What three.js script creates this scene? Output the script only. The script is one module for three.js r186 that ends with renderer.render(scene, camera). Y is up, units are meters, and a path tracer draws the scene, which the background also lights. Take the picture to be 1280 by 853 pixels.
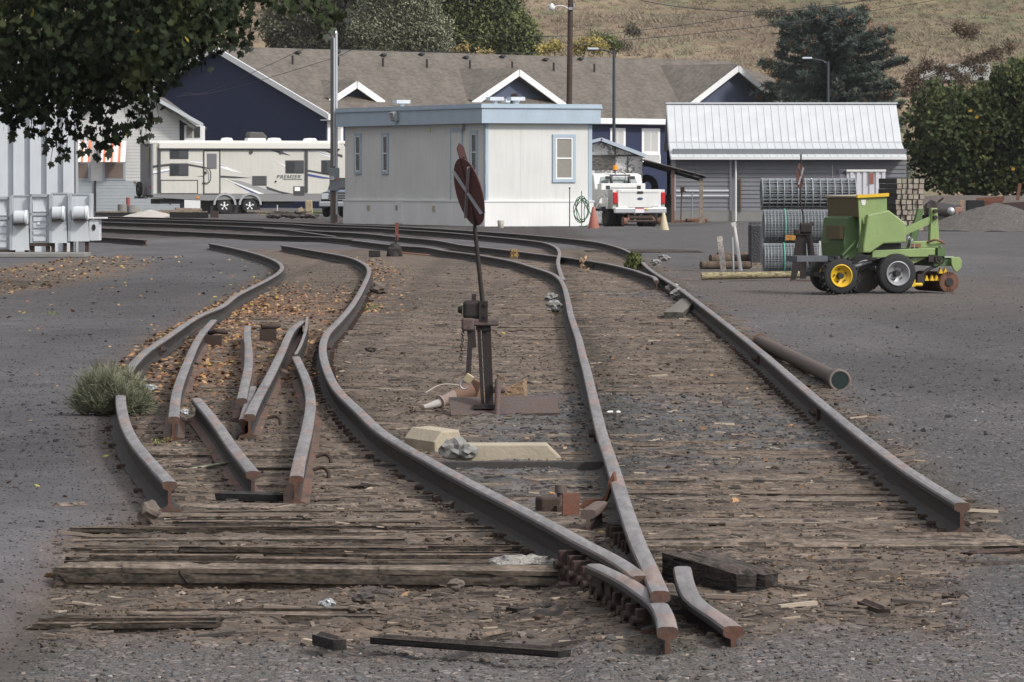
import * as THREE from 'three';
import { mergeGeometries, toCreasedNormals } from 'three/addons/utils/BufferGeometryUtils.js';
import { RoundedBoxGeometry } from 'three/addons/geometries/RoundedBoxGeometry.js';
import { TextGeometry } from 'three/addons/geometries/TextGeometry.js';
import { FontLoader } from 'three/addons/loaders/FontLoader.js';

// ---------- camera: a long lens at eye height ----------
const F = 6500, CX = 640, CY = 426.5, HORIZON = 228, CH = 1.59;
const PITCH = Math.atan((CY - HORIZON) / F);
const scene = new THREE.Scene();
const camera = new THREE.PerspectiveCamera(2 * Math.atan(426.5 / F) * 180 / Math.PI, 1280 / 853, 1, 4000);
camera.position.set(0, CH, 0);
camera.rotation.x = -PITCH;
scene.add(camera);

// ---------- light: a bright overcast sky with a veiled sun to the right behind the camera ----------
const SUN = new THREE.Vector3(0.62, 0.62, 0.48).normalize();
{
  const w = 256, h = 128, data = new Float32Array(w * h * 4), d = new THREE.Vector3();
  for (let j = 0; j < h; j++) for (let i = 0; i < w; i++) {
    const th = (j + .5) / h * Math.PI - Math.PI / 2, ph = (i + .5) / w * 2 * Math.PI;   // row 0 is the bottom
    d.set(Math.cos(th) * Math.cos(ph - Math.PI), Math.sin(th), Math.cos(th) * Math.sin(ph - Math.PI));
    const up = Math.max(0, d.y), c = Math.max(0, d.dot(SUN));
    const n = .06 * Math.sin(ph * 3 + 1.3) * Math.cos(th * 4) + .04 * Math.sin(ph * 7 + th * 9);
    const v = (.34 + .42 * Math.pow(up, .8)) * (1 + n) * (1 + .46 * (d.x * .85 + d.z * .5)) + .85 * Math.pow(c, 5);
    const k = (j * w + i) * 4;
    data[k] = v * .97; data[k + 1] = v * .985; data[k + 2] = v * 1.03; data[k + 3] = 1;
  }
  const sky = new THREE.DataTexture(data, w, h, THREE.RGBAFormat, THREE.FloatType);
  sky.mapping = THREE.EquirectangularReflectionMapping; sky.magFilter = THREE.LinearFilter; sky.minFilter = THREE.LinearFilter; sky.needsUpdate = true;
  scene.background = sky; scene.environment = sky;
}
const sun = new THREE.DirectionalLight(new THREE.Color(1, .95, .88), 2.3);
sun.position.copy(SUN).multiplyScalar(400).add(new THREE.Vector3(0, 0, -120));
sun.target.position.set(0, 0, -120);
sun.castShadow = true; sun.shadow.radius = 14; sun.shadow.mapSize.set(4096, 4096);
Object.assign(sun.shadow.camera, { left: -120, right: 120, top: 160, bottom: -160, near: 10, far: 900 });
scene.add(sun, sun.target);

const renderer = new THREE.WebGLRenderer({ antialias: true });
renderer.setSize(1024, 682);
renderer.shadowMap.enabled = true;
renderer.toneMapping = THREE.LinearToneMapping;
renderer.toneMappingExposure = 1.3;

// ---------- small tools ----------
let seed = 12345;
const rnd = () => { seed = (seed + 0x6D2B79F5) | 0; let t = Math.imul(seed ^ (seed >>> 15), 1 | seed); t = (t + Math.imul(t ^ (t >>> 7), 61 | t)) ^ t; return ((t ^ (t >>> 14)) >>> 0) / 4294967296; };
const rr = (a, b) => a + (b - a) * rnd();
const V = (x, y, z) => new THREE.Vector3(x, y, z);
const clamp = (x, a = 0, b = 1) => Math.min(b, Math.max(a, x));
const sstep = (a, b, x) => { const t = clamp((x - a) / (b - a)); return t * t * (3 - 2 * t); };
const lerp = (a, b, t) => a + (b - a) * t;
const ray = (px, py) => { const y = -(py - CY) / F, x = (px - CX) / F, c = Math.cos(PITCH), s = Math.sin(PITCH); return [x, y * c - s, -y * s - c]; };
const G = (px, py, h = 0) => { const r = ray(px, py), t = (h - CH) / r[1]; return V(r[0] * t, h, r[2] * t); };      // a point of the ground (or of a level h)
const P = (px, py, D) => { const r = ray(px, py), t = -D / r[2]; return V(r[0] * t, CH + r[1] * t, -D); };           // a point at a distance
const S = (D) => F / D;

// tileable value noise
const PERM = new Uint8Array(65536); { let s = 7; for (let i = 0; i < 65536; i++) { s = (Math.imul(s, 1664525) + 1013904223) | 0; PERM[i] = (s >>> 16) & 255; } }
const hsh = (x, y, sd) => PERM[(Math.imul(x, 374761) + Math.imul(y, 668265) + Math.imul(sd, 9781) ^ (x << 5) ^ (y << 3)) & 65535] / 255;
function vn(x, y, per, sd = 0) {
  const xi = Math.floor(x), yi = Math.floor(y), fx = x - xi, fy = y - yi, u = fx * fx * (3 - 2 * fx), v = fy * fy * (3 - 2 * fy);
  const w = (k) => per ? ((k % per) + per) % per : k & 4095;
  const a = hsh(w(xi), w(yi), sd), b = hsh(w(xi + 1), w(yi), sd), c = hsh(w(xi), w(yi + 1), sd), d = hsh(w(xi + 1), w(yi + 1), sd);
  return a + (b - a) * u + (c - a) * v + (a - b - c + d) * u * v;
}
function fbm(x, y, per, oct, sd = 0) { let s = 0, a = .5, f = 1, n = 0; for (let i = 0; i < oct; i++) { s += a * vn(x * f, y * f, per ? per * f : 0, sd + i * 17); n += a; a *= .5; f *= 2; } return s / n; }
function cell(x, y, per, sd) {     // nearest and second nearest feature, id
  const xi = Math.floor(x), yi = Math.floor(y); let d1 = 9, d2 = 9, id = 0;
  for (let j = -1; j <= 1; j++) for (let i = -1; i <= 1; i++) {
    const cx = ((xi + i) % per + per) % per, cy = ((yi + j) % per + per) % per;
    const px = xi + i + hsh(cx, cy, sd), py = yi + j + hsh(cx, cy, sd + 31), d = Math.hypot(px - x, py - y);
    if (d < d1) { d2 = d1; d1 = d; id = hsh(cx, cy, sd + 57); } else if (d < d2) d2 = d;
  }
  return [d1, d2, id];
}
const toS = (v) => { v = clamp(v); return 255 * (v <= .0031308 ? 12.92 * v : 1.055 * Math.pow(v, 1 / 2.4) - .055); };
function tex(size, fn, color = true) {      // fn(u, v) in 0..1 gives [r, g, b] linear (colour) or one value (height)
  const data = new Uint8Array(size * size * 4);
  for (let j = 0; j < size; j++) for (let i = 0; i < size; i++) {
    const k = (j * size + i) * 4, c = fn(i / size, j / size);
    if (color) { data[k] = toS(c[0]); data[k + 1] = toS(c[1]); data[k + 2] = toS(c[2]); }
    else data[k] = data[k + 1] = data[k + 2] = clamp(c) * 255;
    data[k + 3] = 255;
  }
  const t = new THREE.DataTexture(data, size, size); t.wrapS = t.wrapT = THREE.RepeatWrapping; t.magFilter = THREE.LinearFilter; t.minFilter = THREE.LinearMipmapLinearFilter;
  t.generateMipmaps = true; t.anisotropy = 16; if (color) t.colorSpace = THREE.SRGBColorSpace; t.needsUpdate = true; return t;
}
const rep = (t, m) => { const c = t.clone(); c.repeat.set(1 / m, 1 / m); c.needsUpdate = true; return c; };   // m metres per tile (uv are metres)
const lin = (r, g, b) => new THREE.Color().setRGB(r, g, b);
const srgb = (r, g, b) => new THREE.Color().setRGB(r / 255, g / 255, b / 255, THREE.SRGBColorSpace);

// ---------- procedural textures (all near neutral, multiplied by a base colour) ----------
const T = {};
T.gravel = tex(1024, (u, v) => {
  const [a, b, id] = cell(u * 46, v * 46, 46, 3), [a2, b2, id2] = cell(u * 120, v * 120, 120, 9);
  const e = sstep(.02, .22, b - a), e2 = sstep(.0, .2, b2 - a2), big = id > .55;
  let g = big ? lerp(.16, .3 + .3 * (id - .55) / .45 * (.6 + .8 * hsh(id * 999 | 0, 3, 1)), e) : lerp(.22, .27 + .2 * id2, e2);
  g *= .8 + .4 * fbm(u * 24, v * 24, 24, 3, 5);
  const w = (big ? id * 7 % 1 : id2 * 5 % 1) - .5;
  return [g * (1 + .12 * w), g, g * (1 - .10 * w)];
});
T.gravelH = tex(1024, (u, v) => { const [a, b, id] = cell(u * 46, v * 46, 46, 3), [a2, b2, id2] = cell(u * 120, v * 120, 120, 9); return id > .55 ? .45 + .5 * sstep(0, .5, b - a) : .15 + .3 * sstep(0, .5, b2 - a2) + .1 * id2; }, false);
T.dirt = tex(1024, (u, v) => {
  let g = .32 + .5 * (fbm(u * 8, v * 8, 8, 6, 11) - .5) + .35 * (fbm(u * 60, v * 60, 60, 3, 21) - .5);
  const [a, b, id] = cell(u * 70, v * 70, 70, 13); if (id > .8) g = lerp(g, .25 + .5 * (id - .8) * 5, sstep(.45, .25, a) );
  const st = vn(u * 14, v * 240, 0, 4) > .82 ? .12 : 0;
  const w = fbm(u * 20, v * 20, 20, 3, 41) - .5;
  g = Math.max(.06, g + st); return [g * (1 + .22 * w), g, g * (1 - .3 * w)];
});
T.dirtH = tex(1024, (u, v) => { const [a, b, id] = cell(u * 70, v * 70, 70, 13); return .35 * fbm(u * 8, v * 8, 8, 5, 11) + .4 * fbm(u * 50, v * 50, 50, 3, 21) + (id > .75 ? .3 * sstep(.45, .1, a) : 0); }, false);
T.asphalt = tex(1024, (u, v) => {
  let g = .33 + .2 * (fbm(u * 6, v * 6, 6, 5, 61) - .5) + .3 * (hsh(u * 1024 | 0, v * 1024 | 0, 2) - .5);
  const [a, b, id] = cell(u * 110, v * 110, 110, 23); if (id > .8) g += sstep(.42, .2, a) * (.08 + .6 * (id - .8) * 5 * .5); else if (id < .15) g -= sstep(.4, .2, a) * .12;
  return [g * 1.01, g * .99, g];
});
T.asphaltH = tex(512, (u, v) => { const [a, b, id] = cell(u * 70, v * 70, 70, 23); return .4 + .4 * id * sstep(.5, .1, a) + .2 * fbm(u * 30, v * 30, 30, 2, 4); }, false);
T.wood = tex(512, (u, v) => {      // grain runs along u
  const g0 = fbm(u * 16, v * 60, 0, 4, 71), g1 = vn(u * 80, v * 160, 0, 72), crack = vn(u * 12, v * 56, 0, 77);
  let g = .34 + .5 * (g0 - .5) + .34 * (g1 - .5); if (crack > .8) g *= lerp(1, .3, sstep(.8, .9, crack));
  g *= .75 + .5 * fbm(u * 5, v * 5, 5, 3, 79); return [g * 1.04, g, g * .95];
});
T.woodH = tex(512, (u, v) => { const c = vn(u * 12, v * 56, 0, 77); return .5 + .5 * (fbm(u * 16, v * 60, 0, 4, 71) - .5) - .45 * sstep(.76, .9, c); }, false);
T.rust = tex(512, (u, v) => {
  const a = fbm(u * 6, v * 6, 6, 5, 81), b = fbm(u * 40, v * 40, 40, 3, 85), k = sstep(.42, .62, a);
  const g = .55 + .3 * (b - .5); return [g * lerp(.97, 1.04, k), g * lerp(.96, .9, k), g * lerp(.97, .84, k)];
});
T.rail = tex(512, (u, v) => { const a = fbm(u * 5, v * 9, 0, 5, 181), b = fbm(u * 50, v * 50, 50, 3, 185), k = sstep(.5, .66, a), d = sstep(.5, .7, fbm(u * 11, v * 11, 11, 4, 187)), g = (.56 + .36 * (b - .5)) * lerp(1, .72, d * .6); return [g * lerp(1, 1.16, k), g * lerp(1, .93, k), g * lerp(1, .82, k)]; });
T.rustH = tex(512, (u, v) => .5 + .6 * (fbm(u * 30, v * 30, 30, 4, 88) - .5), false);
T.grime = tex(512, (u, v) => {      // faint soiling for paint
  const a = fbm(u * 4, v * 4, 4, 5, 91), s = vn(u * 60, v * 5, 0, 93), g = .9 + .16 * (a - .5) + .06 * (s - .5) + .03 * (hsh(u * 512 | 0, v * 512 | 0, 6) - .5); return [g, g, g * .99];
});
T.worn = tex(512, (u, v) => {       // heavier wear: scratches, rust bloom
  const a = fbm(u * 5, v * 5, 5, 5, 101), b = fbm(u * 25, v * 25, 25, 4, 105); const k = sstep(.62, .72, a * .6 + b * .4), g = .86 + .25 * (a - .5) + .1 * (b - .5);
  return [lerp(g, .42, k), lerp(g, .28, k), lerp(g, .2, k)];
});
T.shingle = tex(512, (u, v) => {
  const row = Math.floor(v * 24), off = hsh(row, 1, 3), col = Math.floor((u + off) * 16), id = hsh(((col % 16) + 16) % 16, row, 8), f = v * 24 - row;
  let g = .5 + .22 * (id - .5) + .25 * (fbm(u * 6, v * 6, 6, 4, 111) - .5) + .12 * (hsh(u * 512 | 0, v * 512 | 0, 12) - .5); if (f < .12) g *= .72;
  return [g * 1.03, g, g * .95];
});
T.hill = tex(1024, (u, v) => {
  const a = fbm(u * 8, v * 8, 8, 5, 121), b = fbm(u * 60, v * 36, 0, 3, 125), c = fbm(u * 4, v * 4, 4, 4, 131);
  let g = .5 + .35 * (a - .5) + .3 * (b - .5); const gr = sstep(.5, .68, c);
  return [g * lerp(1.06, .8, gr), g * lerp(.97, .92, gr), g * lerp(.78, .66, gr)];
});
T.bark = tex(256, (u, v) => { const g = .4 + .6 * (fbm(u * 20, v * 4, 0, 4, 141) - .5); return [g * 1.05, g, g * .9]; });
T.osb = tex(512, (u, v) => { const a = fbm(u * 10, v * 10, 10, 4, 151), b = fbm(u * 46, v * 46, 46, 3, 155), k = sstep(.53, .6, a * .45 + b * .55); const g = lerp(.8, .3, k); return [g, g * .98, g * .95]; });

const mats = {};
function M(key, color, o = {}) {
  if (mats[key]) return mats[key];
  const m = new THREE.MeshStandardMaterial({ color, roughness: o.rough ?? .85, metalness: o.metal ?? 0, vertexColors: !!o.vc, side: THREE.DoubleSide });
  if (o.map) m.map = rep(o.map, o.size ?? 1);
  if (o.bump) { m.bumpMap = rep(o.bump, o.size ?? 1); m.bumpScale = o.bs ?? .004; }
  if (o.emissive) { m.emissive = o.emissive; m.emissiveIntensity = o.ei ?? 1; }
  m.name = key; return (mats[key] = m);
}

// ---------- geometry collectors ----------
function strip(g) { const n = g.index ? g.toNonIndexed() : g; for (const k of Object.keys(n.attributes)) if (k !== 'position' && k !== 'normal') n.deleteAttribute(k); if (!n.attributes.normal) n.computeVertexNormals(); return n; }
function boxUV(g) {      // uv in metres, projected on the main plane of each face
  const p = g.attributes.position, n = g.attributes.normal, uv = new Float32Array(p.count * 2);
  for (let t = 0; t < p.count; t += 3) {
    let ax = 0, ay = 0, az = 0; for (let i = t; i < t + 3; i++) { ax += Math.abs(n.getX(i)); ay += Math.abs(n.getY(i)); az += Math.abs(n.getZ(i)); }
    for (let i = t; i < t + 3; i++) {
      const x = p.getX(i), y = p.getY(i), z = p.getZ(i);
      if (ay >= ax && ay >= az) { uv[2 * i] = x; uv[2 * i + 1] = z; } else if (ax >= az) { uv[2 * i] = z; uv[2 * i + 1] = y; } else { uv[2 * i] = x; uv[2 * i + 1] = y; }
    }
  }
  g.setAttribute('uv', new THREE.BufferAttribute(uv, 2)); return g;
}
const _m = new THREE.Matrix4(), _q = new THREE.Quaternion(), _e = new THREE.Euler();
class MB {
  constructor() { this.g = []; }
  add(g, pos = [0, 0, 0], rot = [0, 0, 0], scl = [1, 1, 1]) { g = strip(g.clone()); _m.compose(V(...pos), _q.setFromEuler(_e.set(...rot)), V(...scl)); g.applyMatrix4(_m); this.g.push(g); return this; }
  box(w, h, d, x, y, z, rx = 0, ry = 0, rz = 0) { return this.add(new THREE.BoxGeometry(w, h, d), [x, y, z], [rx, ry, rz]); }
  rbox(w, h, d, r, x, y, z, rx = 0, ry = 0, rz = 0) { return this.add(new RoundedBoxGeometry(w, h, d, 2, r), [x, y, z], [rx, ry, rz]); }
  span(x0, x1, y0, y1, z0, z1) { return this.box(Math.abs(x1 - x0), Math.abs(y1 - y0), Math.abs(z1 - z0), (x0 + x1) / 2, (y0 + y1) / 2, (z0 + z1) / 2); }
  cyl(p, q, r, r2 = r, seg = 10) { p = V(...p); q = V(...q); const d = q.clone().sub(p), L = d.length(); const g = strip(new THREE.CylinderGeometry(r2, r, L, seg)); _m.compose(p.clone().add(q).multiplyScalar(.5), _q.setFromUnitVectors(V(0, 1, 0), d.normalize()), V(1, 1, 1)); g.applyMatrix4(_m); this.g.push(g); return this; }
  bar(p, q, w, h) { p = V(...p); q = V(...q); const d = q.clone().sub(p), L = d.length(); d.normalize(); const up = Math.abs(d.y) > .95 ? V(0, 0, 1) : V(0, 1, 0), s = up.clone().cross(d).normalize(), u = d.clone().cross(s); const g = strip(new THREE.BoxGeometry(w, h, L)); const m = new THREE.Matrix4().makeBasis(s, u, d); m.setPosition(p.add(q).multiplyScalar(.5)); g.applyMatrix4(m); this.g.push(g); return this; }
  tube(pts, r, seg = 24, rad = 6, closed = false) { this.g.push(strip(new THREE.TubeGeometry(new THREE.CatmullRomCurve3(pts.map((p) => p.isVector3 ? p : V(...p)), closed, 'centripetal'), seg, r, rad, closed))); return this; }
  prism(pts, z0, z1, bevel = 0) { const s = new THREE.Shape(pts.map((p) => new THREE.Vector2(p[0], p[1]))); const g = new THREE.ExtrudeGeometry(s, { depth: Math.abs(z1 - z0) - 2 * bevel, bevelEnabled: bevel > 0, bevelThickness: bevel, bevelSize: bevel, bevelOffset: -bevel, bevelSegments: 2, curveSegments: 8 }); g.translate(0, 0, Math.min(z0, z1) + bevel); this.g.push(strip(g)); return this; }
  quad(a, b, c, d, thick = .02) { a = V(...a); b = V(...b); c = V(...c); d = V(...d); const n = b.clone().sub(a).cross(d.clone().sub(a)).normalize().multiplyScalar(thick); const P8 = [a, b, c, d, ...[a, b, c, d].map((p) => p.clone().sub(n))], ix = [0, 1, 2, 0, 2, 3, 6, 5, 4, 7, 6, 4, 0, 4, 5, 0, 5, 1, 1, 5, 6, 1, 6, 2, 2, 6, 7, 2, 7, 3, 3, 7, 4, 3, 4, 0]; const arr = []; for (const i of ix) arr.push(P8[i].x, P8[i].y, P8[i].z); const g = new THREE.BufferGeometry(); g.setAttribute('position', new THREE.BufferAttribute(new Float32Array(arr), 3)); g.computeVertexNormals(); this.g.push(g); return this; }
  lathe(prof, pos, rot = [0, 0, 0], seg = 28) { return this.add(new THREE.LatheGeometry(prof.map((p) => new THREE.Vector2(p[0], p[1])), seg), pos, rot); }
  geo(crease) { let g = mergeGeometries(this.g); if (crease) g = toCreasedNormals(g, crease); return boxUV(g); }
  build(name, mat, parent, label) { return mesh(name, this.geo(), mat, parent, label); }
}
const used = {};
const numbered = (name) => { const k = used[name] = (used[name] ?? -1) + 1; return k ? name + '_' + String(k).padStart(3, '0') : name; };
function mesh(name, geo, mat, parent, label) { const m = new THREE.Mesh(geo, mat); m.name = parent ? name : numbered(name); m.castShadow = m.receiveShadow = true; (parent ?? scene).add(m); if (label) m.userData.label = label; return m; }
function thing(name, label, category, pos = [0, 0, 0], turn = 0, group) { const o = new THREE.Group(); o.name = numbered(name); scene.add(o); if (pos.isVector3) o.position.copy(pos); else o.position.set(...pos); o.rotation.y = turn; return tag(o, label, category, group); }
function tag(o, label, category, group) { o.userData.label = label; o.userData.category = category; if (group) o.userData.group = group; return o; }
function structure(o) { o.userData.kind = 'structure'; return o; }
function copy(o, label, pos, turn, group) { const c = o.clone(); c.name = numbered(o.name.replace(/_\d{3}$/, '')); scene.add(c); c.userData = { ...o.userData }; if (label) c.userData.label = label; if (group) c.userData.group = group; if (pos) { if (pos.isVector3) c.position.copy(pos); else c.position.set(...pos); } if (turn !== undefined) c.rotation.y = turn; return c; }
function rebase(g) {       // moves a group that was built in world places to the base of what it holds
  const b = new THREE.Box3().setFromObject(g), c = V((b.min.x + b.max.x) / 2, b.min.y, (b.min.z + b.max.z) / 2); g.position.copy(c); for (const k of g.children) k.position.sub(c); return g;
}
function one(name, mb, mat, label, category, group) { const g = mb.geo(); g.computeBoundingBox(); const b = g.boundingBox, c = V((b.min.x + b.max.x) / 2, b.min.y, (b.min.z + b.max.z) / 2); g.translate(-c.x, -c.y, -c.z); const m = mesh(name, g, mat); m.position.copy(c); return tag(m, label, category, group); }
function rock(r, sd, sy = .7, detail = 1) {      // an uneven stone
  let g = new THREE.IcosahedronGeometry(r, detail); const p = g.attributes.position, v = V(0, 0, 0);
  for (let i = 0; i < p.count; i++) { v.fromBufferAttribute(p, i); const k = .72 + .56 * hsh(Math.round(v.x / r * 50) + 500, Math.round(v.y / r * 50) + Math.round(v.z / r * 50) * 7 + 900, sd); p.setXYZ(i, v.x * k, v.y * k * sy, v.z * k); }
  g.computeVertexNormals(); return g;
}

// ---------- the ground ----------
const track = (list, h = 0) => { const a = list.map(([x, y]) => { const p = G(x, y, h); return [-p.z, p.x]; }).sort((p, q) => p[0] - q[0]); return (D) => { if (D <= a[0][0]) return a[0][1]; for (let i = 1; i < a.length; i++) if (D <= a[i][0]) return lerp(a[i - 1][1], a[i][1], (D - a[i - 1][0]) / (a[i][0] - a[i - 1][0])); return a[a.length - 1][1]; }; };
const leftEdge = track([[268, 306], [320, 318], [345, 327], [347, 334], [330, 350], [285, 372], [235, 398], [195, 425], [165, 450], [148, 475], [140, 510], [150, 550], [185, 620], [200, 650], [80, 664], [60, 735], [34, 776], [32, 805]]);
const rightEdge = track([[740, 300], [795, 318], [830, 340], [880, 375], [960, 425], [1050, 500], [1150, 580], [1226, 640], [1222, 690], [1205, 740], [1190, 800]]);
const outerRail = track([[118, 271], [260, 276], [400, 281], [512, 285], [595, 290], [660, 294], [737, 302], [790, 318]]);
const inRightTrack = track([[725, 320], [715, 345], [716, 374], [735, 433], [756, 511], [785, 600], [800, 650], [830, 745], [850, 800]]);
const leftRail = track([[266, 308], [340, 325], [350, 334], [330, 351], [276, 384], [208, 423], [165, 458], [153, 480], [150, 500], [153, 520], [170, 560], [191, 585], [208, 612], [204, 640]]);
const midRail = track([[352, 309], [397, 317], [436, 325], [460, 338], [455, 352], [441, 384], [424, 404], [408, 420], [403, 438], [406, 458], [421, 492], [447, 520], [480, 552], [548, 592], [640, 642], [730, 690], [800, 740]]);
const rightIn = track([[790, 319], [810.6, 336], [846, 360], [884, 388], [948, 439], [1000, 483], [1087, 556], [1203, 640]]);
const patch = (x, D, cx, cD, rx, rD, sd = 5) => sstep(1.25, .7, Math.hypot((x - cx) / rx, (D - cD) / rD) + .5 * (fbm(x * .8, D * .25, 0, 3, sd) - .5));
function zones(x, D) {         // weights of pavement on the left, gravel lot on the right, dirt; and the base colour there
  const n = (fbm(x * 1.7 + 40, D * .6, 0, 4, 201) - .5) * 1.1 + (fbm(x * 7 + 9, D * 3, 0, 2, 207) - .5) * .35;
  const n2 = fbm(x * .9, D * .22, 0, 4, 211) - .5, n3 = fbm(x * 4, D * 1.3, 0, 3, 221) - .5;
  const wide = clamp(D / 60, .35, 1.4);
  let pav = sstep(.18, -.18, x - leftEdge(D) + n * wide * .55) * sstep(150, 144, D);
  pav = Math.max(pav, sstep(121, 126, D + n * 3) * sstep(148, 144, D + n * 2) * sstep(3.4, 2.4, x + n));
  pav *= 1 - patch(x, D, G(60, 345).x - .5, -G(60, 345).z, 1.6, 22, 6);
  let lot = sstep(-.2, .25, x - rightEdge(D) + n * wide * .6) * sstep(250, 215, D);
  if (D > 146) lot = Math.max(lot * sstep(-.5, 1.5, x - outerRail(D) - .8), 0);
  lot = Math.max(lot, sstep(19.2, 17.4, D + n * 1.2));
  lot = Math.max(lot, sstep(222, 232, D));
  const dryRight = patch(x, D, G(1010, 355).x, -G(1010, 355).z, 3.2, 17, 8);
  pav = clamp(pav); lot = clamp(lot * (1 - pav)); const dirt = 1 - pav - lot;
  let pc = [.082, .078, .082], lc = [.092, .085, .087], dc = [.112, .084, .064];
  pc = pc.map((c, i) => c * (1 + .75 * n2 + .35 * n3) * (1 - .22 * sstep(52, 66, D) * sstep(88, 72, D) * [.9, 1, 1][i]));  // dark band paints the tree's cast shadow into the pavement colour
  let stain = 1; for (const [px, py, rx, rD, k, sd] of [[60, 560, .5, 3, .3, 71], [110, 430, .9, 6, .22, 72], [1180, 470, .9, 5, .24, 73], [1220, 400, 1.4, 9, .2, 74], [1010, 410, 1, 8, -.2, 75], [230, 335, 1.6, 12, .18, 76], [40, 690, .4, 1.4, -.2, 77], [1180, 330, 3, 14, -.16, 78]]) stain *= 1 - k * patch(x, D, G(px, py).x, -G(px, py).z, rx, rD, sd);
  pc = pc.map((c) => c * stain); lc = lc.map((c) => c * stain);
  lc = lc.map((c) => c * (1 + .42 * n2 + .28 * n3));
  lc = [lerp(lc[0], .118, dryRight * .7), lerp(lc[1], .096, dryRight * .7), lerp(lc[2], .084, dryRight * .7)];
  if (D < 19.5) { const k = sstep(19.5, 17.5, D); lc = [lerp(lc[0], .125, k), lerp(lc[1], .112, k), lerp(lc[2], .108, k)]; }
  dc = dc.map((c, i) => c * (1 + .55 * n2 + .35 * n3));
  const grey = patch(x, D, G(830, 535).x, -G(830, 535).z, 1.2, 6, 9) + patch(x, D, G(690, 590).x, -G(690, 590).z, .6, 3.5, 10) + patch(x, D, G(830, 368).x, -G(830, 368).z, .9, 5, 12);
  dc = [lerp(dc[0], .085, clamp(grey) * .8), lerp(dc[1], .082, clamp(grey) * .8), lerp(dc[2], .084, clamp(grey) * .8)];
  if (D > 140) { const k = sstep(140, 152, D); dc = [lerp(dc[0], .05, k), lerp(dc[1], .04, k), lerp(dc[2], .037, k)]; }
  // fallen leaves and humus between the left rails, rusty soil along the left rail
  const lx = leftRail(D), mx = midRail(D);
  if (D > 36 && D < 80) { const inside = sstep(-.25, .1, x - lx) * sstep(.25, -.1, x - mx), k = inside * sstep(36, 42, D) * sstep(80, 66, D) * .55; dc = [lerp(dc[0], .15, k), lerp(dc[1], .085, k), lerp(dc[2], .05, k)]; }
  const nearRail = Math.max(0, 1 - Math.abs(x - lx + .12) / .35) * (D < 125 ? .5 : 0);
  const mix = (a) => [0, 1, 2].map((i) => lerp(a[i], [.085, .058, .045][i], clamp(nearRail)));
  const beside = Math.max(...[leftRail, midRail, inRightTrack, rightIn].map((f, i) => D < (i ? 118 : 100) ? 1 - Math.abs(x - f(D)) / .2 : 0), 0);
  pc = mix(pc);
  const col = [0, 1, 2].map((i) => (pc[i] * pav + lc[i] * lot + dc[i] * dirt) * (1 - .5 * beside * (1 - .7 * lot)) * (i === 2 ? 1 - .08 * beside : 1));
  return { pav, lot, dirt, col };
}
function groundH(x, D, z) {
  const rough = z.dirt * 1 + z.lot * .55 + z.pav * .28;
  const fade = clamp(40 / D, .25, 1);
  let h = ((fbm(x * 5, D * 5, 0, 3, 301) - .5) * .05 + (fbm(x * 17, D * 17, 0, 2, 305) - .5) * .028) * rough * fade + (fbm(x * .7, D * .35, 0, 3, 311) - .5) * .05 * Math.min(rough + .3, 1) ;
  if (D < 22.5) h -= (.022 + .035 * sstep(21.2, 20.9, D)) * sstep(23.9, 23.5, D) * sstep(.35, .1, x) * sstep(-2.05, -1.8, x) + .012 * sstep(20, 18, D);
  const lot = sstep(186, 192, D) * sstep(3.0, 3.6, x) * sstep(215, 205, D); h -= .11 * lot * sstep(9, 6, x);
  return h;
}
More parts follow.
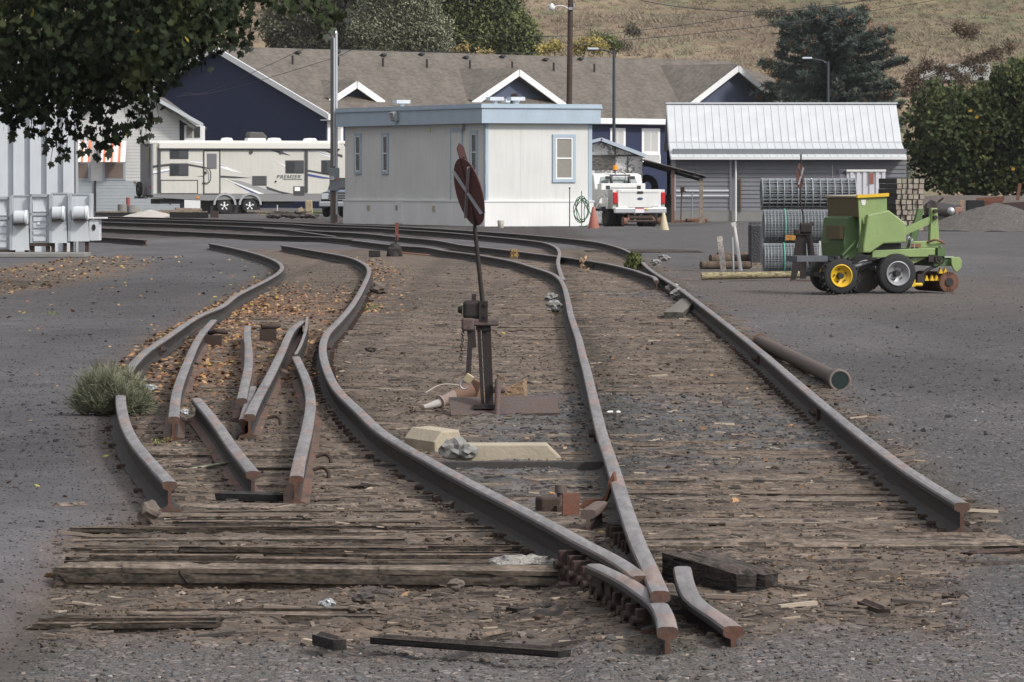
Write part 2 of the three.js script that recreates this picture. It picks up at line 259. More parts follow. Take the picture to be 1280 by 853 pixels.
{
  const NC = 380, ratio = 1.0028, Ds = []; for (let D = 12.5; D < 470; D *= D < 220 ? ratio : 1.012) Ds.push(D);
  const NR = Ds.length, pos = new Float32Array((NC + 1) * NR * 3), col = new Float32Array((NC + 1) * NR * 3), uv = new Float32Array((NC + 1) * NR * 2), zn = new Uint8Array((NC + 1) * NR);
  for (let j = 0; j < NR; j++) { const D = Ds[j]; for (let i = 0; i <= NC; i++) {
    const x = (i / NC * 2 - 1) * (D * .125 + 1.3), k = j * (NC + 1) + i, z = zones(x, D);
    pos[3 * k] = x; pos[3 * k + 1] = groundH(x, D, z); pos[3 * k + 2] = -D; uv[2 * k] = x; uv[2 * k + 1] = -D;
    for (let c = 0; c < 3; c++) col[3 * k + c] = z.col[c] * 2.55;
    zn[k] = z.pav > z.lot && z.pav > z.dirt ? 1 : z.lot > z.dirt ? 2 : 0;
  } }
  const idx = [[], [], []];
  for (let j = 0; j < NR - 1; j++) for (let i = 0; i < NC; i++) { const a = j * (NC + 1) + i, b = a + 1, c = a + NC + 1, d = c + 1, z = zn[a]; idx[z].push(a, b, d, a, d, c); }
  const all = new THREE.BufferGeometry(); all.setAttribute('position', new THREE.BufferAttribute(pos, 3)); all.setIndex(idx[0].concat(idx[1], idx[2])); all.computeVertexNormals();
  const nrm = all.attributes.normal.array;
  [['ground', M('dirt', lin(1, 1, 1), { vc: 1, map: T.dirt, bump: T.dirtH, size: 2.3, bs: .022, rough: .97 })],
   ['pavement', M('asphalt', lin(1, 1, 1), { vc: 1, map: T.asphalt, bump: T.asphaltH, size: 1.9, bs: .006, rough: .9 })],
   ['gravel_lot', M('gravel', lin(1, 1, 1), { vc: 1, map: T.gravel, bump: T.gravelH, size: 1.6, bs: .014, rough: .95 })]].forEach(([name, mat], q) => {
    const remap = new Map(), ii = [], p2 = [], n2 = [], c2 = [], u2 = [];
    for (const k of idx[q]) { let r = remap.get(k); if (r === undefined) { r = remap.size; remap.set(k, r); p2.push(pos[3 * k], pos[3 * k + 1], pos[3 * k + 2]); n2.push(nrm[3 * k], nrm[3 * k + 1], nrm[3 * k + 2]); c2.push(col[3 * k], col[3 * k + 1], col[3 * k + 2]); u2.push(uv[2 * k], uv[2 * k + 1]); } ii.push(r); }
    const g = new THREE.BufferGeometry(); g.setIndex(ii);
    g.setAttribute('position', new THREE.BufferAttribute(new Float32Array(p2), 3)); g.setAttribute('normal', new THREE.BufferAttribute(new Float32Array(n2), 3)); g.setAttribute('color', new THREE.BufferAttribute(new Float32Array(c2), 3)); g.setAttribute('uv', new THREE.BufferAttribute(new Float32Array(u2), 2));
    structure(mesh(name, g, mat));
  });
  // the wider yard out to the horizon, a little lower
  const wide = new THREE.PlaneGeometry(3000, 3000).rotateX(-Math.PI / 2).translate(0, -.3, -600); strip(wide);
  structure(mesh('terrain', boxUV(strip(wide)), M('terrain', lin(.3, .27, .25), { map: T.gravel, size: 4, rough: .95 })));
}

// ---------- rails ----------
const RAIL = [[.066, 0], [.066, .011], [.022, .025], [.009, .038], [.009, .104], [.03, .113], [.0355, .118], [.0355, .137], [.031, .146], [.018, .15]];
const PROFILE = [...RAIL, ...RAIL.slice().reverse().map(([x, y]) => [-x, y])];
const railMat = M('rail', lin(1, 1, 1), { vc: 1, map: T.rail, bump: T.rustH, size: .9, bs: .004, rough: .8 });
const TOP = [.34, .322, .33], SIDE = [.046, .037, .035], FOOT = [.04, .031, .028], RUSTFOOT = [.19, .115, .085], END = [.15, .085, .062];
// sweeps the rail section along points of the head's top; worn pale head, rusty ends; web darkened to paint in shade, foot for dirt too
function railGeo(curve, L, o = {}) {
  const n = Math.max(4, Math.ceil(L / (o.step ?? .35))), pr = (o.profile ?? PROFILE), m = pr.length, H = o.height ?? .15, rings = [], up = V(0, 1, 0), roll = o.roll ?? 0;
  for (let i = 0; i <= n; i++) { const t = i / n, p = curve.getPointAt(t), d = curve.getTangentAt(t); d.y = 0; d.normalize(); const s = up.clone().cross(d).negate(); const sc = o.taper ? lerp(o.taper, 1, clamp(t * 4)) : 1; rings.push(pr.map(([x, y]) => { const a = x * sc, b = y - H; return p.clone().addScaledVector(s, a * Math.cos(roll) - b * Math.sin(roll)).add(V(0, b * Math.cos(roll) + a * Math.sin(roll), 0)); })); }
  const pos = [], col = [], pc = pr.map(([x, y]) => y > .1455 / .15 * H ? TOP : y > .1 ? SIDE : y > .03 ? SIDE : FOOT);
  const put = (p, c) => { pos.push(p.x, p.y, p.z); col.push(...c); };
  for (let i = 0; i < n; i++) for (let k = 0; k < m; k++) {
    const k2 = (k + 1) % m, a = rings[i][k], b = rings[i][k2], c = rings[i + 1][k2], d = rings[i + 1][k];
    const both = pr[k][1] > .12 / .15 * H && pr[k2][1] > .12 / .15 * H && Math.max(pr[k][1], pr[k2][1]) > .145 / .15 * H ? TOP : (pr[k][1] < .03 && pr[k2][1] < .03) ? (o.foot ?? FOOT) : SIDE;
    put(a, both); put(b, both); put(c, both); put(a, both); put(c, both); put(d, both);
  }
  const tri = THREE.ShapeUtils.triangulateShape(pr.map(([x, y]) => new THREE.Vector2(x, y)), []);
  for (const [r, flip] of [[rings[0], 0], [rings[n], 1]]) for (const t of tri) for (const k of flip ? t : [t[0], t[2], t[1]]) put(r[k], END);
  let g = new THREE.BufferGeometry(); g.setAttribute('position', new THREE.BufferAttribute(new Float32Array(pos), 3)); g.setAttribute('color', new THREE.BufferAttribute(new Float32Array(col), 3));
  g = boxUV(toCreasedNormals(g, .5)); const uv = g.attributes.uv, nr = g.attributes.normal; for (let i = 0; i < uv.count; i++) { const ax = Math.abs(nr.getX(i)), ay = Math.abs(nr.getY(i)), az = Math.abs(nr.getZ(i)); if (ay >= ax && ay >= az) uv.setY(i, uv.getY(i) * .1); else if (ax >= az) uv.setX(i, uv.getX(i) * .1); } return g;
}
const curveOf = (px, h = .15) => { const pts = px.map((q) => G(q[0], q[1], q[2] ?? h)); return new THREE.CatmullRomCurve3(pts, false, 'centripetal'); };
const plateMat = M('plate', lin(.085, .058, .048), { map: T.rust, size: .4, bump: T.rustH, bs: .003, rough: .9 });
const darkMetal = M('dark_metal', lin(.06, .05, .05), { map: T.rust, size: .4, rough: .75, metal: .2 });
const plateGeo = (() => { const m = new MB(); m.box(.27, .016, .17, 0, .004, 0); for (const [x, z] of [[-.085, .04], [.085, -.04], [-.085, -.05], [.085, .05]]) { m.box(.02, .03, .018, x, .018, z); m.box(.034, .012, .024, x * .85, .03, z); } return m.geo(); })();
const fishGeo = (() => { const m = new MB(); for (const s of [-1, 1]) { m.box(.02, .075, .62, s * .021, .07, 0); for (let k = 0; k < 4; k++) m.cyl([s * .03, .07, -.22 + k * .147], [s * .06, .07, -.22 + k * .147], .018, .018, 6); } return m.geo(); })();
const anglePoint = (c, t) => { const p = c.getPointAt(t), d = c.getTangentAt(t); return [p, Math.atan2(d.x, d.z)]; };
function rail(px, label, o = {}) {
  const c = curveOf(px, o.h ?? .15), L = c.getLength(), g = thing(o.name ?? 'rail', label, o.cat ?? 'rail', [0, 0, 0], 0, o.group);
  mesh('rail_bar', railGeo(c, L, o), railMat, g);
  if (o.plates) { const [d0, d1, sp] = o.plates; for (let s = .3; s < L; s += sp) { const [p, a] = anglePoint(c, s / L); if (-p.z < d0 || -p.z > d1) continue; const m = mesh('tie_plate', plateGeo, plateMat, g); m.position.set(p.x, p.y - .162, p.z); m.rotation.y = a + rr(-.1, .1); m.scale.set(rr(.9, 1.1), 1, 1); } }
  for (const D of o.joints ?? []) { let bt = 0, bd = 1e9; for (let i = 1; i < 400; i++) { const p = c.getPointAt(i / 400), e = Math.abs(-p.z - D); if (e < bd) { bd = e; bt = i / 400; } } const [p, a] = anglePoint(c, bt); const m = mesh('fishplate', fishGeo, plateMat, g); m.position.set(p.x, p.y - .15, p.z); m.rotation.y = a; }
  rebase(g); return c;
}
const R1 = rail([[70, 268.8], [118, 270], [270, 274], [360, 277.5], [440, 281], [512, 283.8], [595, 288.8], [660, 293.4], [737, 301], [770, 308], [792, 317.5], [810.6, 334.7], [821.6, 342.5], [846.6, 358], [884, 386], [948, 436], [999.5, 479.6], [1035, 509.5], [1087, 551], [1139, 589], [1203, 628.5]],
  'long right-hand running rail ending in a cut end at the right edge of the tracks', { plates: [21, 90, .52], joints: [-G(1025, 502, .15).z, -G(948, 436, .15).z] });
const R2 = rail([[70, 271], [118, 272.4], [260, 276.6], [360, 279.8], [400, 282.5], [462, 284.6], [506, 287.2], [560, 290.6], [615, 295.6], [652, 299.2], [678, 302.5], [693, 307.5], [699, 314], [697.5, 328], [701, 342], [704, 350]],
  'inner rail of the far curve that bends down to the upper switch point', {});
const R3 = rail([[440, 300], [502, 307], [530, 308.8], [560, 313.6], [592, 317.5], [640, 326], [670, 334.7], [689, 341], [699, 347.5], [705, 357], [709, 371], [713, 391], [718, 407], [723, 421], [727.5, 440], [734, 464], [745, 511], [753, 542.5], [765.6, 580], [781, 630], [799, 680], [811, 706], [825.5, 739]],
  'long middle rail running straight down to the point where two rails meet', { joints: [-G(749, 525, .15).z] });
const R4 = rail([[70, 275], [118, 277], [260, 281.5], [340, 285], [400, 288.8], [450, 291.3], [495, 295.6], [544, 300], [580, 306.2], [620, 310.6], [660, 315.5], [696, 320], [705, 321], [757, 329], [790, 336.6], [807.5, 342.5], [817, 345.8], [821, 350.5]],
  'far rail that crosses the upper switch and stops beside the right-hand rail', { joints: [95] });
rail([[60, 282.5], [118, 284.6], [260, 290.6], [340, 294.4], [400, 296.2], [440, 299]], 'far rail along the edge of the paved crossing below the trailer', {});
rail([[330, 285.3], [350, 286.4], [392, 291.6], [420, 295.6]], 'short far rail slanting between two rails left of the office', {});
rail([[40, 294], [118, 296], [160, 298.2], [182, 299.8]], 'far rail sinking into the pavement beside the grey cabinets', {});
const RM = rail([[352, 306.4], [397, 313.8], [435.5, 321], [456, 330], [461, 338], [456, 353], [440.6, 380], [424, 399.7], [408.5, 416], [403.3, 433], [406, 453], [421, 485], [447, 511], [480, 541], [547.7, 580.6], [592.4, 604.7], [640, 629], [692, 656], [730, 677], [760, 692], [785, 707.5], [801, 720]],
  'tightly curved rail sweeping from the pavement to meet the middle rail', { plates: [19, 75, .52], joints: [-G(757, 690, .15).z, -G(405, 424, .15).z] });
const RL = rail([[262, 304], [290, 309.5], [322.5, 317.5], [344, 325.5], [352, 332.5], [349, 339.5], [332, 350], [317, 357.5], [295, 368.7], [276.5, 382.5], [250, 393.5], [207.6, 421], [181.4, 439], [165, 455.5], [155, 472], [150.5, 492], [153, 516], [159, 535], [170.5, 555], [191.6, 579.7], [212, 602]],
  'bent leftmost rail passing behind the weed to a rusty cut end', { plates: [24, 40, 2.3], joints: [47] });
rail([[266.7, 399.7], [250, 419], [234, 452], [221, 488], [216.8, 521]], 'loose rail lying nearest the leftmost rail beside the plastic bottles', { name: 'loose_rail', foot: RUSTFOOT });
rail([[309, 407.4], [308.6, 418], [310.3, 435], [309.7, 460], [305.4, 481], [301.8, 498]], 'shortest loose rail, kinked, lying in the middle of the leaves', { name: 'loose_rail', foot: RUSTFOOT });
rail([[377, 401], [365.6, 410.6], [350.8, 441], [336, 470.7], [321, 498], [311.8, 518]], 'long loose rail slanting up to the right with its foot showing orange rust', { name: 'loose_rail', foot: RUSTFOOT });
rail([[370, 445.6], [383, 475], [388, 501], [383, 537.5], [375, 570], [370, 595]], 'bowed loose rail lying nearest the tightly curved rail', { name: 'loose_rail', foot: RUSTFOOT });
rail([[245.5, 497.6], [271, 529], [292.4, 559.7], [316, 589]], 'loose rail slanting down to the right between two other loose rails', { name: 'loose_rail', foot: RUSTFOOT });
const BURIED = PROFILE.filter(([x, y]) => y > .03);
const STUB = [[.045, 0], [.045, .012], [.01, .03], [.01, .07], [.027, .08], [.027, .108], [.018, .115], [-.018, .115], [-.027, .108], [-.027, .08], [-.01, .07], [-.01, .03], [-.045, .012], [-.045, 0]];
rail([[316, 483, .115], [309, 505, .115], [303.5, 524, .115]], 'short light rail stub nested against the long slanting loose rail', { name: 'loose_rail', profile: STUB, height: .115 });
rail([[384, 396, .16], [382.4, 411.6, .15], [376, 430.6, .15], [369.5, 443, .15]], 'thin curled strip of rail steel above the bowed loose rail', { name: 'loose_rail', profile: [[.014, .02], [.014, .15], [-.014, .15], [-.014, .02]], step: .2 });
rail([[743.4, 705, .14], [778.4, 721.6, .14], [802.5, 737, .13], [822, 752, .11], [831, 767.5, .095], [834.5, 784, .085]], 'bent wing rail with a cut end nearest the camera', { name: 'wing_rail', cat: 'rail', step: .12, profile: BURIED });
rail([[853, 708, .13], [857, 726, .12], [866, 745.6, .10], [877, 755.5, .085], [899, 770, .07], [917, 783, .062]], 'short bent wing rail with an orange sawn end beside the dark timber', { name: 'wing_rail', cat: 'rail', step: .12, profile: BURIED });

// ---------- wooden ties ----------
const woodA = M('tie_wood', lin(.33, .265, .215), { vc: 1, map: T.wood, bump: T.woodH, size: 1.1, bs: .02, rough: .95 });
const woodB = M('tie_wood_grey', lin(.40, .335, .28), { vc: 1, map: T.wood, bump: T.woodH, size: 1.3, bs: .02, rough: .95 });
const woodDark = M('tie_wood_dark', lin(.15, .12, .105), { vc: 1, map: T.wood, bump: T.woodH, size: 1, bs: .02, rough: .93 });
function tieGeo(L, w, h, sd, nx = 26, nz = 7, rough = 1) {      // a weathered baulk along x: split, worn and rounded
  const g = new THREE.BoxGeometry(L, h, w, nx, 2, nz), p = g.attributes.position;
  for (let i = 0; i < p.count; i++) {
    let x = p.getX(i), y = p.getY(i), z = p.getZ(i); const top = y > h * .3, e = Math.min(w / 2 - Math.abs(z), L / 2 - Math.abs(x));
    if (top) { y -= (vn(x * .7 + 30, z * 40 + sd * 9, 0, sd) * .02 + vn(x * 3 + 5, z * 70, 0, sd + 2) * .008) * rough; if (e < .02) y -= .012; if (rough > 2) { y -= .03 * sstep(.62, .74, vn(x * .55 + sd * 3, z * 34 + sd * 5, 0, sd + 11)) + .022 * sstep(.6, .7, vn(x * 1.3 + 20 + sd, z * 12 + 20, 0, sd + 13)); } }
    z += (vn(x * 1.3 + sd, y * 9 + 8, 0, sd + 5) - .5) * .022 * rough; if (Math.abs(x) > L / 2 - .01) x += (vn(z * 30 + 20, y * 20 + sd, 0, sd + 7) - .5) * .12 * rough;
    p.setXYZ(i, x, y, z);
  }
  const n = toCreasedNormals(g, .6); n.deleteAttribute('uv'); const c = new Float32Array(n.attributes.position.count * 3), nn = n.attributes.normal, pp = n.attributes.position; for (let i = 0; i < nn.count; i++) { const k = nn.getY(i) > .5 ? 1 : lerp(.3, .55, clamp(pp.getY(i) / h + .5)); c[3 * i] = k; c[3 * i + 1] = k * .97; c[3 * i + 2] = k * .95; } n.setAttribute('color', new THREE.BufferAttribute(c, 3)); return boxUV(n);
}
{
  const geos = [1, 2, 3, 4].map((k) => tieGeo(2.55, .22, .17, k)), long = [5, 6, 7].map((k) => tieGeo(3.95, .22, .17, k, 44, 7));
  const label = { l: 'weathered tie half buried in dirt under the left-hand loose rails', r: 'weathered tie half buried in dirt under the right-hand track', n: 'split grey tie laid bare across the near end of the tracks', f: 'dark tie under the far curving tracks' };
  const grp = { l: 'ties under the loose rails', r: 'ties under the right-hand track', n: 'bare ties at the near end', f: 'ties under the far tracks' };
  let count = 0;
  const put = (k, geo, mat, x, y, z, a) => { const m = mesh('railway_tie', geo, mat); m.position.set(x, y, z); m.rotation.set(rr(-.01, .01), a, rr(-.004, .004)); if (k !== 'f') m.scale.x = rr(.86, .93); tag(m, label[k], 'tie', grp[k]); count++; };
  // right-hand track
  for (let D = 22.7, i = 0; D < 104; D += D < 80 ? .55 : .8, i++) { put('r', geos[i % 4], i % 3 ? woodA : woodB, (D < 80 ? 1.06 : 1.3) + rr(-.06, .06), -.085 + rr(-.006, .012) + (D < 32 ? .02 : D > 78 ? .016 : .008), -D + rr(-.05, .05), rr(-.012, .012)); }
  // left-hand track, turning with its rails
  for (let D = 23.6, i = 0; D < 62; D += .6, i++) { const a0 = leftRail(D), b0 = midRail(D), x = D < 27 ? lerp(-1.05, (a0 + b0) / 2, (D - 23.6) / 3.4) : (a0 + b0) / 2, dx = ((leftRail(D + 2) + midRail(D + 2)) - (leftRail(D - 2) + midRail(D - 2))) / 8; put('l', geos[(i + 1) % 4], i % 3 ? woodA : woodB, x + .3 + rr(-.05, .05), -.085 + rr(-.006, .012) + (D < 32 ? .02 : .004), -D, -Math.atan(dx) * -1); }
  // bare timbers of the near end, exposed on their near faces; each is a thing with a look of its own
  const near = [['low worn tie sunk in gravel, nearest of the left-hand ties', 36, 268, 771, .24, .004, woodA, 11], ['narrow rotten tie between the nearest low tie and the thick dark-fronted tie', 150, 470, 757, .2, -.012, woodA, 10],
    ['thick tie with a dark open front face across the left foreground', 64, 716, 722, .26, .046, woodB, 12], ['grey splintered tie just behind the thick dark-fronted tie', 74, 712, 711, .24, .032, woodB, 13], ['split brown tie third behind the dark-fronted face', 80, 650, 699, .25, .032, woodA, 14], ['cracked tie fourth behind the dark-fronted face', 82, 690, 688, .24, .03, woodA, 17], ['broken tie fifth behind the dark-fronted face, short at its right end', 86, 560, 678, .24, .03, woodB, 18], ['rusty edged tie just in front of the cut rail end on the left', 84, 668, 667, .22, .036, woodA, 15], ['dirt-strewn tie behind the rusty edged tie', 200, 640, 656, .22, .032, woodB, 19], ['tie with a dark upper edge running under the cut end of the leftmost rail', 200, 600, 643, .22, .022, woodA, 16]];
  const coreM = M('tie_core', lin(.2, .16, .132), { map: T.wood, bump: T.woodH, size: .8, bs: .01, rough: .98 });
  // each bare tie is a dark core under long splinters of weathered wood that have split apart
  for (const [lab, x0, x1, py, w, top, mat, sd] of near) {
    const a = G(x0, py), b = G(x1, py), L = b.x - a.x, t = thing('railway_tie', lab, 'tie', V((a.x + b.x) / 2, 0, a.z - w / 2), rr(-.018, .018)); count++;
    mesh('tie_core', tieGeo(L - .04, w - .03, .15, sd, 30, 4, .6), coreM, t).position.set(0, top - .1, 0);
    const solid = sd === 12, n = solid ? 3 : Math.round(w / .05);
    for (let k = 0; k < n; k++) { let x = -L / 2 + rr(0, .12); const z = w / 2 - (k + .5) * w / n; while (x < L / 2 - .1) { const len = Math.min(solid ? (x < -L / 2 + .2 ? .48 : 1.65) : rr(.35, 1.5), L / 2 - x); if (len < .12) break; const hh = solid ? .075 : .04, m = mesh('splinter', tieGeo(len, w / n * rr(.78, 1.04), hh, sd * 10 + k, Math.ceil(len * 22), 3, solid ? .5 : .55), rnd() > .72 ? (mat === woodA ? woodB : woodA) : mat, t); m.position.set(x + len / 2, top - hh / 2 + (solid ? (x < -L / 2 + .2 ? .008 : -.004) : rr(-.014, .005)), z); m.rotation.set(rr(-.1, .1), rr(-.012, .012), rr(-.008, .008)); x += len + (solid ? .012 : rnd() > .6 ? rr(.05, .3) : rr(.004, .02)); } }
  }
  for (const [x, D, L, sd, lab] of [[1.38, 21.85, 2.1, 21, 'dark wet-looking split tie just behind the dark timber on the right'], [1.36, 22.2, 2.1, 22, 'pale ridged tie second behind the dark timber on the right'], [1.3, 20.2, 1.7, 23, 'broken tie rotting into gravel to the right of the dark timber']]) { const m = mesh('railway_tie', tieGeo(L, .21, .17, sd, 46, 9, 1.7), sd === 21 ? woodDark : woodB); m.position.set(x, -.072 - (sd === 23 ? .02 : 0), -D); m.rotation.y = rr(-.02, .02); tag(m, lab, 'tie'); count++; }
  // far tracks
  const far = [], dist = (c, D) => { let lo = 0, hi = 1; for (let i = 0; i < 30; i++) { const m = (lo + hi) / 2; if (-c.getPointAt(m).z > D) lo = m; else hi = m; } return lo; };
  const geoF = tieGeo(2.6, .22, .16, 9, 8, 2);
  for (const [A, B, d0, d1] of [[R1, R2, 118, 214], [R4, null, 148, 200]]) for (let D = d0; D < d1; D += .62) {
    const [p, a] = anglePoint(A, dist(A, D)), side = V(Math.cos(a), 0, -Math.sin(a)); const q = p.clone().addScaledVector(side, B ? .75 : .75);
    const x = q.x, z = q.z; if (!B && D > 121 && D < 147) continue; if (B && D > 124 && D < 146 && x > -1.2) continue;
    far.push([x, -.06 + rr(-.01, .01), z, a]);
  }
  far.sort((a, b) => b[2] - a[2]);
  const rest = []; for (const [x, y, z, a] of far) if (count < 300) put('f', geoF, woodDark, x, y, z, a); else rest.push(geoF.clone().applyMatrix4(new THREE.Matrix4().compose(V(x, y, z), new THREE.Quaternion().setFromEuler(new THREE.Euler(0, a, 0)), V(1, 1, 1))));
  if (rest.length) { const m = mesh('far_ties', mergeGeometries(rest), woodDark); tag(m, 'rows of dark ties under the farthest stretch of the curving tracks', 'ties'); m.userData.kind = 'stuff'; }
}

// ---------- paints and other materials ----------
const whitePaint = M('white_paint', lin(.74, .74, .73), { map: T.grime, size: 3, rough: .7 });
const officeWall = M('office_wall', lin(.68, .68, .665), { map: T.grime, size: 4, rough: .8 });
const skirtPaint = M('skirt_paint', lin(.78, .78, .78), { map: T.grime, size: 3, rough: .75 });
const trimBlue = M('trim_blue', lin(.40, .49, .58), { map: T.grime, size: 2, rough: .65 });
const glassDark = M('window_glass', lin(.035, .038, .04), { rough: .12 });
const blind = M('blind', lin(.26, .25, .22), { map: T.grime, size: .5, rough: .5 });
const curtain = M('curtain', lin(.5, .5, .49), { map: T.grime, size: .4, rough: .9 });
const sash = M('sash_white', lin(.78, .78, .78), { rough: .5 });
const navy = M('navy_siding', lin(.02, .028, .075), { map: T.grime, size: 2, rough: .85 });
const slate = M('slate_siding', lin(.19, .195, .215), { map: T.grime, size: 2, rough: .8 });
const shingle = M('shingle', lin(.235, .21, .185), { map: T.shingle, size: 4.2, rough: .95 });
const steelGrey = M('grey_paint', lin(.58, .61, .65), { map: T.grime, size: 1.5, rough: .6 });
const steelGreyDark = M('grey_paint_shaded', lin(.42, .45, .48), { map: T.worn, size: 2.5, rough: .65 });
const galv = M('galvanised', lin(.42, .44, .46), { map: T.grime, size: .7, rough: .45, metal: .5 });
const black = M('black', lin(.018, .018, .02), { rough: .6 });
const rubber = M('rubber', lin(.022, .022, .023), { map: T.grime, size: .3, rough: .85 });
const concrete = M('concrete', lin(.40, .385, .35), { map: T.grime, bump: T.rustH, size: .5, bs: .003, rough: .95 });
const concreteGrey = M('concrete_grey', lin(.24, .235, .225), { map: T.grime, bump: T.rustH, size: .8, bs: .004, rough: .95 });
const bareWood = M('bare_wood', lin(.66, .56, .46), { map: T.wood, size: .9, bump: T.woodH, bs: .004, rough: .9 });
const rusty = M('rusty_steel', lin(.32, .17, .115), { map: T.rust, size: .4, bump: T.rustH, bs: .002, rough: .9 });
const chrome = M('bumper_metal', lin(.6, .61, .63), { rough: .3, metal: .8 });

// a framed window on a wall whose outside looks along +z of the parent: frame, sash, panes
function windowOn(parent, x, y, w, h, o = {}) {
  const f = new MB(), t = o.trim ?? .09; const fr = new THREE.Group(); fr.name = 'window'; fr.position.set(x, y, o.z ?? 0); fr.rotation.y = o.turn ?? 0; parent.add(fr);
  f.span(-w / 2, w / 2, h / 2 - t, h / 2, 0, .05).span(-w / 2, w / 2, -h / 2, -h / 2 + t, 0, .06).span(-w / 2, -w / 2 + t, -h / 2 + t, h / 2 - t, 0, .05).span(w / 2 - t, w / 2, -h / 2 + t, h / 2 - t, 0, .05); f.build('frame', o.frame ?? sash, fr);
  const iw = w - 2 * t, ih = h - 2 * t, s = new MB(), st = o.sash ?? .035; s.span(-iw / 2, iw / 2, ih / 2 - st, ih / 2, 0, .04).span(-iw / 2, iw / 2, -ih / 2, -ih / 2 + st, 0, .04).span(-iw / 2, -iw / 2 + st, -ih / 2 + st, ih / 2 - st, 0, .04).span(iw / 2 - st, iw / 2, -ih / 2 + st, ih / 2 - st, 0, .04);
  if (o.split === 'v') s.span(-st / 2, st / 2, -ih / 2 + st, ih / 2 - st, 0, .035); else if (o.split !== 'none') s.span(-iw / 2 + st, iw / 2 - st, -st / 2, st / 2, 0, .035);
  s.build('sash', sash, fr);
  if (o.split === 'v') { for (const k of [-1, 1]) new MB().span(k * (st / 2), k * (iw / 2 - st), -ih / 2 + st, ih / 2 - st, .004, .016).build('pane', o.pane ?? glassDark, fr); }
  else for (const k of [-1, 1]) new MB().span(-iw / 2 + st, iw / 2 - st, k * (o.split === 'none' ? 0 : st / 2), k * (ih / 2 - st), .004, .016).build('pane', k > 0 ? (o.paneTop ?? o.pane ?? glassDark) : (o.pane ?? glassDark), fr);
  return fr;
}

// ---------- mobile office ----------
{
  const A = Math.atan2(.407, .913), base = G(607, 283.2), g = thing('mobile_office', 'white and grey mobile office with a blue flat roof fascia beside the far tracks', 'office', base, A);
  const W = 4.2, L = 13.4, h0 = .93, h1 = 3.72, h2 = 4.42;     // local: front along +x at z = 0, long side along -z at x = 0
  new MB().span(0, W, h0, h1 + .1, -L, 0).build('wall', officeWall, g);
  new MB().span(-.06, W + .06, 0, h0 - .05, -L - .06, .06).span(-.085, W + .085, h0 - .05, h0, -L - .085, .085).build('skirt', skirtPaint, g);
  const o = .26; new MB().span(-o, W + o, h1, h2 - .16, -L - o, o).build('fascia', trimBlue, g); new MB().span(-o - .05, W + o + .05, h2 - .16, h2 - .1, -L - o - .05, o + .05).span(-o - .03, W + o + .03, h2 - .1, h2, -L - o - .03, o + .03).build('roof_edge', trimBlue, g);
  new MB().span(-.02, .1, h0, h1, -.0, .022).span(-.022, 0, h0, h1, -.16, .022).span(W - .12, W + .022, h0, h1, 0, .022).build('corner_trim', trimBlue, g);
  const seams = new MB(); for (let k = 1; k < 11; k++) seams.span(-.006, 0, h0, h1, -k * 1.22 - .012, -k * 1.22 + .012); for (let k = 1; k < 3; k++) seams.span(k * 1.4 - .01, k * 1.4 + .01, h0, h1, 0, .006); seams.build('wall_seam', M('seam', lin(.6, .6, .59), { rough: .9 }), g);
  for (const [a, b] of [[11.77, 12.34], [9.07, 9.63], [.72, 1.3]]) windowOn(g, 0, 2.68, b - a + .1, 1.56, { turn: -Math.PI / 2, frame: trimBlue, trim: .11, pane: glassDark }).position.z = -(a + b) / 2;
  windowOn(g, 3.1, 2.46, .92, 1.74, { frame: trimBlue, trim: .12, pane: blind, sash: .05 });
  const dr = new THREE.Group(); dr.name = 'door'; g.add(dr);
  new MB().span(-.03, 0, h0, 3.44, -3.05, -2.12).build('door_panel', officeWall, dr); new MB().span(-.045, 0, h0, 3.44, -3.15, -3.05).span(-.045, 0, h0, 3.44, -2.12, -2.03).span(-.05, 0, 3.42, 3.56, -3.15, -2.03).build('door_frame', trimBlue, dr); new MB().cyl([-.03, 2.0, -2.25], [-.1, 2.0, -2.25], .03).build('handle', galv, dr);
  new MB().box(.12, .2, .2, -.07, 3.58, -1.95).build('porch_lamp', galv, g);
  const fl = new MB(); fl.box(.16, .34, .36, -o - .14, h1 + .33, -7.6, 0, 0, .3); for (let k = 0; k < 3; k++) fl.box(.05, .03, .38, -o - .22, h1 + .22 + k * .1, -7.6); fl.build('floodlight', galv, g);
  new MB().box(.03, .14, .13, -.02, h1 - .2, -5.1).build('vent_sticker', M('sticker_green', lin(.55, .62, .2), { rough: .7 }), g);
  for (const z of [-10.9, -8.1, -4.6]) { const v = new MB(); v.box(.03, .19, .24, -.07, .63, z); v.build('skirt_vent', M('vent_tan', lin(.42, .36, .27), { rough: .9 }), g); }
  new MB().span(-.085, -.06, .05, h0 - .06, -8.2, -7.55).build('skirt_door', skirtPaint, g);
  for (const [x, z] of [[.5, -9], [.9, -1.2], [3.3, -5.2], [1.6, -.9]]) { const v = new MB(); v.cyl([x, h2, z], [x, h2 + .14, z], .1, .12).box(.55, .13, .4, x, h2 + .2, z); v.build('roof_vent', steelGrey, g); }
  const hv = new MB(); hv.cyl([1.75, h2, -1.6], [1.75, h2 + .3, -1.6], .06).cyl([1.75, h2 + .3, -1.6], [1.9, h2 + .33, -1.45], .1); hv.build('roof_pipe', darkMetal, g);
}
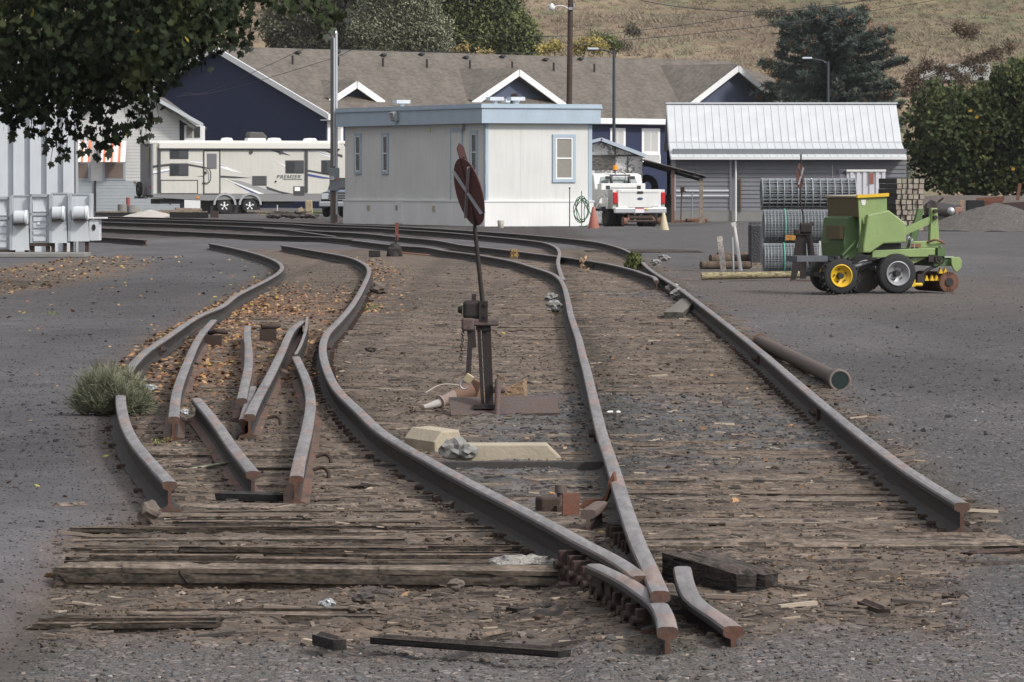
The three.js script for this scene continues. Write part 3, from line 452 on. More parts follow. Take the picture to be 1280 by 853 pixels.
// bits along the foot of its front wall
for (const [x, y, L, lab] of [[623, 283, .9, 'grey weathered plank lying against the office skirt'], [655, 282.5, 1.1, 'long thin board with white ends below the office front wall']]) { const p = G(x, y); const m = new MB().rbox(L, .09, .14, .01, 0, .06, 0).box(L * .5, .05, .09, L * .3, .13, .02); const o = one('plank', m, bareWood, lab, 'plank'); o.position.copy(p); o.rotation.y = .25; }
{ const p = G(626, 285); const o = one('bucket', new MB().lathe([[.001, 0], [.1, 0], [.125, .26], [.11, .26], [.09, .02]], [0, 0, 0]), M('bucket_white', lin(.6, .58, .5), { map: T.grime, rough: .6 }), 'small off-white bucket among the planks below the office front', 'bucket'); o.position.copy(p); }
{ // hose on stakes
  const b = P(727, 282, 186.4), g = thing('garden_hose', 'coiled green garden hose hanging on a stake at the office corner', 'hose', V(b.x, 0, b.z)); const pts = []; for (let k = 0; k <= 60; k++) { const a = k / 60 * Math.PI * 2 * 4.2; pts.push(V(.2 * Math.cos(a) * (1 + .25 * Math.sin(k)) + .06 * Math.sin(k * .7), .62 + .43 * Math.sin(a) + .05 * Math.cos(k), .06 * Math.sin(k * 1.7) + .1)); } pts.push(V(.3, .5, .1), V(.36, .2, .15), V(.15, .03, .3), V(-.1, .02, .3));
  new MB().tube(pts, .018, 200, 6).build('hose_coil', M('hose_green', lin(.06, .16, .09), { rough: .5 }), g); new MB().cyl([0, 0, .05], [0, 1.28, .05], .015).build('stake', darkMetal, g);
  const s = P(712, 282, 186.4); const st = one('metal_stake', new MB().cyl([0, 0, 0], [0, 1.4, 0], .022, .018, 6).box(.06, .06, .04, 0, 1.38, 0), darkMetal, 'thin dark metal stake standing left of the hanging hose', 'stake'); st.position.set(s.x, 0, s.z + .1);
}
function cone(px, py, hgt, mat, lab, lean) { const g = thing('traffic_cone', lab, 'traffic cone', G(px, py)); g.position.y = -.05; new MB().lathe([[.001, hgt], [.035, hgt], [.05, hgt - .02], [hgt * .26, .03], [.001, .03]], [0, 0, 0], [0, 0, lean]).build('cone_body', mat, g); new MB().rbox(hgt * .62, .04, hgt * .62, .015, 0, .02, 0).build('cone_base', mat, g); return g; }
cone(742, 285.6, .8, M('cone_red', lin(.46, .17, .13), { map: T.worn, size: 1, rough: .7 }), 'tall faded red traffic cone at the office corner by the pickup', 0);
cone(830.5, 287.3, .62, M('cone_cream', lin(.62, .55, .38), { map: T.grime, size: 1, rough: .7 }), 'small cream-coloured cone behind the pickup bumper', .04);

// ---------- white pickup with rail wheels ----------
{
  const D = 190.5, psi = .29, c = P(799, 285.7, D), g = thing('pickup_truck', 'white pickup truck seen from behind with rail wheels and an amber roof beacon', 'pickup truck', V(c.x, -.1, c.z), psi);
  const white = M('truck_white', lin(.72, .72, .71), { map: T.grime, size: 4, rough: .35 }), W = 1.0;
  // local: rear at z = 0, the truck heads to -z
  const bed = new MB(); bed.span(-W, -W + .09, 1.13, 1.42, -2.3, -.04).span(W - .09, W, 1.13, 1.42, -2.3, -.04).span(-W, W, .8, .92, -2.3, -.04); bed.span(-W, -W + .2, .72, 1.13, -.58, -.04).span(W - .2, W, .72, 1.13, -.58, -.04).span(-W, -W + .1, .72, 1.13, -2.3, -1.68).span(W - .1, W, .72, 1.13, -2.3, -1.68).span(-W, W, .92, 1.42, -2.38, -2.3); bed.build('bed', white, g);
  for (const s of [-1, 1]) { const a = new MB(); const pts = []; for (let k = 0; k <= 14; k++) { const t = k / 14 * Math.PI; pts.push([-1.13 + .56 * Math.cos(t), .72 + .47 * Math.sin(t)]); } const outer = []; for (let k = 14; k >= 0; k--) { const t = k / 14 * Math.PI; outer.push([-1.13 + .64 * Math.cos(t), .72 + .55 * Math.sin(t)]); } const gg = new MB().prism([...pts, ...outer], 0, .06); a.add(gg.g[0], [s * W + (s > 0 ? 0 : -.06) + (s > 0 ? -.02 : .02), 0, 0], [0, -Math.PI / 2, 0], [1, 1, s > 0 ? -1 : 1]); a.build('fender_flare', white, g); }
  const tg = new THREE.Group(); tg.name = 'tailgate'; g.add(tg); const t = new MB(); t.rbox(1.66, .7, .07, .03, 0, 1.08, .01).rbox(1.5, .1, .03, .01, 0, 1.36, .05); t.build('tailgate_panel', white, tg);
  new MB().rbox(.24, .085, .03, .015, .02, 1.32, .065).build('handle', black, tg); new MB().add(new THREE.CylinderGeometry(.11, .11, .02, 20), [.02, 1.09, .05], [Math.PI / 2, 0, 0], [1, 1, .45]).build('emblem', M('emblem_blue', lin(.06, .08, .14), { rough: .3 }), tg); new MB().box(.26, .02, .012, .6, .82, .05).build('badge', galv, tg);
  for (const s of [-1, 1]) { new MB().rbox(.16, .42, .1, .03, s * .92, 1.12, -.01).build('tail_light', M('tail_red', lin(.45, .015, .02), { rough: .25 }), g, s < 0 ? 'red tail light on the left corner' : 'red tail light on the right corner'); const bp = new MB(); bp.span(s > 0 ? W - .17 : -W, s > 0 ? W : -W + .17, .72, 1.43, -.6, -.05); bp.build('bed_corner', white, g); }
  const bm = new MB(); bm.rbox(2.0, .22, .16, .04, 0, .66, .12); bm.build('bumper', chrome, g); new MB().rbox(.95, .03, .12, .01, 0, .765, .14).build('bumper_step', black, g);
  new MB().box(.34, .17, .02, -.05, .66, .21).build('license_plate', M('plate_white', lin(.7, .66, .68), { rough: .6 }), g); new MB().box(.34, .035, .022, -.05, .735, .212).build('plate_band', M('plate_red', lin(.5, .1, .12), { rough: .6 }), g); new MB().rbox(.12, .07, .05, .02, .22, .71, .22).build('hitch_light', M('amber', lin(.75, .45, .03), { rough: .4 }), g);
  // cab
  const cab = new MB(); cab.prism([[-2.42, .72], [-2.42, 1.45], [-2.62, 1.96], [-3.0, 2.03], [-4.0, 2.0], [-4.75, 1.5], [-6.1, 1.36], [-6.2, .75]], -.94, .94, .05); const cg = cab.g.pop(); cab.add(cg, [0, 0, 0], [0, -Math.PI / 2, 0], [1, 1, 1]); cab.build('cab', white, g);
  const rw = new MB(); rw.prism([[-.8, 0], [.8, 0], [.66, .46], [-.66, .46]], 0, .02, 0); const rg = rw.g.pop(); rw.add(rg, [0, 1.47, -2.415], [-.36, 0, 0]); rw.build('rear_window', M('truck_glass', lin(.22, .26, .26), { rough: .15 }), g);
  const rack = new MB(); for (const s of [-1, 1]) rack.bar([s * .34, 1.42, -2.3], [s * .34, 1.92, -2.3], .07, .07).bar([s * .34, 1.42, -2.05], [s * .34, 1.9, -2.28], .05, .05).box(.2, .12, .1, s * .46, 1.86, -2.28); rack.bar([-.4, 1.95, -2.3], [.4, 1.95, -2.3], .05, .05); rack.build('ladder_rack', black, g);
  const tb = new MB(); tb.rbox(1.72, .3, .5, .03, -.05, 1.5, -1.98); tb.build('tool_box', white, g); const tl = new MB(); for (const s of [-1, 1]) tl.box(.14, .13, .03, s * .6 - .05, 1.5, -1.72); tl.build('tool_box_latch', black, g); new MB().box(1.0, .035, .03, -.05, 1.49, -1.72).build('tool_box_stripe', galv, g);
  const bc = new THREE.Group(); bc.name = 'beacon'; g.add(bc); new MB().cyl([-.12, 1.96, -2.5], [-.12, 2.14, -2.5], .015).cyl([-.12, 2.12, -2.5], [-.12, 2.15, -2.5], .1).build('beacon_base', black, bc); new MB().cyl([-.12, 2.15, -2.5], [-.12, 2.33, -2.5], .1, .085, 14).build('beacon_lens', M('beacon_amber', lin(.75, .28, .02), { rough: .3 }), bc);
  new MB().tube([V(.1, 1.5, -2.2), V(.2, 2.0, -2.3), V(.05, 2.08, -2.4)], .012).build('antenna', black, g);
  for (const [x, z] of [[-.8, -1.13], [.8, -1.13], [-.82, -4.9], [.82, -4.9]]) { const w = new THREE.Group(); w.name = 'wheel'; w.position.set(x, .42, z); g.add(w); const ty = new MB(); ty.lathe([[.22, -.15], [.39, -.15], [.42, -.1], [.42, .1], [.39, .15], [.22, .15]], [0, 0, 0], [0, 0, Math.PI / 2], 26); if (Math.abs(x) < .81) ty.lathe([[.22, -.13], [.38, -.13], [.41, -.09], [.41, .09], [.38, .13], [.22, .13]], [-Math.sign(x) * .3, 0, 0], [0, 0, Math.PI / 2], 22); ty.build('tyre', rubber, w); const rm = new MB(); rm.lathe([[0.01, .02], [.1, .03], [.2, -.02], [.23, .12]], [Math.sign(x) * .02, 0, 0], [0, 0, -Math.sign(x) * Math.PI / 2], 20); rm.build('rim', M('rim_dull', lin(.2, .17, .15), { map: T.rust, size: .3, rough: .6, metal: .3 }), w); }
  const ax = new MB(); ax.cyl([-.75, .42, -1.13], [.75, .42, -1.13], .09).add(new THREE.SphereGeometry(.2, 12, 8), [0, .42, -1.13]).box(1.4, .14, 3.6, 0, .7, -1.9).box(.12, .3, .12, .02, .48, .1); ax.build('chassis', black, g);
  for (const s of [-1, 1]) { const rwh = new MB(); rwh.lathe([[.02, -.07], [.17, -.07], [.17, -.05], [.125, -.04], [.125, .08], [.02, .08]], [s * .66, .27, .3], [0, 0, s * Math.PI / 2], 18).bar([s * .5, .3, .28], [s * .35, .6, -.1], .07, .07); rwh.build('rail_wheel', rusty, g); } new MB().cyl([-.62, .27, .3], [.62, .27, .3], .05).box(.9, .1, .1, 0, .42, .16).build('rail_axle', M('rail_axle', lin(.09, .06, .045), { map: T.rust, size: .4, rough: .8 }), g);
}
// ---------- shed, lean-to and what stands below it ----------
{
  const D = 204, p0 = P(730, 283, D), g = thing('storage_shed', 'peeling white shed with a pale sloping roof edge behind the pickup', 'shed', V(p0.x, 0, p0.z)), s = S(D), X = (px) => (px - 730) / s, Y = (py) => (HORIZON - py) / s + CH;
  const osb = M('peeling_paint', lin(.85, .85, .86), { map: T.osb, size: 2.6, rough: .9 });
  new MB().prism([[X(730), 0], [X(803), 0], [X(803), Y(197)], [X(752), Y(178)], [X(730), Y(184)]], -3.5, 0).build('wall', osb, g);
  new MB().span(X(733), X(768), Y(212), Y(194), 0, .03).build('board_patch', M('board_grey', lin(.32, .31, .3), { map: T.wood, size: 2, rough: .9 }), g);
  new MB().span(X(733), X(803), Y(195.5), Y(193.5), 0, .05).span(X(768), X(769.5), Y(275), Y(181), 0, .04).span(X(784), X(785.5), Y(275), Y(196), 0, .04).build('batten', M('batten_grey', lin(.3, .29, .29), { map: T.wood, size: 1, rough: .9 }), g);
  new MB().quad([X(728), Y(178), .35], [X(752), Y(172), .35], [X(752), Y(172), -3.8], [X(728), Y(178), -3.8], .12).quad([X(752), Y(172), .35], [X(808), Y(193), .35], [X(808), Y(193), -3.8], [X(752), Y(172), -3.8], .14).build('roof', M('shed_roof', lin(.48, .55, .64), { map: T.grime, size: 2, rough: .6 }), g);
}
{
  const D = 203, p0 = P(803, 283, D), g = thing('lean_to', 'dark-bellied lean-to roof on two posts beside the peeling shed', 'lean-to', V(p0.x, 0, p0.z)), s = S(D), X = (px) => (px - 803) / s, Y = (py) => (HORIZON - py) / s + CH;
  const n = 9; for (let k = 0; k < n; k++) { const z0 = 1.0 - k * .5, z1 = z0 - .46; new MB().quad([X(804), Y(199), z0], [X(881), Y(219.5), z0], [X(881), Y(219.5), z1], [X(804), Y(199), z1], .03).build('roof_sheet', M('lean_sheet', lin(.20, .185, .17), { map: T.worn, size: 1.2, rough: .8 }), g); }
  new MB().bar([X(804), Y(204), -2.2], [X(878), Y(225), -2.2], .1, .12).bar([X(804), Y(202), .8], [X(881), Y(222), .8], .08, .1).bar([X(848), Y(213), 1], [X(848), Y(213), -3], .08, .1).bar([X(868), Y(218), 1], [X(868), Y(218), -3], .08, .1).build('rafter', M('rafter_dark', lin(.06, .05, .045), { map: T.wood, size: 1 }), g);
  new MB().span(X(838.5), X(842.5), 0, Y(213), .7, .82).build('post', M('post_rusty', lin(.26, .16, .12), { map: T.rust, size: .5, rough: .9 }), g, 'rusty brown post'); new MB().span(X(873.5), X(878), 0, Y(220), .6, .75).bar([X(877), .4, .68], [X(880), 0, .68], .07, .07).build('post', bareWood, g, 'bare wooden post with a short brace');
}
{
  const g0 = G(822, 283, 0), D = 206; const mk = (name, px, py, lab, cat, mb, mat) => { const p = P(px, py, D); const o = one(name, mb, mat, lab, cat); o.position.set(p.x, 0, p.z); return o; };
  mk('spare_tyre', 818, 230, 'black tyre leaning on a box below the lean-to', 'tyre', new MB().box(1.2, 1.1, .6, .3, .55, -.5).add(new THREE.TorusGeometry(.34, .14, 12, 26), [-.1, 1.42, -.2], [.15, -.5, 0]), rubber);
  mk('hand_truck', 854, 270, 'rusty-headed hand pump standing below the lean-to', 'pump', new MB().cyl([0, 0, 0], [.04, 1.25, 0], .03).box(.16, .2, .12, .06, 1.3, 0).cyl([.04, 1.2, 0], [.2, 1.24, 0], .02), rusty);
  mk('metal_stake', 865, 270, 'thin pale stake leaning below the lean-to', 'stake', new MB().cyl([0, 0, 0], [.03, 1.2, .1], .028), galv);
  mk('scrap_pile', 850, 275, 'low heap of scrap along the ground below the lean-to', 'scrap', new MB().box(2.2, .08, .3, .4, .05, 0).add(rock(.16, 3), [-.2, .15, .1]).box(.5, .07, .2, .9, .12, .1, .1, .3, 0).cyl([1.2, .08, 0], [1.5, .08, .1], .08), rusty);
}
// ---------- white metal-roofed barn ----------
{
  const D = 211, p0 = P(842, 277, D), g = thing('metal_roofed_barn', 'grey clapboard barn with a long white ribbed metal roof', 'barn', V(p0.x, 0, p0.z)), X = (px) => (px - 842) / S(D), W = X(1133);
  const hE = 2.62, hB = 3.22, hR = 4.86, zE = .5, zB = -2.2, zR = -5.4, L0 = -.12;
  new MB().span(0, W, .4, 2.95, -9, 0).build('wall', slate, g); new MB().span(-.02, W + .02, 0, .42, -9.02, .05).build('footing', concreteGrey, g);
  new MB().prism([[-9, .4], [0, .4], [0, 2.7], [zB, 3.15], [zR, 4.78], [-9, 2.9]], -.02, .0).g.forEach((q) => new MB().add(q, [0, 0, 0], [0, -Math.PI / 2, 0]).build('gable_wall', slate, g));
  for (const [a, b] of [[0, X(912)], [X(922), X(1133)]]) for (let k = 0; k < 13; k++) new MB().quad([a, .43 + k * .17, .045], [b, .43 + k * .17, .045], [b, .6 + k * .17, .012], [a, .6 + k * .17, .012], .02).build('clapboard', slate, g);
  for (let k = 0; k < 14; k++) new MB().quad([-.045, .43 + k * .17, -3], [-.045, .43 + k * .17, .05], [-.012, .6 + k * .17, .05], [-.012, .6 + k * .17, -3], .02).build('clapboard', slate, g);
  for (const y of [1.02, 1.22]) new MB().span(.1, X(911), y, y + .07, .05, .075).build('white_rail', M('rail_white', lin(.6, .62, .66), { rough: .6 }), g);
  new MB().span(X(912), X(914.5), .42, 2.7, 0, .07).build('corner_board', M('corner_grey', lin(.36, .37, .4), { rough: .7 }), g); new MB().span(-.06, .08, .42, 2.7, 0, .07).build('corner_board', M('corner_grey'), g);
  new MB().cyl([X(919.5), .0, .22], [X(919.5), 2.5, .22], .042).build('downspout', whitePaint, g);
  // roof panels, each with its rib; slightly skewed toward the eave as the sheets run
  const n = 31, step = (W + .1) / n, metal = M('white_metal_roof', lin(.555, .575, .60), { map: T.grime, size: 2, rough: .8 });
  for (let k = 0; k < n; k++) { const x0 = L0 + k * step, x1 = x0 + step - .003, e0 = k * step < 2.6 ? .0 + .0 : 0; const m = new MB(); m.quad([x0, hB, zB], [x1, hB, zB], [x1, hR, zR], [x0, hR, zR], .03).quad([x0, hE, zE], [x1, hE, zE], [x1, hB + .0, zB + .0], [x0, hB + .0, zB + .0], .03); m.bar([x0 + .02, hB + .02, zB], [x0 + .02, hR + .005, zR], .03, .02).bar([x0 + .02, hE + .005, zE], [x0 + .02, hB + .005, zB], .03, .02); m.build('roof_panel', metal, g); }
  new MB().quad([L0, hR, zR], [L0 + W + .1, hR, zR], [L0 + W + .1, 2.9, -9.4], [L0, 2.9, -9.4], .04).build('roof_back', metal, g); new MB().box(W + .2, .06, .3, L0 + W / 2 + .05, hR + .02, zR).build('ridge_cap', metal, g); new MB().box(W + .1, .05, .06, L0 + W / 2 + .05, hB + .015, zB + .03).build('roof_break', M('roof_seam', lin(.46, .47, .49), { rough: .8 }), g);
  new MB().span(L0, L0 + W + .1, hE - .11, hE + .0, zE, zE + .09).build('gutter', whitePaint, g); new MB().quad([L0 - .03, hE, zE], [L0 - .03, hB, zB], [L0 - .03, hB - .12, zB], [L0 - .03, hE - .12, zE], .04).quad([L0 - .03, hB, zB], [L0 - .03, hR, zR], [L0 - .03, hR - .12, zR], [L0 - .03, hB - .12, zB], .04).build('barge_board', M('corner_grey'), g);
  new MB().span(X(1040), X(1041), .5, 2.3, .02, .06).build('conduit', galv, g); new MB().span(X(925), X(926.6), .42, 1.75, .05, .12).build('rusty_pipe', M('post_rusty'), g);
}
// ---------- dark blue building with brown shingle roofs ----------
{
  const al = 50 * Math.PI / 180, D0 = 320, c0 = P(410, 200, D0), g = thing('blue_apartment_building', 'large dark blue two-storey building with brown shingle roofs and white-trimmed gables', 'building', V(c0.x, 0, c0.z), al);
  // local: front wall along +x at z = 0 (seen from +z), left gable along -z at x = 0
  const Lf = 58, Dp = 18, hE = 6.05, hR = 10.1, pitch = (hR - hE) / 9, white = sash;
  new MB().span(0, Lf, 0, hE, -Dp, 0).build('wall', navy, g);
  const gw = new MB().prism([[-Dp, 0], [0, 0], [0, hE], [-9, hR - .1], [-Dp, hE]], 0, .12).g[0]; new MB().add(gw, [-.06, 0, 0], [0, -Math.PI / 2, 0]).build('gable_wall', navy, g);
  const ov = .55, oy = ov * pitch;
  new MB().quad([-.6, hE - oy, ov], [Lf, hE - oy, ov], [Lf - 6, hR, -9], [-.6, hR, -9], .2).build('roof', shingle, g); new MB().quad([Lf, hE - oy, ov], [Lf, hE - oy, -Dp - ov], [Lf - 6, hR, -9], [Lf - 6.05, hR, -9], .2).build('hip_roof', shingle, g); new MB().quad([-.6, hR, -9], [Lf - 6, hR, -9], [Lf, hE - oy, -Dp - ov], [-.6, hE - oy, -Dp - ov], .2).build('roof', shingle, g);
  const rake = (z0, y0, z1, y1) => [[-.66, y0 + .03, z0], [-.66, y1 + .03, z1], [-.66, y1 - .34, z1], [-.66, y0 - .34, z0]];
  new MB().quad(...rake(ov, hE - oy, -9, hR), .1).quad(...rake(-Dp - ov, hE - oy, -9, hR), .1).build('rake_board', white, g);
  new MB().span(-.7, Lf, hE - oy - .38, hE - oy - .02, ov, ov + .12).span(-.7, Lf, hE - oy - .42, hE - oy - .36, 0, ov).build('gutter', white, g);
  new MB().span(-.08, .35, 0, hE - .3, 0, .06).span(-.1, -.06, 0, hE - .3, -.5, .06).build('corner_board', white, g);
  // dormer gables: front at depth e behind the wall, half width hw, apex height ha
  const tOf = (px, e) => { const k = (px - 640) / F, cx = Math.cos(al), sx = Math.sin(al); const x0 = c0.x - e * sx, z0 = D0 + e * cx; return (k * z0 - x0) / (cx - k * sx); };
  const DORMER = [[435, 2.1, 2.0, 7.85], [638, 2.2, 4.1, 8.85], [912, 2.0, 5.3, 9.5]];
  for (const [px, e, hw, ha] of DORMER) {
    const d = new THREE.Group(); d.name = 'dormer'; g.add(d); const x = tOf(px, e), hb = hE + pitch * e - .05, back = (ha - hE) / pitch, b2 = (hb - hE) / pitch, u = .55, drop = u * (ha - hb) / hw;
    new MB().prism([[x - hw, hb - .8], [x + hw, hb - .8], [x + hw, hb], [x, ha - .05], [x - hw, hb]], -e - .15, -e).build('dormer_wall', M('dormer_blue', lin(.085, .105, .165), { map: T.grime, size: 2, rough: .85 }), d);
    for (const s of [-1, 1]) { new MB().quad([x, ha, -e + .7], [x + s * (hw + u), hb - drop, -e + .7], [x + s * (hw + u), hb - drop, -b2 - .6], [x, ha, -back - .3], .16).build('dormer_roof', shingle, d); new MB().quad([x, ha + .02, -e + .72], [x + s * (hw + u), hb - drop + .02, -e + .72], [x + s * (hw + u), hb - drop - .42, -e + .72], [x, ha - .42, -e + .72], .12).build('rake_board', white, d); }
  }
  // windows of the front wall
  for (const [a, b] of [[413.5, 428], [762, 781], [801.5, 824]]) { const xa = tOf(a, 0), xb = tOf(b, 0); const w = windowOn(g, (xa + xb) / 2, 4.28, xb - xa, 1.75, { trim: .16, sash: .06, split: 'v', pane: curtain, z: .02 }); new MB().span(-(xb - xa) / 2 + .1, (xb - xa) / 2 - .1, -1.4, -.86, 0, .08).build('panel', M('panel_grey', lin(.5, .5, .5), { map: T.grime, rough: .7 }), w); new MB().span(-(xb - xa) / 2, (xb - xa) / 2, -1.55, -1.4, 0, .12).span(-(xb - xa) / 2, -(xb - xa) / 2 + .1, -1.4, -.86, 0, .1).span((xb - xa) / 2 - .1, (xb - xa) / 2, -1.4, -.86, 0, .1).build('sill', sash, w); }
  { const w = windowOn(g, -.13, 5.0, 1.9, 1.3, { turn: -Math.PI / 2, trim: .2, pane: glassDark, z: -13.2 }); }
  new MB().box(.2, .35, .3, -.25, 5.25, -11.4).build('wall_lamp', steelGrey, g);
  for (let k = 0; k < 9; k++) { const x = 2 + k * 4.1, zz = k % 2 ? -8.1 : -8.4, v = new MB(); v.box(.36, .14, .36, x, hE + pitch * -zz + .1, zz, -pitch * .8, 0, 0); v.build('roof_vent', black, g); }
  for (let k = 0; k < 8; k++) { const x = 4 + k * 4.3, zz = -6.6; new MB().cyl([x, hE - pitch * zz - .1, zz], [x, hE - pitch * zz + .55, zz], .07).build('vent_pipe', darkMetal, g); }
  // lower wing at the far right end
  const wg = thing('low_wing', 'low brown-roofed wing at the right end of the blue building', 'building', P(1005, 129, 372).setY(0), .2); new MB().prism([[-2.6, 0], [3.2, 0], [3.2, 6.4], [0, 8.3], [-2.6, 8.3]], -9, 0).build('wall', navy, wg); new MB().quad([-3, 8.35, .4], [-.4, 8.35, .4], [-.4, 8.35, -9.4], [-3, 8.35, -9.4], .2).quad([-.4, 8.35, .4], [3.5, 6.2, .4], [3.5, 6.2, -9.4], [-.4, 8.35, -9.4], .2).quad([-3, 8.32, .42], [-.4, 8.32, .42], [3.5, 6.15, .42], [-3, 6.15, .42], .2).build('roof', shingle, wg);
}
// ---------- travel trailer ----------
{
  const D = 262, tn = .3, p0 = P(191, 267, D), g = thing('travel_trailer', 'long beige travel trailer with dark windows and dark swooshes parked before the blue building', 'travel trailer', V(p0.x, 0, p0.z), tn), s = S(D) * Math.cos(tn) * .985, X = (px) => (px - 191) / s, Y = (py) => (266.5 - py) / S(D);
  const body = M('trailer_beige', lin(.60, .585, .54), { map: T.grime, size: 4, rough: .4 }), grey = M('trailer_grey', lin(.2, .2, .2), { rough: .6 }), darkS = M('trailer_dark', lin(.045, .045, .048), { rough: .5 }), capG = M('trailer_cap', lin(.24, .25, .27), { map: T.grime, size: 2, rough: .5 }), swG = M('swoosh_grey', lin(.28, .28, .28), { rough: .5 }), swW = M('swoosh_white', lin(.8, .8, .8), { rough: .4 }), swB = M('swoosh_blue', lin(.05, .07, .22), { rough: .4 });
  const L = X(441), W = 2.5;
  new MB().prism([[0, Y(242)], [X(430), Y(242)], [L, Y(225)], [X(424), Y(179)], [X(418), Y(177)], [0, Y(177)]], -W, 0, .04).build('body', body, g);
  new MB().rbox(L * .955, .18, W + .05, .05, X(306), Y(177), -W / 2).build('roof', M('trailer_roof', lin(.66, .65, .61), { rough: .6 }), g);
  new MB().span(X(198), X(418), Y(184.5), Y(178), 0, .16).build('awning_roll', M('awning_cream', lin(.64, .62, .57), { rough: .6 }), g); new MB().span(X(197), X(418), Y(186.5), Y(184.5), 0, .1).build('awning_rail', darkS, g);
  new MB().prism([[0, Y(242)], [X(432), Y(242)], [X(428), Y(251)], [X(320), Y(251)], [X(313), Y(247)], [X(258), Y(250)], [0, Y(246)]], -W + .1, .02).build('skirt', grey, g);
  new MB().rbox(.09, Y(177) - Y(243) + .05, W - .02, .04, -.04, (Y(177) + Y(243)) / 2, -W / 2).build('rear_cap', capG, g);
  new MB().box(.03, .75, .5, -.1, Y(192), -.55).build('rear_window', glassDark, g); new MB().box(.03, .75, .5, -.1, Y(211), -.55).build('rear_window', M('rear_panel', lin(.14, .14, .15), { rough: .4 }), g); new MB().box(.02, .14, .7, -.1, Y(180.5), -1.0).build('rear_badge', darkS, g);
  for (const z of [-.15, -W + .15]) new MB().rbox(.05, .12, .14, .02, -.1, Y(233), z).build('tail_light', M('tail_red'), g);
  const sp = new THREE.Group(); sp.name = 'spare_wheel'; g.add(sp); new MB().lathe([[.18, -.1], [.34, -.1], [.37, -.06], [.37, .06], [.34, .1], [.18, .1]], [-.42, Y(235.5), -1.25], [0, 0, Math.PI / 2], 24).build('tyre', rubber, sp); new MB().lathe([[.01, .0], [.19, 0]], [-.46, Y(235.5), -1.25], [0, 0, Math.PI / 2], 18).build('rim', steelGrey, sp); new MB().bar([-.5, Y(246), -1.25], [0, Y(246), -1.25], .12, .12).box(.12, .12, W - .2, -.35, Y(246), -W / 2).build('rear_bumper', darkS, g);
  const win = (a, b, c, d) => { const w = new THREE.Group(); w.name = 'window'; g.add(w); new MB().rbox(X(b) - X(a), Y(c) - Y(d), .05, .09, (X(a) + X(b)) / 2, (Y(c) + Y(d)) / 2, .01).build('frame', darkS, w); const m = (X(a) + X(b)) / 2; new MB().span(X(a) + .06, m - .02, Y(d) + .06, Y(c) - .06, .03, .045).build('pane', glassDark, w); new MB().span(m + .02, X(b) - .06, Y(d) + .06, Y(c) - .06, .03, .042).build('pane', M('pane_tint', lin(.06, .065, .07), { rough: .2 }), w); };
  win(211.3, 234, 185.6, 197.8); win(211, 234, 203.2, 219); win(352, 374.5, 199.3, 215.8); win(396, 410, 199, 216);
  const dr = new THREE.Group(); dr.name = 'door'; g.add(dr); const outl = (m, a, b, c, d, w, z0, z1) => m.span(X(a), X(a) + w, Y(d), Y(c), z0, z1).span(X(b) - w, X(b), Y(d), Y(c), z0, z1).span(X(a) + w, X(b) - w, Y(c) - w, Y(c), z0, z1).span(X(a) + w, X(b) - w, Y(d), Y(d) + w, z0, z1);
  outl(new MB(), 251.8, 272.6, 186.8, 242.3, .06, 0, .035).build('door_frame', darkS, dr); new MB().span(X(253), X(271.4), Y(241.6), Y(187.8), 0, .022).build('door_panel', body, dr); new MB().rbox(X(268) - X(256.4), Y(191) - Y(210), .04, .05, (X(256.4) + X(268)) / 2, (Y(191) + Y(210)) / 2, .03).build('door_window', M('rear_panel'), dr); new MB().tube([V(X(251), Y(208), .03), V(X(258), Y(210), .12), V(X(260), Y(216), .14), V(X(258.5), Y(227), .12), V(X(250.5), Y(228), .03)], .025, 20).box(.1, .12, .06, X(254.5), Y(215), .05).build('handle', darkS, dr);
  outl(new MB(), 200, 245.4, 224, 241.4, .035, 0, .02).build('hatch', darkS, g); for (const [a, b] of [[196.8, 200], [376, 379]]) new MB().span(X(a), X(b), Y(240), Y(184), .02, .08).build('awning_arm', darkS, g);
  const vt = new MB(); vt.span(X(311.5), X(329), Y(231), Y(219), 0, .03); vt.build('fridge_vent', M('vent_grey', lin(.1, .1, .1), { rough: .7 }), g); const vs = new MB(); for (let k = 0; k < 4; k++) vs.span(X(312.5), X(328), Y(229.5 - k * 2.9), Y(228.3 - k * 2.9), .03, .05); vs.build('vent_slat', darkS, g);
  const bx = new THREE.Group(); bx.name = 'service_box'; g.add(bx); new MB().span(X(362), X(375), Y(243.5), Y(232), 0, .04).build('box_panel', darkS, bx); new MB().span(X(363), X(369.5), Y(238), Y(233), .04, .05).build('box_label', swW, bx);
  for (const x of [310, 346.5]) new MB().add(new THREE.CylinderGeometry(.09, .09, .06, 14), [X(x), Y(189), .03], [Math.PI / 2, 0, 0]).build('speaker', darkS, g); new MB().add(new THREE.CylinderGeometry(.05, .05, .04, 10), [X(340), Y(226), .02], [Math.PI / 2, 0, 0]).build('gas_cap', darkS, g); new MB().box(.14, .09, .03, X(245), Y(246), .035).build('marker_light', M('beacon_amber'), g);
  const sw = (pts, mat, z = .012) => new MB().prism(pts.map(([x, y]) => [X(x), Y(y)]), 0, z).build('swoosh', mat, g);
  sw([[191, 206], [215, 203.2], [235, 204], [253, 207.5], [253, 209.5], [235, 206.4], [215, 206], [191, 209]], darkS); sw([[191, 213], [212, 209.5], [212, 212], [191, 216]], swW); sw([[191, 216], [212, 212], [212, 212.7], [191, 217]], swB);
  sw([[231, 201], [250, 200.5], [272, 204.5], [300, 216], [285, 213], [258, 204.3]], swW); sw([[240, 200.2], [256, 201.6], [272, 205], [280, 208], [262, 203.4]], swB, .016);
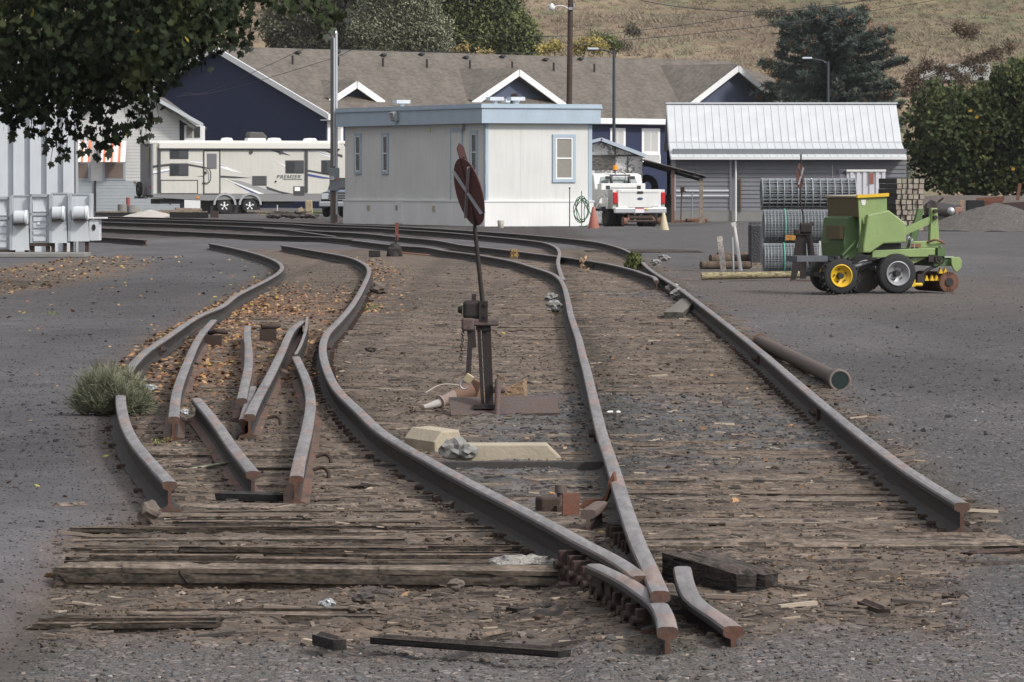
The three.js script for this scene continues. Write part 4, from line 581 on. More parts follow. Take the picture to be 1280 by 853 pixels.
  sw([[244, 219.5], [262, 218], [290, 219.6], [310, 221.5], [290, 222], [268, 220.8]], darkS); sw([[280, 223], [296, 225], [340, 239], [352, 241.6], [326, 241.6]], swG); sw([[280, 223], [326, 241.6], [319, 241.6], [276, 222]], swW, .016); sw([[290, 229], [318, 241.6], [314, 241.6]], swB, .02); sw([[328, 232], [345, 238], [362, 242], [350, 242], [330, 236]], darkS, .018); sw([[333, 186.5], [345, 187.5], [359, 193.5], [346, 191]], darkS); sw([[338, 200], [352, 206], [352, 207.5]], swW); sw([[379, 211], [395, 214], [413, 218], [413, 219.6], [395, 216.4], [379, 213.5]], darkS); sw([[379, 216], [398, 220], [415, 222.5], [398, 222.4], [379, 219]], swB); sw([[383, 186], [390, 186], [414, 196], [414, 199]], swW); sw([[385, 186.5], [398, 190], [412, 195.6]], swB, .016); sw([[400, 186.5], [422, 192.5], [422, 196], [405, 189.6]], darkS);
  for (const x of [X(277.6), X(308.5)]) { const w = new THREE.Group(); w.name = 'wheel'; w.position.set(x, .4, -.14); g.add(w); new MB().lathe([[.2, -.12], [.36, -.12], [.4, -.07], [.4, .07], [.36, .12], [.2, .12]], [0, 0, 0], [Math.PI / 2, 0, 0], 26).build('tyre', rubber, w); new MB().add(new THREE.CylinderGeometry(.25, .25, .08, 22), [0, 0, .05], [Math.PI / 2, 0, 0]).build('rim', black, w); const sk = new MB(); for (let k = 0; k < 5; k++) { const a = k / 5 * 6.283 + .31; sk.bar([0, 0, .11], [.22 * Math.cos(a), .22 * Math.sin(a), .1], .06, .03).box(.09, .09, .03, .2 * Math.cos(a), .2 * Math.sin(a), .1, 0, 0, a); } sk.build('spoke', swW, w);
    const ar = new MB(), pts = [], out = []; for (let k = 0; k <= 12; k++) { const a = k / 12 * Math.PI; pts.push([x + .5 * Math.cos(a), .45 + .5 * Math.sin(a)]); out.unshift([x + .6 * Math.cos(a), .45 + .62 * Math.sin(a)]); } ar.prism([...pts, ...out], .0, .1).build('fender', M('fender_grey', lin(.32, .32, .33), { rough: .6 }), g); }
  new MB().span(X(262), X(323), Y(266), Y(245), -W + .1, -.3).build('wheel_well', black, g); new MB().bar([X(205), Y(246), -.3], [X(214), Y(255), -.3], .06, .06).box(1.6, .2, W - .4, X(345), Y(253), -W / 2).box(1.2, .25, W - .4, X(215), Y(251), -W / 2).build('underframe', black, g);
  new MB().lathe([[.001, .17], [.3, .15], [.4, 0]], [X(343), Y(175), -.8]).build('roof_vent', swW, g); new MB().lathe([[.001, .17], [.26, .15], [.34, 0]], [X(285), Y(175), -.8]).build('roof_vent', swW, g); new MB().rbox(.95, .2, .7, .05, X(318), Y(174), -.5).build('roof_hatch', swW, g); new MB().lathe([[.001, .16], [.3, .14], [.4, 0]], [X(387), Y(175), -.8]).build('roof_vent', swW, g);
  { const ac = new MB().prism([[0, 0], [.95, 0], [.95, .2], [.75, .42], [.1, .45], [0, .36]], -.75, 0, .05).g[0]; new MB().add(ac, [X(313.5), Y(174.5), -1.0]).build('air_conditioner', M('ac_dark', lin(.07, .065, .06), { rough: .6 }), g); }
  const font = await new FontLoader().loadAsync('fonts/droid/droid_sans_bold.typeface.json');
  const tg = new TextGeometry('PREMIER', { font, size: .17, depth: .012, curveSegments: 3 }); tg.computeBoundingBox(); const tw = tg.boundingBox.max.x; const sc = (X(371) - X(341)) / tw; tg.scale(sc, 1, 1); const mm = new THREE.Matrix4().makeShear(.25, 0, 0, 0, 0, 0); { const q = tg.attributes.position; for (let i = 0; i < q.count; i++) q.setX(i, q.getX(i) + .25 * q.getY(i)); } tg.translate(X(340.5), Y(222), .005); mesh('lettering', boxUV(strip(tg)), M('letter_grey', lin(.13, .13, .14), { rough: .4 }), g); new MB().span(X(349), X(372.5), Y(223.9), Y(222.9), 0, .012).build('lettering_rule', M('letter_grey'), g);
}
// dark pickup between the trailer and the office
{
  const D = 236, p = P(425, 276, D), g = thing('dark_pickup', 'dark pickup with a chrome grille half hidden behind the metal pole', 'pickup truck', V(p.x, 0, p.z), -.2), dk = M('truck_dark', lin(.014, .014, .016), { rough: .35 });
  const b = new MB().prism([[0, .45], [0, 1.02], [-.1, 1.12], [-1.25, 1.2], [-1.9, 1.78], [-4.2, 1.8], [-4.3, 1.1], [-5.4, 1.1], [-5.4, .5]], -.9, .9, .05).g[0]; new MB().add(b, [0, 0, 0], [0, -Math.PI / 2, 0]).build('body', dk, g); new MB().rbox(1.9, .24, .2, .05, 0, .6, .08).build('bumper', chrome, g); new MB().rbox(1.0, .3, .05, .02, 0, .92, .03).build('grille', black, g); for (let k = 0; k < 3; k++) new MB().box(1.0, .035, .03, 0, .82 + k * .1, .07).build('grille_bar', chrome, g);
  for (const s of [-1, 1]) new MB().rbox(.34, .26, .08, .03, s * .7, .95, .02).build('headlight', M('lamp_clear', lin(.5, .52, .55), { rough: .2 }), g); new MB().box(1.55, .5, .03, 0, 1.5, -1.55, -.75).build('windscreen', glassDark, g); for (const [x, z] of [[-.85, -.9], [.85, -.9], [-.85, -4], [.85, -4]]) new MB().lathe([[.1, -.12], [.34, -.12], [.38, 0], [.34, .12], [.1, .12]], [x, .38, z], [0, 0, Math.PI / 2], 20).build('wheel', rubber, g); new MB().box(1.5, .12, .3, 0, 1.19, -.8).build('hood_ridge', M('hood_blue', lin(.3, .36, .48), { rough: .3 }), g);
}
// ---------- white house with striped awnings ----------
{
  const D = 283, p0 = P(95, 262, D), s = S(D), g = thing('white_house', 'white brick house with orange-striped window awnings behind the trailer', 'house', V(p0.x, 0, p0.z)), X = (px) => (px - 95) / s, Y = (py) => (HORIZON - py) / s + CH;
  const brick = M('white_brick', lin(.66, .66, .65), { map: T.grime, size: 3, rough: .85 }), low = M('grey_block', lin(.42, .46, .49), { map: T.worn, size: 4, rough: .9 });
  new MB().span(X(60), X(224), Y(226), Y(146), -9, 0).build('wall', brick, g); new MB().span(X(60), X(224), -.1, Y(226), -9, .02).build('lower_wall', low, g);
  const courses = new MB(); for (let k = 0; k < 20; k++) courses.span(X(150), X(224), Y(226) + k * .17, Y(226) + k * .17 + .02, 0, .012); for (let k = 1; k < 10; k++) courses.span(X(60), X(224), k * .18, k * .18 + .02, .02, .032); courses.build('brick_course', M('course_grey', lin(.45, .45, .45), { rough: .9 }), g);
  new MB().prism([[X(66), Y(146)], [X(224), Y(146)], [X(166), Y(106)]], -9, .02).build('gable', brick, g);
  const roofM = M('house_roof', lin(.22, .22, .22), { map: T.shingle, size: 3, rough: .9 }); new MB().quad([X(166), Y(101), .7], [X(246), Y(158), .7], [X(246), Y(158), -9.5], [X(166), Y(101), -9.5], .22).quad([X(166), Y(101), .7], [X(60), Y(168), .7], [X(60), Y(168), -9.5], [X(166), Y(101), -9.5], .22).build('roof', roofM, g);
  new MB().quad([X(166), Y(105), .72], [X(255), Y(154.5), .72], [X(255), Y(159), .72], [X(166), Y(110), .72], .1).build('rake_board', M('rake_grey', lin(.5, .53, .56), { rough: .7 }), g);
  new MB().span(X(224), X(232), Y(262), Y(146), -6, -.3).build('porch_wall', M('porch_dark', lin(.06, .065, .085), { rough: .8 }), g); const bay = new THREE.Group(); bay.name = 'bay_window'; g.add(bay); new MB().span(X(230), X(252), Y(262), Y(157), -3, -.1).build('bay_frame', sash, bay); new MB().span(X(233), X(240.5), Y(172), Y(158), -.1, -.06).build('pane', blind, bay); new MB().span(X(242.5), X(250), Y(172), Y(158), -.1, -.06).build('pane', glassDark, bay);
  for (const [a, b] of [[92, 113], [128, 157]]) { const w = new THREE.Group(); w.name = 'window'; g.add(w); new MB().span(X(a), X(b), Y(225), Y(202), 0, .06).build('frame', M('frame_grey', lin(.34, .37, .42), { rough: .8 }), w); new MB().span(X(a + 3), X(b - 3), Y(223), Y(204), .06, .075).build('pane', M('window_board', lin(.17, .13, .11), { rough: .7 }), w);
    const aw = new THREE.Group(); aw.name = 'awning'; g.add(aw); const n = Math.round((b - a) / 5.5); for (let k = 0; k < n * 2; k++) { const x0 = X(a - 1) + k * (X(b + 1) - X(a - 1)) / (n * 2), x1 = X(a - 1) + (k + 1) * (X(b + 1) - X(a - 1)) / (n * 2), org = k % 3 === 1; new MB().quad([x0, Y(202.5), 1.0], [x1, Y(202.5), 1.0], [x1, Y(176), .08], [x0, Y(176), .08], .03).build('stripe', org ? M('awning_orange', lin(.72, .2, .09), { rough: .8 }) : M('awning_white', lin(.76, .73, .7), { rough: .8 }), aw); } }
  new MB().cyl([X(119), 0, .1], [X(119), Y(226), .1], .05).build('pipe', darkMetal, g);
}
// ---------- grey ribbed steel bin and its cabinets ----------
{
  const D = 118, p0 = P(97, 290, D), s = S(D), g = thing('ribbed_steel_bin', 'tall pale grey steel bin with deep vertical ribs below the maple', 'steel bin', V(p0.x, 0, p0.z), .12), W = 4.4;
  new MB().span(-W, 0, 0, 4.6, -3, -.1).build('wall', steelGrey, g);
  for (let k = 0; k < 12; k++) { const x1 = -.08 - k * .375, x0 = x1 - .25; const r = new MB().prism([[x0, .0], [x0 + .02, .0], [x1, 0], [x1, .07], [x0, .07]], 0, 1).g; new MB().span(x0, x1, .95, 4.6, -.1, .03).build('rib', steelGrey, g); new MB().span(x0, x1, 0, .92, -.1, .02).build('rib_foot', steelGrey, g); }
  new MB().box(.06, 4.6, .12, -.02, 2.3, -.03).build('corner_post', M('corner_grey2', lin(.36, .38, .4), { rough: .6 }), g);
  for (const [y, z] of [[.83, .07], [.74, .1], [.66, .06]]) new MB().tube([V(-W, y - .06, z), V(-2.4, y, z + .02), V(-1.1, y - .02, z), V(.06, y + .03, z)], .022, 24).build('conduit', M('conduit_white', lin(.6, .62, .64), { rough: .5 }), g);
}
{
  const D = 111, s = S(D), louvred = (x0, x1, y0, y1, lab) => {
    const p = P((x0 + x1) / 2, 320, D), w = (x1 - x0) / s, b = (320.5 - y1) / s + .1, h = (y1 - y0) / s, g = thing('steel_cabinet', lab, 'cabinet', V(p.x, 0, p.z), -.05);
    new MB().span(-w / 2, w / 2, b, b + h, -.6, 0).build('body', steelGrey, g); new MB().span(-w / 2, -w / 2 + .05, b, b + h, 0, .05).span(w / 2 - .05, w / 2, b, b + h, 0, .05).span(-w / 2, w / 2, b + h - .06, b + h, 0, .05).span(-w / 2, w / 2, b + h * .56, b + h * .62, 0, .05).build('frame', steelGreyDark, g); for (let k = 0; k < 4; k++) new MB().span(-w / 2 + .07, w / 2 - .07, b + .04 + k * h * .135, b + k * h * .135 + h * .125, 0, .03).build('panel', steelGrey, g); new MB().box(.05, .05, .03, -.02, b + h * .4, .045).build('latch', whitePaint, g); new MB().quad([-w / 2 + .06, b + h * .64, .05], [w / 2 - .06, b + h * .64, .05], [w / 2 - .06, b + h - .08, -.02], [-w / 2 + .06, b + h - .08, -.02], .02).build('hood', steelGrey, g); new MB().span(-w / 2 - .02, w / 2 + .02, b - .07, b, -.6, .06).build('base_channel', plateMat, g); new MB().span(-w / 2, -w / 2 + .08, 0, b, -.1, 0).span(w / 2 - .08, w / 2, 0, b, -.1, 0).build('foot', plateMat, g); return g; };
  const drum = (x0, x1, y0, y1, dx, dy, lab, end) => {
    const p = P((x0 + x1) / 2, 320, D), w = (x1 - x0) / s, b = (320.5 - y1) / s + .1, h = (y1 - y0) / s, g = thing('drum_cabinet', lab, 'cabinet', V(p.x, 0, p.z + .02), -.05);
    new MB().span(-w / 2, w / 2, b + h * .45, b + h, -.6, -.12).build('back_hood', steelGrey, g); new MB().prism([[-w / 2, b], [w / 2, b], [w / 2 - .02, b + h * .46], [-w / 2, b + h * .46]], -.6, .08).build('housing', steelGrey, g);
    const cx = (dx - (x0 + x1) / 2) / s, cy = b + (y1 - dy) / s; new MB().cyl([cx - w * .28, cy, .12], [cx + w * .28, cy, .12], .145, .145, 22).build('motor_drum', steelGrey, g); new MB().cyl([cx + w * .28, cy, .12], [cx + w * .28 + .05, cy, .12], .16, .15, 22).build('drum_flange', M('flange', lin(.6, .63, .66), { rough: .5 }), g); new MB().box(w * .62, .03, .3, cx, cy - .16, .1).build('cradle', darkMetal, g); new MB().span(-w / 2 - .01, -w / 2 + .05, b, b + h, -.12, .1).span(w / 2 - .02, w / 2 + .02, b + h * .4, b + h, -.5, -.05).build('frame', steelGreyDark, g); new MB().span(-w / 2, w / 2, b + h, b + h + .03, -.62, -.1).build('top', steelGreyDark, g); new MB().span(-w / 2 + .02, -w / 2 + .09, 0, b, -.1, 0).span(w / 2 - .1, w / 2 - .03, 0, b, -.1, 0).build('foot', plateMat, g);
    if (end) { new MB().span(w / 2, w / 2 + .2, b + .02, b + h * .47, -.4, .07).build('end_box', M('end_white', lin(.62, .65, .68), { map: T.worn, size: 1.2, rough: .6 }), g); new MB().add(new THREE.CylinderGeometry(.055, .055, .02, 20), [w / 2 + .1, b + h * .3, .075], [Math.PI / 2, 0, 0], [.7, 1, 1.25]).build('round_opening', black, g); new MB().span(w / 2 - .04, w / 2 + .34, b + h * .49, b + h * .52, -.4, .12).build('ledge', whitePaint, g); }
    return g; };
  louvred(-24, 12.5, 251, 317, 'grey cabinet with four door panels, cut off at the left edge of the photo'); drum(13, 36.5, 251, 318, 26, 277, 'grey cabinet with a motor drum between the two four-panel cabinets'); louvred(37.5, 62, 248, 309, 'grey cabinet with four door panels standing between two drum cabinets'); drum(62.5, 84.5, 248, 309, 73, 272, 'grey cabinet with a motor drum right of the second four-panel cabinet'); drum(86, 112, 249, 307, 101, 271.5, 'last grey cabinet with a drum, an end box with an oval opening and a ledge', true);
  const sl = one('concrete_slab', new MB().rbox(2.6, .1, 1.6, .02, 0, .0, 0), concreteGrey, 'low concrete slab below the grey drum cabinets', 'slab'); const q = P(35, 324, D); sl.position.set(q.x, 0, q.z + .3);
}

// ---------- switch stands ----------
const standMat = M('stand_iron', lin(.045, .038, .036), { map: T.rust, bump: T.rustH, size: .25, bs: .002, rough: .7, metal: .25 });
const targetRed = M('target_red', lin(.10, .034, .03), { map: T.worn, size: .5, rough: .75 }), stripe = M('target_stripe', lin(.34, .34, .36), { map: T.grime, size: .3, rough: .7 });
const baseIron = M('base_plate', lin(.16, .125, .115), { map: T.rust, size: .5, bump: T.rustH, bs: .003, rough: .85 });
function vane(parent, R, turn, label) {        // round target with an X, and a blade edge-on behind it
  const v = new THREE.Group(); v.name = 'target'; v.rotation.y = turn; parent.add(v); if (label) v.userData.label = label;
  new MB().add(new THREE.CylinderGeometry(R, R, .006, 40), [0, 0, 0], [Math.PI / 2, 0, 0]).build('disc', targetRed, v);
  for (const s of [-1, 1]) { const L = R * .93; new MB().bar([-L * .7, -s * L * .7, .005 + .001 * s], [L * .7, s * L * .7, .005 + .001 * s], .042, .003).build('stripe', stripe, v); }
  return v;
}
{
  const b = G(607, 519), g = thing('switch_stand', 'tall leaning switch stand with a round dark red target marked with a pale X', 'switch stand', b);
  new MB().box(.74, .026, .36, .125, .055, -.02, .3, .06, 0).build('base_plate', baseIron, g);
  const col = new MB(); col.prism([[-.03, .05], [-.008, .05], [-.035, .62], [-.06, .62]], -.04, .04).prism([[.0, .05], [.055, .05], [.035, .62], [-.03, .62]], -.03, .03).box(.16, .03, .2, 0, .06, 0).box(.09, .04, .1, -.02, .6, 0); const gm = col.build('column', standMat, g);
  new MB().rbox(.13, .13, .14, .03, -.09, .72, 0).box(.06, .14, .13, -.015, .71, .02).cyl([-.16, .72, 0], [-.19, .72, 0], .03, .02, 8).box(.03, .05, .05, -.08, .8, 0).cyl([.0, .76, .09], [.0, .76, .1], .014, .014, 6).cyl([.0, .68, .09], [.0, .68, .1], .014, .014, 6).build('head_casting', standMat, g);
  new MB().rbox(.22, .05, .1, .015, -.02, .635, .03, 0, .1, 0).rbox(.09, .09, .13, .02, -.12, .62, .03).build('head_yoke', baseIron, g);
  const hl = new MB(); hl.bar([-.1, .6, .05], [-.118, .28, .07], .035, .03).bar([-.1, .6, .05], [-.09, .46, .05], .055, .03).bar([-.118, .28, .07], [-.135, .24, .08], .03, .028); hl.build('handle', standMat, g);
  const ch = new MB(); for (let k = 0; k < 11; k++) ch.add(new THREE.TorusGeometry(.012, .003, 5, 8), [-.15 - .002 * k, .6 - k * .021, .06], [0, k % 2 * 1.57, 0], [.8, 1.3, 1]); ch.build('chain', standMat, g);
  const pl = new THREE.Group(); pl.name = 'padlock'; pl.position.set(-.128, .235, .1); pl.rotation.z = -.6; g.add(pl); new MB().rbox(.06, .065, .03, .008, 0, .02, 0).build('lock_body', M('brass', lin(.36, .30, .2), { rough: .45, metal: .4 }), pl); new MB().add(new THREE.TorusGeometry(.028, .006, 6, 16, Math.PI), [0, -.03, 0], [0, 0, Math.PI]).cyl([-.028, -.03, 0], [-.028, 0, 0], .006).cyl([.028, -.03, 0], [.028, 0, 0], .006).build('shackle', galv, pl);
  new MB().cyl([.085, .24, .06], [.08, -.02, .22], .022, .02).cyl([.05, .17, .02], [.13, .17, .02], .022).box(.06, .02, .06, .08, -.01, .22).build('connecting_rod', M('rod_rust', lin(.17, .12, .11), { map: T.rust, size: .3, rough: .8 }), g);
  const m = new THREE.Group(); m.name = 'mast'; m.position.set(-.015, .72, 0); m.rotation.z = .105; g.add(m);
  new MB().cyl([0, 0, 0], [0, .56, 0], .017, .015).tube([V(0, .53, 0), V(.004, .7, 0), V(-.012, .9, 0), V(-.02, 1.05, 0)], .013, 16).build('mast_rod', standMat, m);
  const top = new THREE.Group(); top.name = 'target_head'; top.position.set(-.012, .81, .012); top.rotation.z = .16; m.add(top);
  new MB().add(new THREE.CylinderGeometry(.238, .238, .006, 40), [0, 0, 0], [Math.PI / 2, 0, 1.22 * 0]).g.forEach((q) => { const v = new MB(); v.add(q, [0, 0, 0], [0, -1.19, 0]); v.build('disc', targetRed, top, 'dark red round target with a pale X'); });
  for (const s of [-1, 1]) { const v = new MB().bar([-.152, -s * .165, .0055 + .001 * s], [.152, s * .165, .0055 + .001 * s], .044, .003).g[0]; new MB().add(v, [0, 0, 0], [0, -1.19, 0]).build('stripe', stripe, top); }
  { const v = new MB().prism([[-.05, .1], [.05, .1], [.045, .37], [0, .4], [-.045, .37]], -.003, .003).g[0]; new MB().add(v, [.02, -.06, -.03], [0, 1.05, 0]).build('blade', M('blade_dark', lin(.05, .02, .018), { rough: .98 }), top); }
}
{
  const b = G(1004, 352.5), g = thing('switch_stand', 'distant dark switch stand with a narrow red target in front of the wire rolls', 'switch stand', b); g.scale.setScalar(1);
  new MB().box(.5, .03, .3, .05, .02, 0).build('base_plate', baseIron, g);
  const c = new MB(); c.prism([[-.2, .03], [-.12, .03], [-.03, .35], [-.04, .75], [-.11, .75]], -.05, .05).prism([[.22, .03], [.15, .03], [.08, .35], [.05, .75], [.12, .75]], -.05, .05).box(.1, .7, .06, .0, .4, 0).box(.26, .05, .14, .0, .78, 0); c.build('column', standMat, g);
  new MB().rbox(.2, .16, .2, .03, .04, .86, 0).rbox(.1, .1, .12, .02, -.1, .79, .06).cyl([.1, .93, 0], [.17, .93, 0], .03).build('head_casting', standMat, g); new MB().bar([.12, .75, .1], [.17, .35, .12], .04, .03).build('handle', standMat, g);
  new MB().tube([V(.0, .9, 0), V(-.005, 1.08, 0), V(-.04, 1.25, 0), V(-.045, 1.5, 0)], .016, 20).cyl([-.045, 1.45, 0], [-.035, 2.04, 0], .013).build('mast_rod', standMat, g);
  const v = vane(g, .185, 1.19); v.position.set(-.05, 1.69, .02); v.scale.set(1, 1.12, 1);
}
{ // low switch stand by the far crossing
  const b = G(493, 322), g = thing('low_switch_stand', 'low rusty switch stand with a small red blade beside the paved crossing', 'switch stand', b); new MB().rbox(.3, .2, .3, .05, 0, .12, 0).lathe([[.001, .3], [.1, .26], [.16, .1], [.18, 0]], [0, .02, 0], [0, 0, 0], 14).rbox(.24, .14, .2, .02, -.42, .08, 0).build('casting', standMat, g); new MB().cyl([.03, .25, 0], [.05, .45, 0], .02).build('mast_rod', standMat, g); new MB().box(.07, .38, .02, .05, .55, 0).build('blade', M('blade_red', lin(.2, .06, .045), { map: T.worn, size: .5, rough: .8 }), g); new MB().cyl([.15, .1, .05], [.75, .05, .1], .018).build('connecting_rod', rusty, g);
}

const concreteTan = M('concrete_tan', lin(.40, .345, .265), { map: T.grime, bump: T.rustH, size: .4, bs: .004, rough: .97 });
// ---------- things lying between the near rails ----------
{
  const p = G(626, 577), m = one('parking_bumper', (() => { const b = new MB().prism([[-.26, 0], [.26, 0], [.25, .05], [.19, .13], [-.23, .13], [-.29, .03]], -.1, .1, .012); return b; })(), concreteTan, 'long broken concrete parking bumper lying beside a dark steel strip', 'parking bumper'); m.position.set(p.x, -.02, p.z); m.rotation.y = .02; m.scale.set(1.28, .95, 1);
  const q = G(541, 566); const m2 = one('concrete_block', new MB().prism([[-.09, 0], [.1, -.01], [.11, .07], [.075, .165], [-.05, .155], [-.1, .09]], -.2, .2, .012), concreteTan, 'pale broken concrete block standing on end by the curved rail', 'concrete block'); m2.position.set(q.x + .0, -.02, q.z); m2.rotation.set(.05, .62, -.06); m2.scale.set(1, .95, .8);
  const br = G(573, 578); const m3 = one('concrete_rubble', new MB().add(rock(.075, 5, .8, 2), [0, .04, 0]).add(rock(.05, 8, .8, 2), [.08, .03, .06]), concreteGrey, 'lump of broken grey concrete between the two pale concrete pieces', 'rubble'); m3.position.set(br.x, 0, br.z);
  const s = one('steel_strip', new MB().rbox(1.0, .075, .05, .008, 0, .035, 0), M('strip_steel', lin(.075, .072, .07), { map: T.rust, size: .6, rough: .7 }), 'long dark steel strip lying in front of the concrete parking bumper', 'steel strip'); const sp = G(675, 590); s.position.set(sp.x - .08, -.015, sp.z); s.rotation.y = .012;
}
{ // crushed cone behind the switch stand
  const p = G(573, 514), g = thing('crushed_cone', 'crushed faded traffic cone with a white tip lying behind the switch stand', 'traffic cone', V(p.x, 0, p.z), .2);
  new MB().cyl([-.25, .028, .03], [-.12, .062, .01], .016, .033, 14).build('cone_tip', M('cone_white', lin(.48, .45, .43), { map: T.worn, size: .4, rough: .8 }), g); new MB().cyl([-.135, .062, .015], [-.125, .065, .01], .05, .05, 14).cyl([-.13, .063, .01], [-.02, .1, 0], .036, .05, 14).build('cone_body', M('cone_faded', lin(.33, .25, .22), { map: T.worn, size: .4, rough: .85 }), g); new MB().cyl([-.02, .1, 0], [.1, .145, -.02], .05, .07, 7).rbox(.03, .15, .15, .01, .12, .14, -.02, .2, .3, -.3).build('cone_skirt', M('cone_brown', lin(.22, .13, .09), { map: T.worn, size: .4, rough: .9 }), g);
}
{ const p = G(640, 510); const o = one('wood_chunk', new MB().prism([[-.16, 0], [.16, 0], [.12, .08], [.115, .19], [.07, .165], [.0, .13], [-.08, .105], [-.15, .09]], -.05, .05, .01), M('chunk_tan', lin(.72, .5, .33), { map: T.wood, size: .3, bump: T.woodH, bs: .006, rough: .95 }), 'jagged tan chunk of rotten wood behind the switch stand base', 'wood'); o.position.set(p.x - .04, -.01, p.z); o.rotation.y = -.15; o.scale.set(1.2, 1.15, 1.2); }
{ // scrap beside the joint of the two rails
  const mk = (name, px, py, mb, mat, lab, cat, ry = 0, y = -.02) => { const p = G(px, py), o = one(name, mb, mat, lab, cat); o.position.set(p.x, y, p.z); o.rotation.y = ry; return o; };
  mk('rusty_plate', 714, 648, new MB().rbox(.085, .14, .012, .004, 0, .07, 0).box(.02, .02, .02, .02, .03, .01), M('rust_orange', lin(.26, .12, .08), { map: T.rust, size: .3, rough: .9 }), 'upright orange-rusted steel plate between the meeting rails', 'steel plate', .3);
  mk('track_bolt', 701, 634, new MB().cyl([0, 0, 0], [.0, .11, 0], .02, .02, 8).cyl([0, .09, 0], [.0, .13, 0], .034, .034, 6), M('bolt_grey', lin(.2, .16, .15), { map: T.rust, size: .2, rough: .6 }), 'short thick track bolt standing behind the orange-rusted plate', 'bolt');
  mk('rail_offcut', 743, 662, (() => { const b = new MB(); b.g.push(strip(railGeo(new THREE.CatmullRomCurve3([V(.03, .14, -.22), V(0, .12, .1)]), .34, { step: .1 }))); return b; })(), M('offcut', lin(.2, .15, .135), { map: T.rust, size: .3, rough: .75 }), 'short rail offcut with a pale head lying between the meeting rails', 'rail offcut', -.1, -.05);
  mk('bent_bracket', 748, 640, (() => { const b = new MB(); b.prism([[-.11, .05], [-.09, .02], [-.02, .06], [.03, .07], [.05, .11], [.075, .2], [.095, .1], [.11, .06], [.095, .15], [.078, .235], [.055, .19], [.04, .12], [.02, .105], [-.05, .1]], -.03, .03); return b; })(), M('rust_orange'), 'twisted rusty bracket with an upright spike beside the middle rail', 'bracket', -.2);
  mk('filler_casting', 690, 642, new MB().rbox(.1, .1, .14, .015, 0, .04, 0).box(.06, .06, .16, .05, .02, .04), plateMat, 'dark cast block left of the orange-rusted plate', 'casting', .2);
  for (let k = 0; k < 6; k++) mk('spacer_plate', 766 + k * 5, 676 + k * 5, new MB().rbox(.07, .09 + .01 * (k % 2), .016, .004, 0, .05, 0, 0, 0, .1 * (k % 3 - 1)), plateMat, 'dark rusty spacer plate wedged between the two meeting rails', 'spacer plate', .5).userData.group = 'spacer plates between the meeting rails';
  for (let k = 0; k < 12; k++) { const px = 708 + k * 8.6, py = 722 + k * 6; mk('bolted_plate', px + (k % 2) * 3, py, new MB().rbox(.085, .13 - k * .003, .028, .006, 0, .055, 0).cyl([-.02, .06, .0], [-.06, .06, 0], .02, .02, 6), M('frog_plate', lin(.075, .045, .04), { map: T.rust, size: .3, bump: T.rustH, bs: .003, rough: .85 }), 'upright dark red plate in the row bolted along the bent wing rail', 'bolted plate', .35 + rr(-.1, .1)).userData.group = 'row of bolted plates beside the wing rail'; }
}
{ // dark timber at the right of the wing rails, its left end propped up
  const a = P(829, 708, 20.5), b = P(920, 734, 20.05), L = a.distanceTo(b), m = mesh('dark_timber', tieGeo(L * 1.02, .2, .135, 31, 30, 8, .6), woodDark), d = b.clone().sub(a).normalize(), up = V(0, 1, 0), side = d.clone().cross(up).normalize(), u2 = side.clone().cross(d);
  m.quaternion.setFromRotationMatrix(new THREE.Matrix4().makeBasis(d, u2, side)); m.position.copy(a).add(b).multiplyScalar(.5).addScaledVector(side, -.1); tag(m, 'heavy dark timber lying askew beside the short bent wing rail', 'timber');
}
const lying = (name, px0, py0, px1, py1, w, h, mat, lab, cat, sd = 1, y = 0) => { mat = mat.vertexColors ? mat : M(mat.name + '_shaded', mat.color, { vc: 1, map: T.wood, size: .6, rough: .92 }); const a = G(px0, py0), b = G(px1, py1), d = b.clone().sub(a), m = mesh(name, tieGeo(d.length(), w, h, sd, 18, 4, .35 * h / .1), mat); m.position.copy(a).add(b).multiplyScalar(.5); m.position.y = y + h * .3; m.rotation.y = -Math.atan2(d.z, d.x); return tag(m, lab, cat); };
lying('black_strip', 470, 795, 705, 812, .06, .038, M('charred', lin(.12, .1, .092), { vc: 1, map: T.wood, size: .5, bump: T.woodH, bs: .006, rough: .95 }), 'long blackened wooden strip on the gravel at the bottom of the photo', 'wood strip', 3, -.02);
lying('wood_sliver', 565, 800, 632, 786, .05, .03, woodA, 'brown splinter of wood behind the blackened strip', 'wood strip', 4, -.02);
lying('wood_sliver', 398, 792, 425, 799, .05, .05, M('charred'), 'small charred stub left of the blackened strip', 'wood strip', 5, -.03);
lying('wood_sliver', 640, 752, 715, 745, .07, .05, M('charred'), 'dark rotten wood strip in front of the white rubble', 'wood strip', 6, -.05);
lying('grey_plank', 274, 628, 350, 630, .07, .05, M('plank_slate', lin(.085, .085, .088), { map: T.wood, size: .5, rough: .8 }), 'short dark slate-grey plank below the loose rails', 'plank', 7, .02);
lying('iron_bar', 318, 594, 368, 594, .03, .03, plateMat, 'thin iron bar lying between two loose rail ends', 'iron bar', 8, .03);
lying('wood_sliver', 66, 634, 108, 632, .08, .05, woodB, 'pale plank end poking out of the pavement at the left', 'wood strip', 9, -.02);
lying('wood_sliver', 110, 631, 190, 632, .06, .04, woodDark, 'dark plank edge in the pavement behind the cut rail', 'wood strip', 10, -.025);
lying('rusty_strip', 1210, 692, 1275, 688, .09, .02, M('rust_brown', lin(.15, .09, .07), { map: T.rust, size: .4, rough: .9 }), 'flat brown rusty strip at the right edge of the photo', 'metal strip', 11, -.005);
lying('rusty_strip', 1080, 752, 1105, 762, .05, .03, M('rust_brown'), 'short rusty strip on the gravel right of the dark timber', 'metal strip', 12, -.01);
lying('rusty_strip', 1185, 746, 1212, 744, .06, .03, plateMat, 'dark rusted piece lying near the right edge of the gravel', 'metal strip', 13, -.01);
